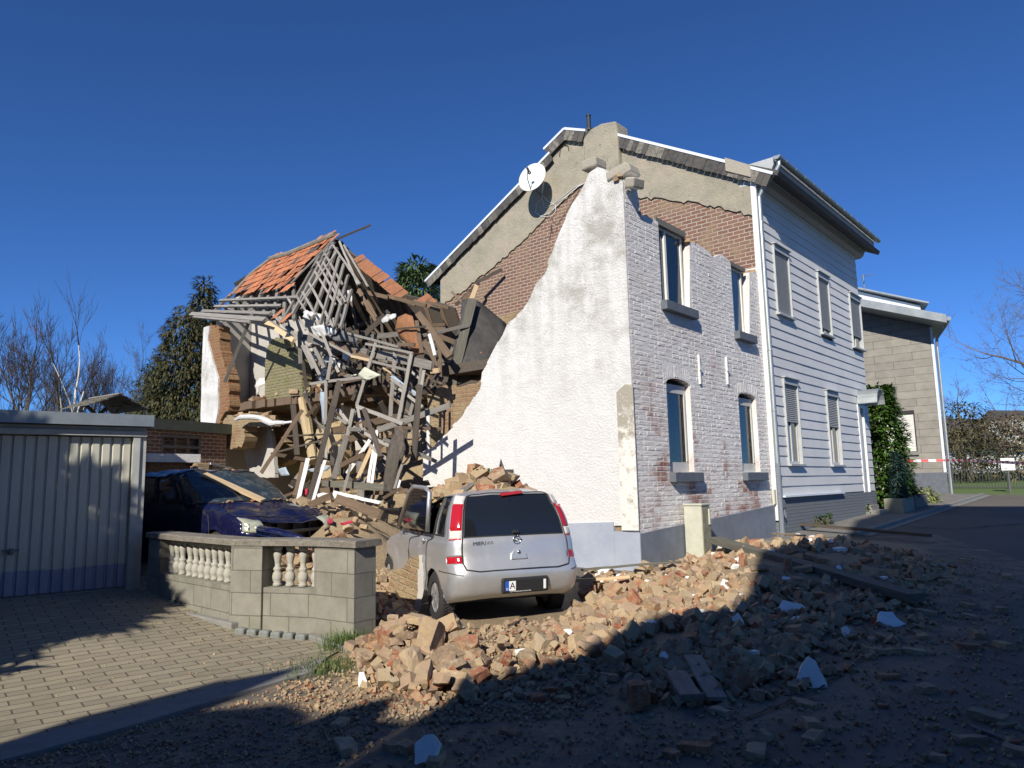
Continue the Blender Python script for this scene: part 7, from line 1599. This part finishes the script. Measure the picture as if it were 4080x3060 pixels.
# ------------------------------------------------------------------ plants
def bare_tree(name, base, h, seed, lab, grp=None, r0=.16, spread=.55, levels=5, bark='bark', lean=0.0, up=.25, cat="tree", split=3):
    r = random.Random(seed); t = empty(name, loc=base); tag(t, lab, cat, grp); trunk, crown = MB(), MB()
    def grow(p, d, L, rad, lv):
        pts = [p]; rs = [rad]; n = 4 if lv < 3 else 3; q = p.copy(); dd = d.copy()
        for i in range(n):
            dd = (dd + rv(r) * (.16 if lv else .06) + Vector((0, 0, up * .25))).normalized(); q = q + dd * L / n; pts.append(q.copy()); rs.append(rad * (1 - .55 * (i + 1) / n))
        (trunk if lv < 2 else crown).tube(pts, rs, 7 if lv < 1 else (5 if lv < 2 else 3), cap=False)
        if lv >= levels: return
        k = split + (1 if r.random() < .5 else 0) + (2 if lv == 0 else 0)
        for i in range(k):
            f = r.uniform(.3 if lv else .25, 1.0); j = min(n - 1, int(f * n)); pp = pts[j].lerp(pts[j + 1], f * n - j); ax_ = (pts[j + 1] - pts[j]).normalized()
            s = ax_.cross(rv(r)).normalized(); a = r.uniform(.4, 1.0) * spread * 1.3; nd = (ax_ * math.cos(a) + s * math.sin(a)).normalized()
            grow(pp, nd, L * r.uniform(.5, .75) * (1.15 - .4 * f), max(.006, rs[j] * r.uniform(.42, .65)), lv + 1)
        grow(pts[-1], dd, L * .62, max(.006, rs[-1]), lv + 1)
    grow(Vector((0, 0, -.3)), Vector((lean, 0, 1)).normalized(), h * .48, r0, 0)
    trunk.build("trunk", M[bark], t); crown.build("crown", M['twig'], t); return t
def ground_at(px, Y): d = ray(px, 1900); x = d.x / d.y * Y; return (x, Y, T(x, Y))
for i, (px, Y, h, r0, sp, lv, lab) in enumerate(((95, 33, 8.6, .16, .5, 5, "bare many stemmed tree farthest left behind the garage"), (215, 36, 8.4, .14, .45, 5, "bare upright tree second from the left behind the garage"), (345, 38, 8.0, .14, .55, 5, "bare tree with a rounded crown between the birch and the conifer"), (430, 46, 7.5, .12, .6, 5, "low bare tree in front of the dark conifer"),
                     (545, 55, 11.5, .16, .6, 5, "tall bare tree standing behind the dark conifer"), (10, 29, 7.6, .13, .5, 5, "bare tree cut by the left edge of the picture"), (160, 44, 7.2, .12, .6, 5, "thin bare tree farther back behind the garage"), (290, 48, 7.0, .12, .7, 5, "twiggy bare tree low behind the birch"))):
    bare_tree("bare_tree", ground_at(px, Y), h, 100 + i, lab, None, r0, sp, lv)
bare_tree("birch_tree", ground_at(222, 30), 8.8, 211, "slender birch with a white trunk rising above the bare trees", None, .11, .42, 4, 'birch', .09, .35, split=2)
for i, (px, Y, h, lab) in enumerate(((4260, 40, 13.5, "large bare tree at the right edge beyond the street end"), (3850, 60, 7.5, "rounded bare tree right of the clad house"), (4200, 40, 9.0, "bare tree just outside the right edge over the hedge"))): bare_tree("bare_tree", ground_at(px, Y), h, 300 + i, lab, None, .26, .95, 5)
def conifer(name, base, h, rad, n, mat, lab, cat, seed, spray=.38, shape=1.0, droop=.5, top=True):
    r = random.Random(seed); t = empty(name, loc=base); tag(t, lab, cat); b = MB(); b.tube([(0, 0, -.3), (0, 0, h * .96)], [h * .018 + .03, .015], 7); b.build("trunk", M['bark'], t); b = MB()
    for i in range(n):
        z = h * (1 - (1 - r.random() ** 1.0) ** .62) if top else h * r.random(); f = 1 - z / h; R_ = rad * (min(1, f * 1.0 + .02) ** shape) * (.86 + .3 * noise.noise(Vector((z * 1.3, seed, 0)))) + .05; a = r.uniform(0, 6.283); q = R_ * (r.uniform(.35, 1.0) ** .5) * (.8 + .35 * noise.noise(Vector((math.cos(a) * 1.5, math.sin(a) * 1.5, z * .9 + seed))))
        c = Vector((math.cos(a) * q, math.sin(a) * q, max(.05, z - .2 * q))); d = Vector((math.cos(a), math.sin(a), -droop + r.uniform(-.3, .5))) + rv(r) * .5
        s = spray * r.uniform(.6, 1.25)
        for k in range(3): leaf_card(b, c + rv(r) * s * .2, d + rv(r) * .55, Z, s, s * .22, .3)
    b.build("crown", M[mat], t); return t
conifer("conifer", ground_at(725, 31), 8.4, 3.9, 11500, 'spruce', "tall dark conifer beside the white end wall of the wrecked wing", "tree", 5, .27, .62, .35)
conifer("conifer", ground_at(790, 34), 10.4, 2.4, 2600, 'spruce', "slim dark conifer spire rising behind the broader one", "tree", 6, .42, .75, .35)
conifer("conifer", ground_at(615, 37), 7.0, 3.2, 5200, 'spruce', "lower dark conifer at the left flank of the tall one", "tree", 9, .3, .6, .35)
p = ground_at(1665, 42); conifer("pine_tree", p, 13.2, 3.0, 3400, 'pine', "green pine crown showing between the wreck and the grey gable", "tree", 12, .6, .30, .1, False)
def bush(name, base, rx, ry, h, n, mat, lab, cat, seed, L=.16, W=.06, droop=.2, shell=.55):
    r = random.Random(seed); t = empty(name, loc=base); tag(t, lab, cat); st = MB()
    for k in range(7):
        a = k * .9; st.tube([(0, 0, -.1), (math.cos(a) * rx * .4, math.sin(a) * ry * .4, h * .45), (math.cos(a) * rx * .6, math.sin(a) * ry * .6, h * .85)], [.03, .02, .006], 5)
    st.build("stem", M['bark'], t); b = MB()
    for i in range(n):
        u = r.random(); z = h * (.04 + .96 * u); f = math.sin(min(1, .18 + .9 * (1 - u)) * math.pi / 2) ** .6; a = r.uniform(0, 6.283); q = r.uniform(shell, 1.0) * f * (.85 + .3 * noise.noise(Vector((math.cos(a) * 2 + seed, math.sin(a) * 2, z * 1.8))))
        c = Vector((math.cos(a) * rx * q, math.sin(a) * ry * q, z)); d = Vector((math.cos(a), math.sin(a), r.uniform(-.5, .7))) + rv(r) * .6; leaf_card(b, c, d, Z, L * r.uniform(.6, 1.2), W * r.uniform(.7, 1.2), droop)
    b.build("leaves", M[mat], t); return t
def hpos(s, v, lift=0): q = H @ Vector((s, v, 0)); return (q.x, q.y, T(q.x, q.y) + lift)
bq = HI @ at_depth(3545, 1950, 24.0)
bush("laurel_bush", hpos(15.6, .1), .95, .85, 4.0, 7500, 'laurel', "tall glossy green laurel bush at the end of the boarded house", "bush", 3, .22, .10)
bush("aucuba_bush", hpos(17.3, .3), .75, .75, 1.15, 520, 'aucuba', "low yellow green bush spreading over the pavement beside the laurel", "bush", 4, .24, .10, .3)
bush("aucuba_bush", hpos(18.3, -.35), .6, .5, .55, 240, 'aucuba', "yellow green branch lying flat on the pavement edge", "bush", 14, .24, .10, .3)
for k, (s, v, w_, d_, lab) in enumerate(((14.0, -.62, 1.25, .55, "rectangular mossy concrete planter on the pavement by the door"), (16.1, -.45, 1.7, .7, "rounded concrete planter behind the rectangular one"))):
    x, y, z = hpos(s, v); pl0 = empty("planter", mat=Matrix.Translation((x, y, z - .02)) @ H.to_3x3().to_4x4()); tag(pl0, lab, "planter"); hh = .46; t_ = .08
    b = MB(); b.wall([(-w_ / 2, -d_ / 2), (w_ / 2, -d_ / 2), (w_ / 2, d_ / 2), (-w_ / 2, d_ / 2)], [[(-w_ / 2 + t_, -d_ / 2 + t_), (w_ / 2 - t_, -d_ / 2 + t_), (w_ / 2 - t_, d_ / 2 - t_), (-w_ / 2 + t_, d_ / 2 - t_)]], 0, 1)
    b.v = [(x_, z_, y_ * hh) for x_, y_, z_ in b.v]; b.build("tub", M['coping'] if k else blotch("mossy_planter", (.24, .23, .17), (.31, .30, .24), (.14, .15, .08), 5, .95, .01), pl0, bevel=.03 if not k else .12)
    b = MB(); b.box(-w_ / 2 + t_ - .01, -d_ / 2 + t_ - .01, .2, w_ / 2 - t_ + .01, d_ / 2 - t_ + .01, hh - .06); b.build("soil", M['bark'], pl0)
conifer("dwarf_fir", hpos(14.15, -.62, .40), 1.45, .20, 900, 'bluefir', "narrow blue green dwarf conifer in the rectangular planter", "shrub", 21, .16, .5, -.4)
conifer("dwarf_fir", hpos(15.7, -.5, .40), 1.0, .22, 700, 'bluefir', "shorter blue green dwarf conifer in the rounded planter", "shrub", 22, .15, .55, -.4)
# winter hedge and shrubs beyond the street end
for i, (px, Y, rx, ry, h, n, mt, lab) in enumerate(((3870, 40, 2.4, 1.4, 4.3, 1900, 'spruce', "dark evergreen shrub directly right of the clad house"), (3975, 43, 3.4, 1.6, 3.4, 2200, 'hedge', "brown winter hedge behind the white notice board"), (4090, 41, 3.2, 1.6, 3.6, 2200, 'hedge', "brown winter hedge at the right edge behind the railing"), (3820, 46, 3.0, 1.6, 3.0, 1500, 'hedge', "lower brown hedge behind the evergreen shrub"))):
    bush("hedge", ground_at(px, Y), rx, ry, h, n, mt, lab, "hedge", 40 + i, .32, .10, .2, .3)
# undergrowth behind the garage
for i, (px, Y, h) in enumerate(((60, 30, 2.6), (230, 31, 2.4), (400, 33, 2.3), (560, 36, 2.6))): bush("shrub", ground_at(px, Y), 2.6, 1.2, h, 700, 'hedge', "brown leafless shrub in the row of undergrowth behind the garage", "shrub", 60 + i, .3, .05, .2, .2)["group"] = "undergrowth shrubs behind the garage"
# grass tufts and weeds
def grass(name, spots, lab, seed, hgt=.2, grp=None):
    r = random.Random(seed)
    for (x, y, n, sp) in spots:
        p = gnd(x, y, G); b = MB()
        for i in range(n):
            q = Vector((r.gauss(0, sp), r.gauss(0, sp), .0)); d = Vector((r.gauss(0, .35), r.gauss(0, .35), 1)); L = hgt * r.uniform(.5, 1.2); s = Vector((d.y, -d.x, 0)); s = s.normalized() * .004 if s.length > 1e-3 else Vector((.004, 0, 0)); tip = q + d * L * .7 + Vector((d.x, d.y, -.1)) * L * .4
            b.add([q - s, q + s, q + d * L * .55 + s * .7, tip, q + d * L * .55 - s * .7], [(0, 1, 2, 4), (4, 2, 3)])
        o = b.build(name, M['grass'], fix=False); o.location = (p.x, p.y, p.z - .01); tag(o, lab, "grass tuft", grp)
grass("grass_tuft", [(1385, 2580, 420, .12)], "lush grass tuft against the foot of the end pillar", 1, .24)
grass("grass_tuft", [(1330, 2660, 520, .20)], "spreading patch of grass between the end pillar and the near bricks", 5, .13); bpy.data.objects["grass_tuft.001"]["kind"] = "stuff"
grass("grass_tuft", [(1270, 2530, 60, .04)], "thin grass tuft growing at the wall foot beside the granite setts", 2, .2)
grass("grass_tuft", [(1350, 2550, 40, .03)], "small grass tuft on the pale kerb slab", 6, .12)
grass("grass_tuft", [(760, 2440, 60, .08), (745, 2490, 70, .10), (590, 2495, 50, .08), (900, 2500, 40, .05), (930, 2520, 40, .05), (800, 2515, 50, .09), (1150, 2700, 60, .2)], "low weed tuft in the joints of the paved drive", 3, .07, "weed tufts on the paved drive")
for i, (s, v, n) in enumerate(((8.2, -.15, 120), (9.0, -.12, 60), (12.6, -.12, 60))):
    bush("weed", hpos(s, v, .05), .30 if not i else .14, .12, .28, n, 'laurel', ("leafy weed cluster at the blue plinth near the downpipe", "small weed at the plinth beyond the leafy cluster", "small weed at the plinth beside the planter")[i], "weed", 80 + i, .12, .05, .3, .2)
# evergreen behind the photographer's left shoulder that shades the drive and garage
q = Pp * -9.5
conifer("yew_tree", (q.x, q.y, T(q.x, q.y)), 6.5, 4.9, 11000, 'spruce', "dense dark yew left of the photographer that shades the drive and garage door", "tree", 33, .55, .58, .2)
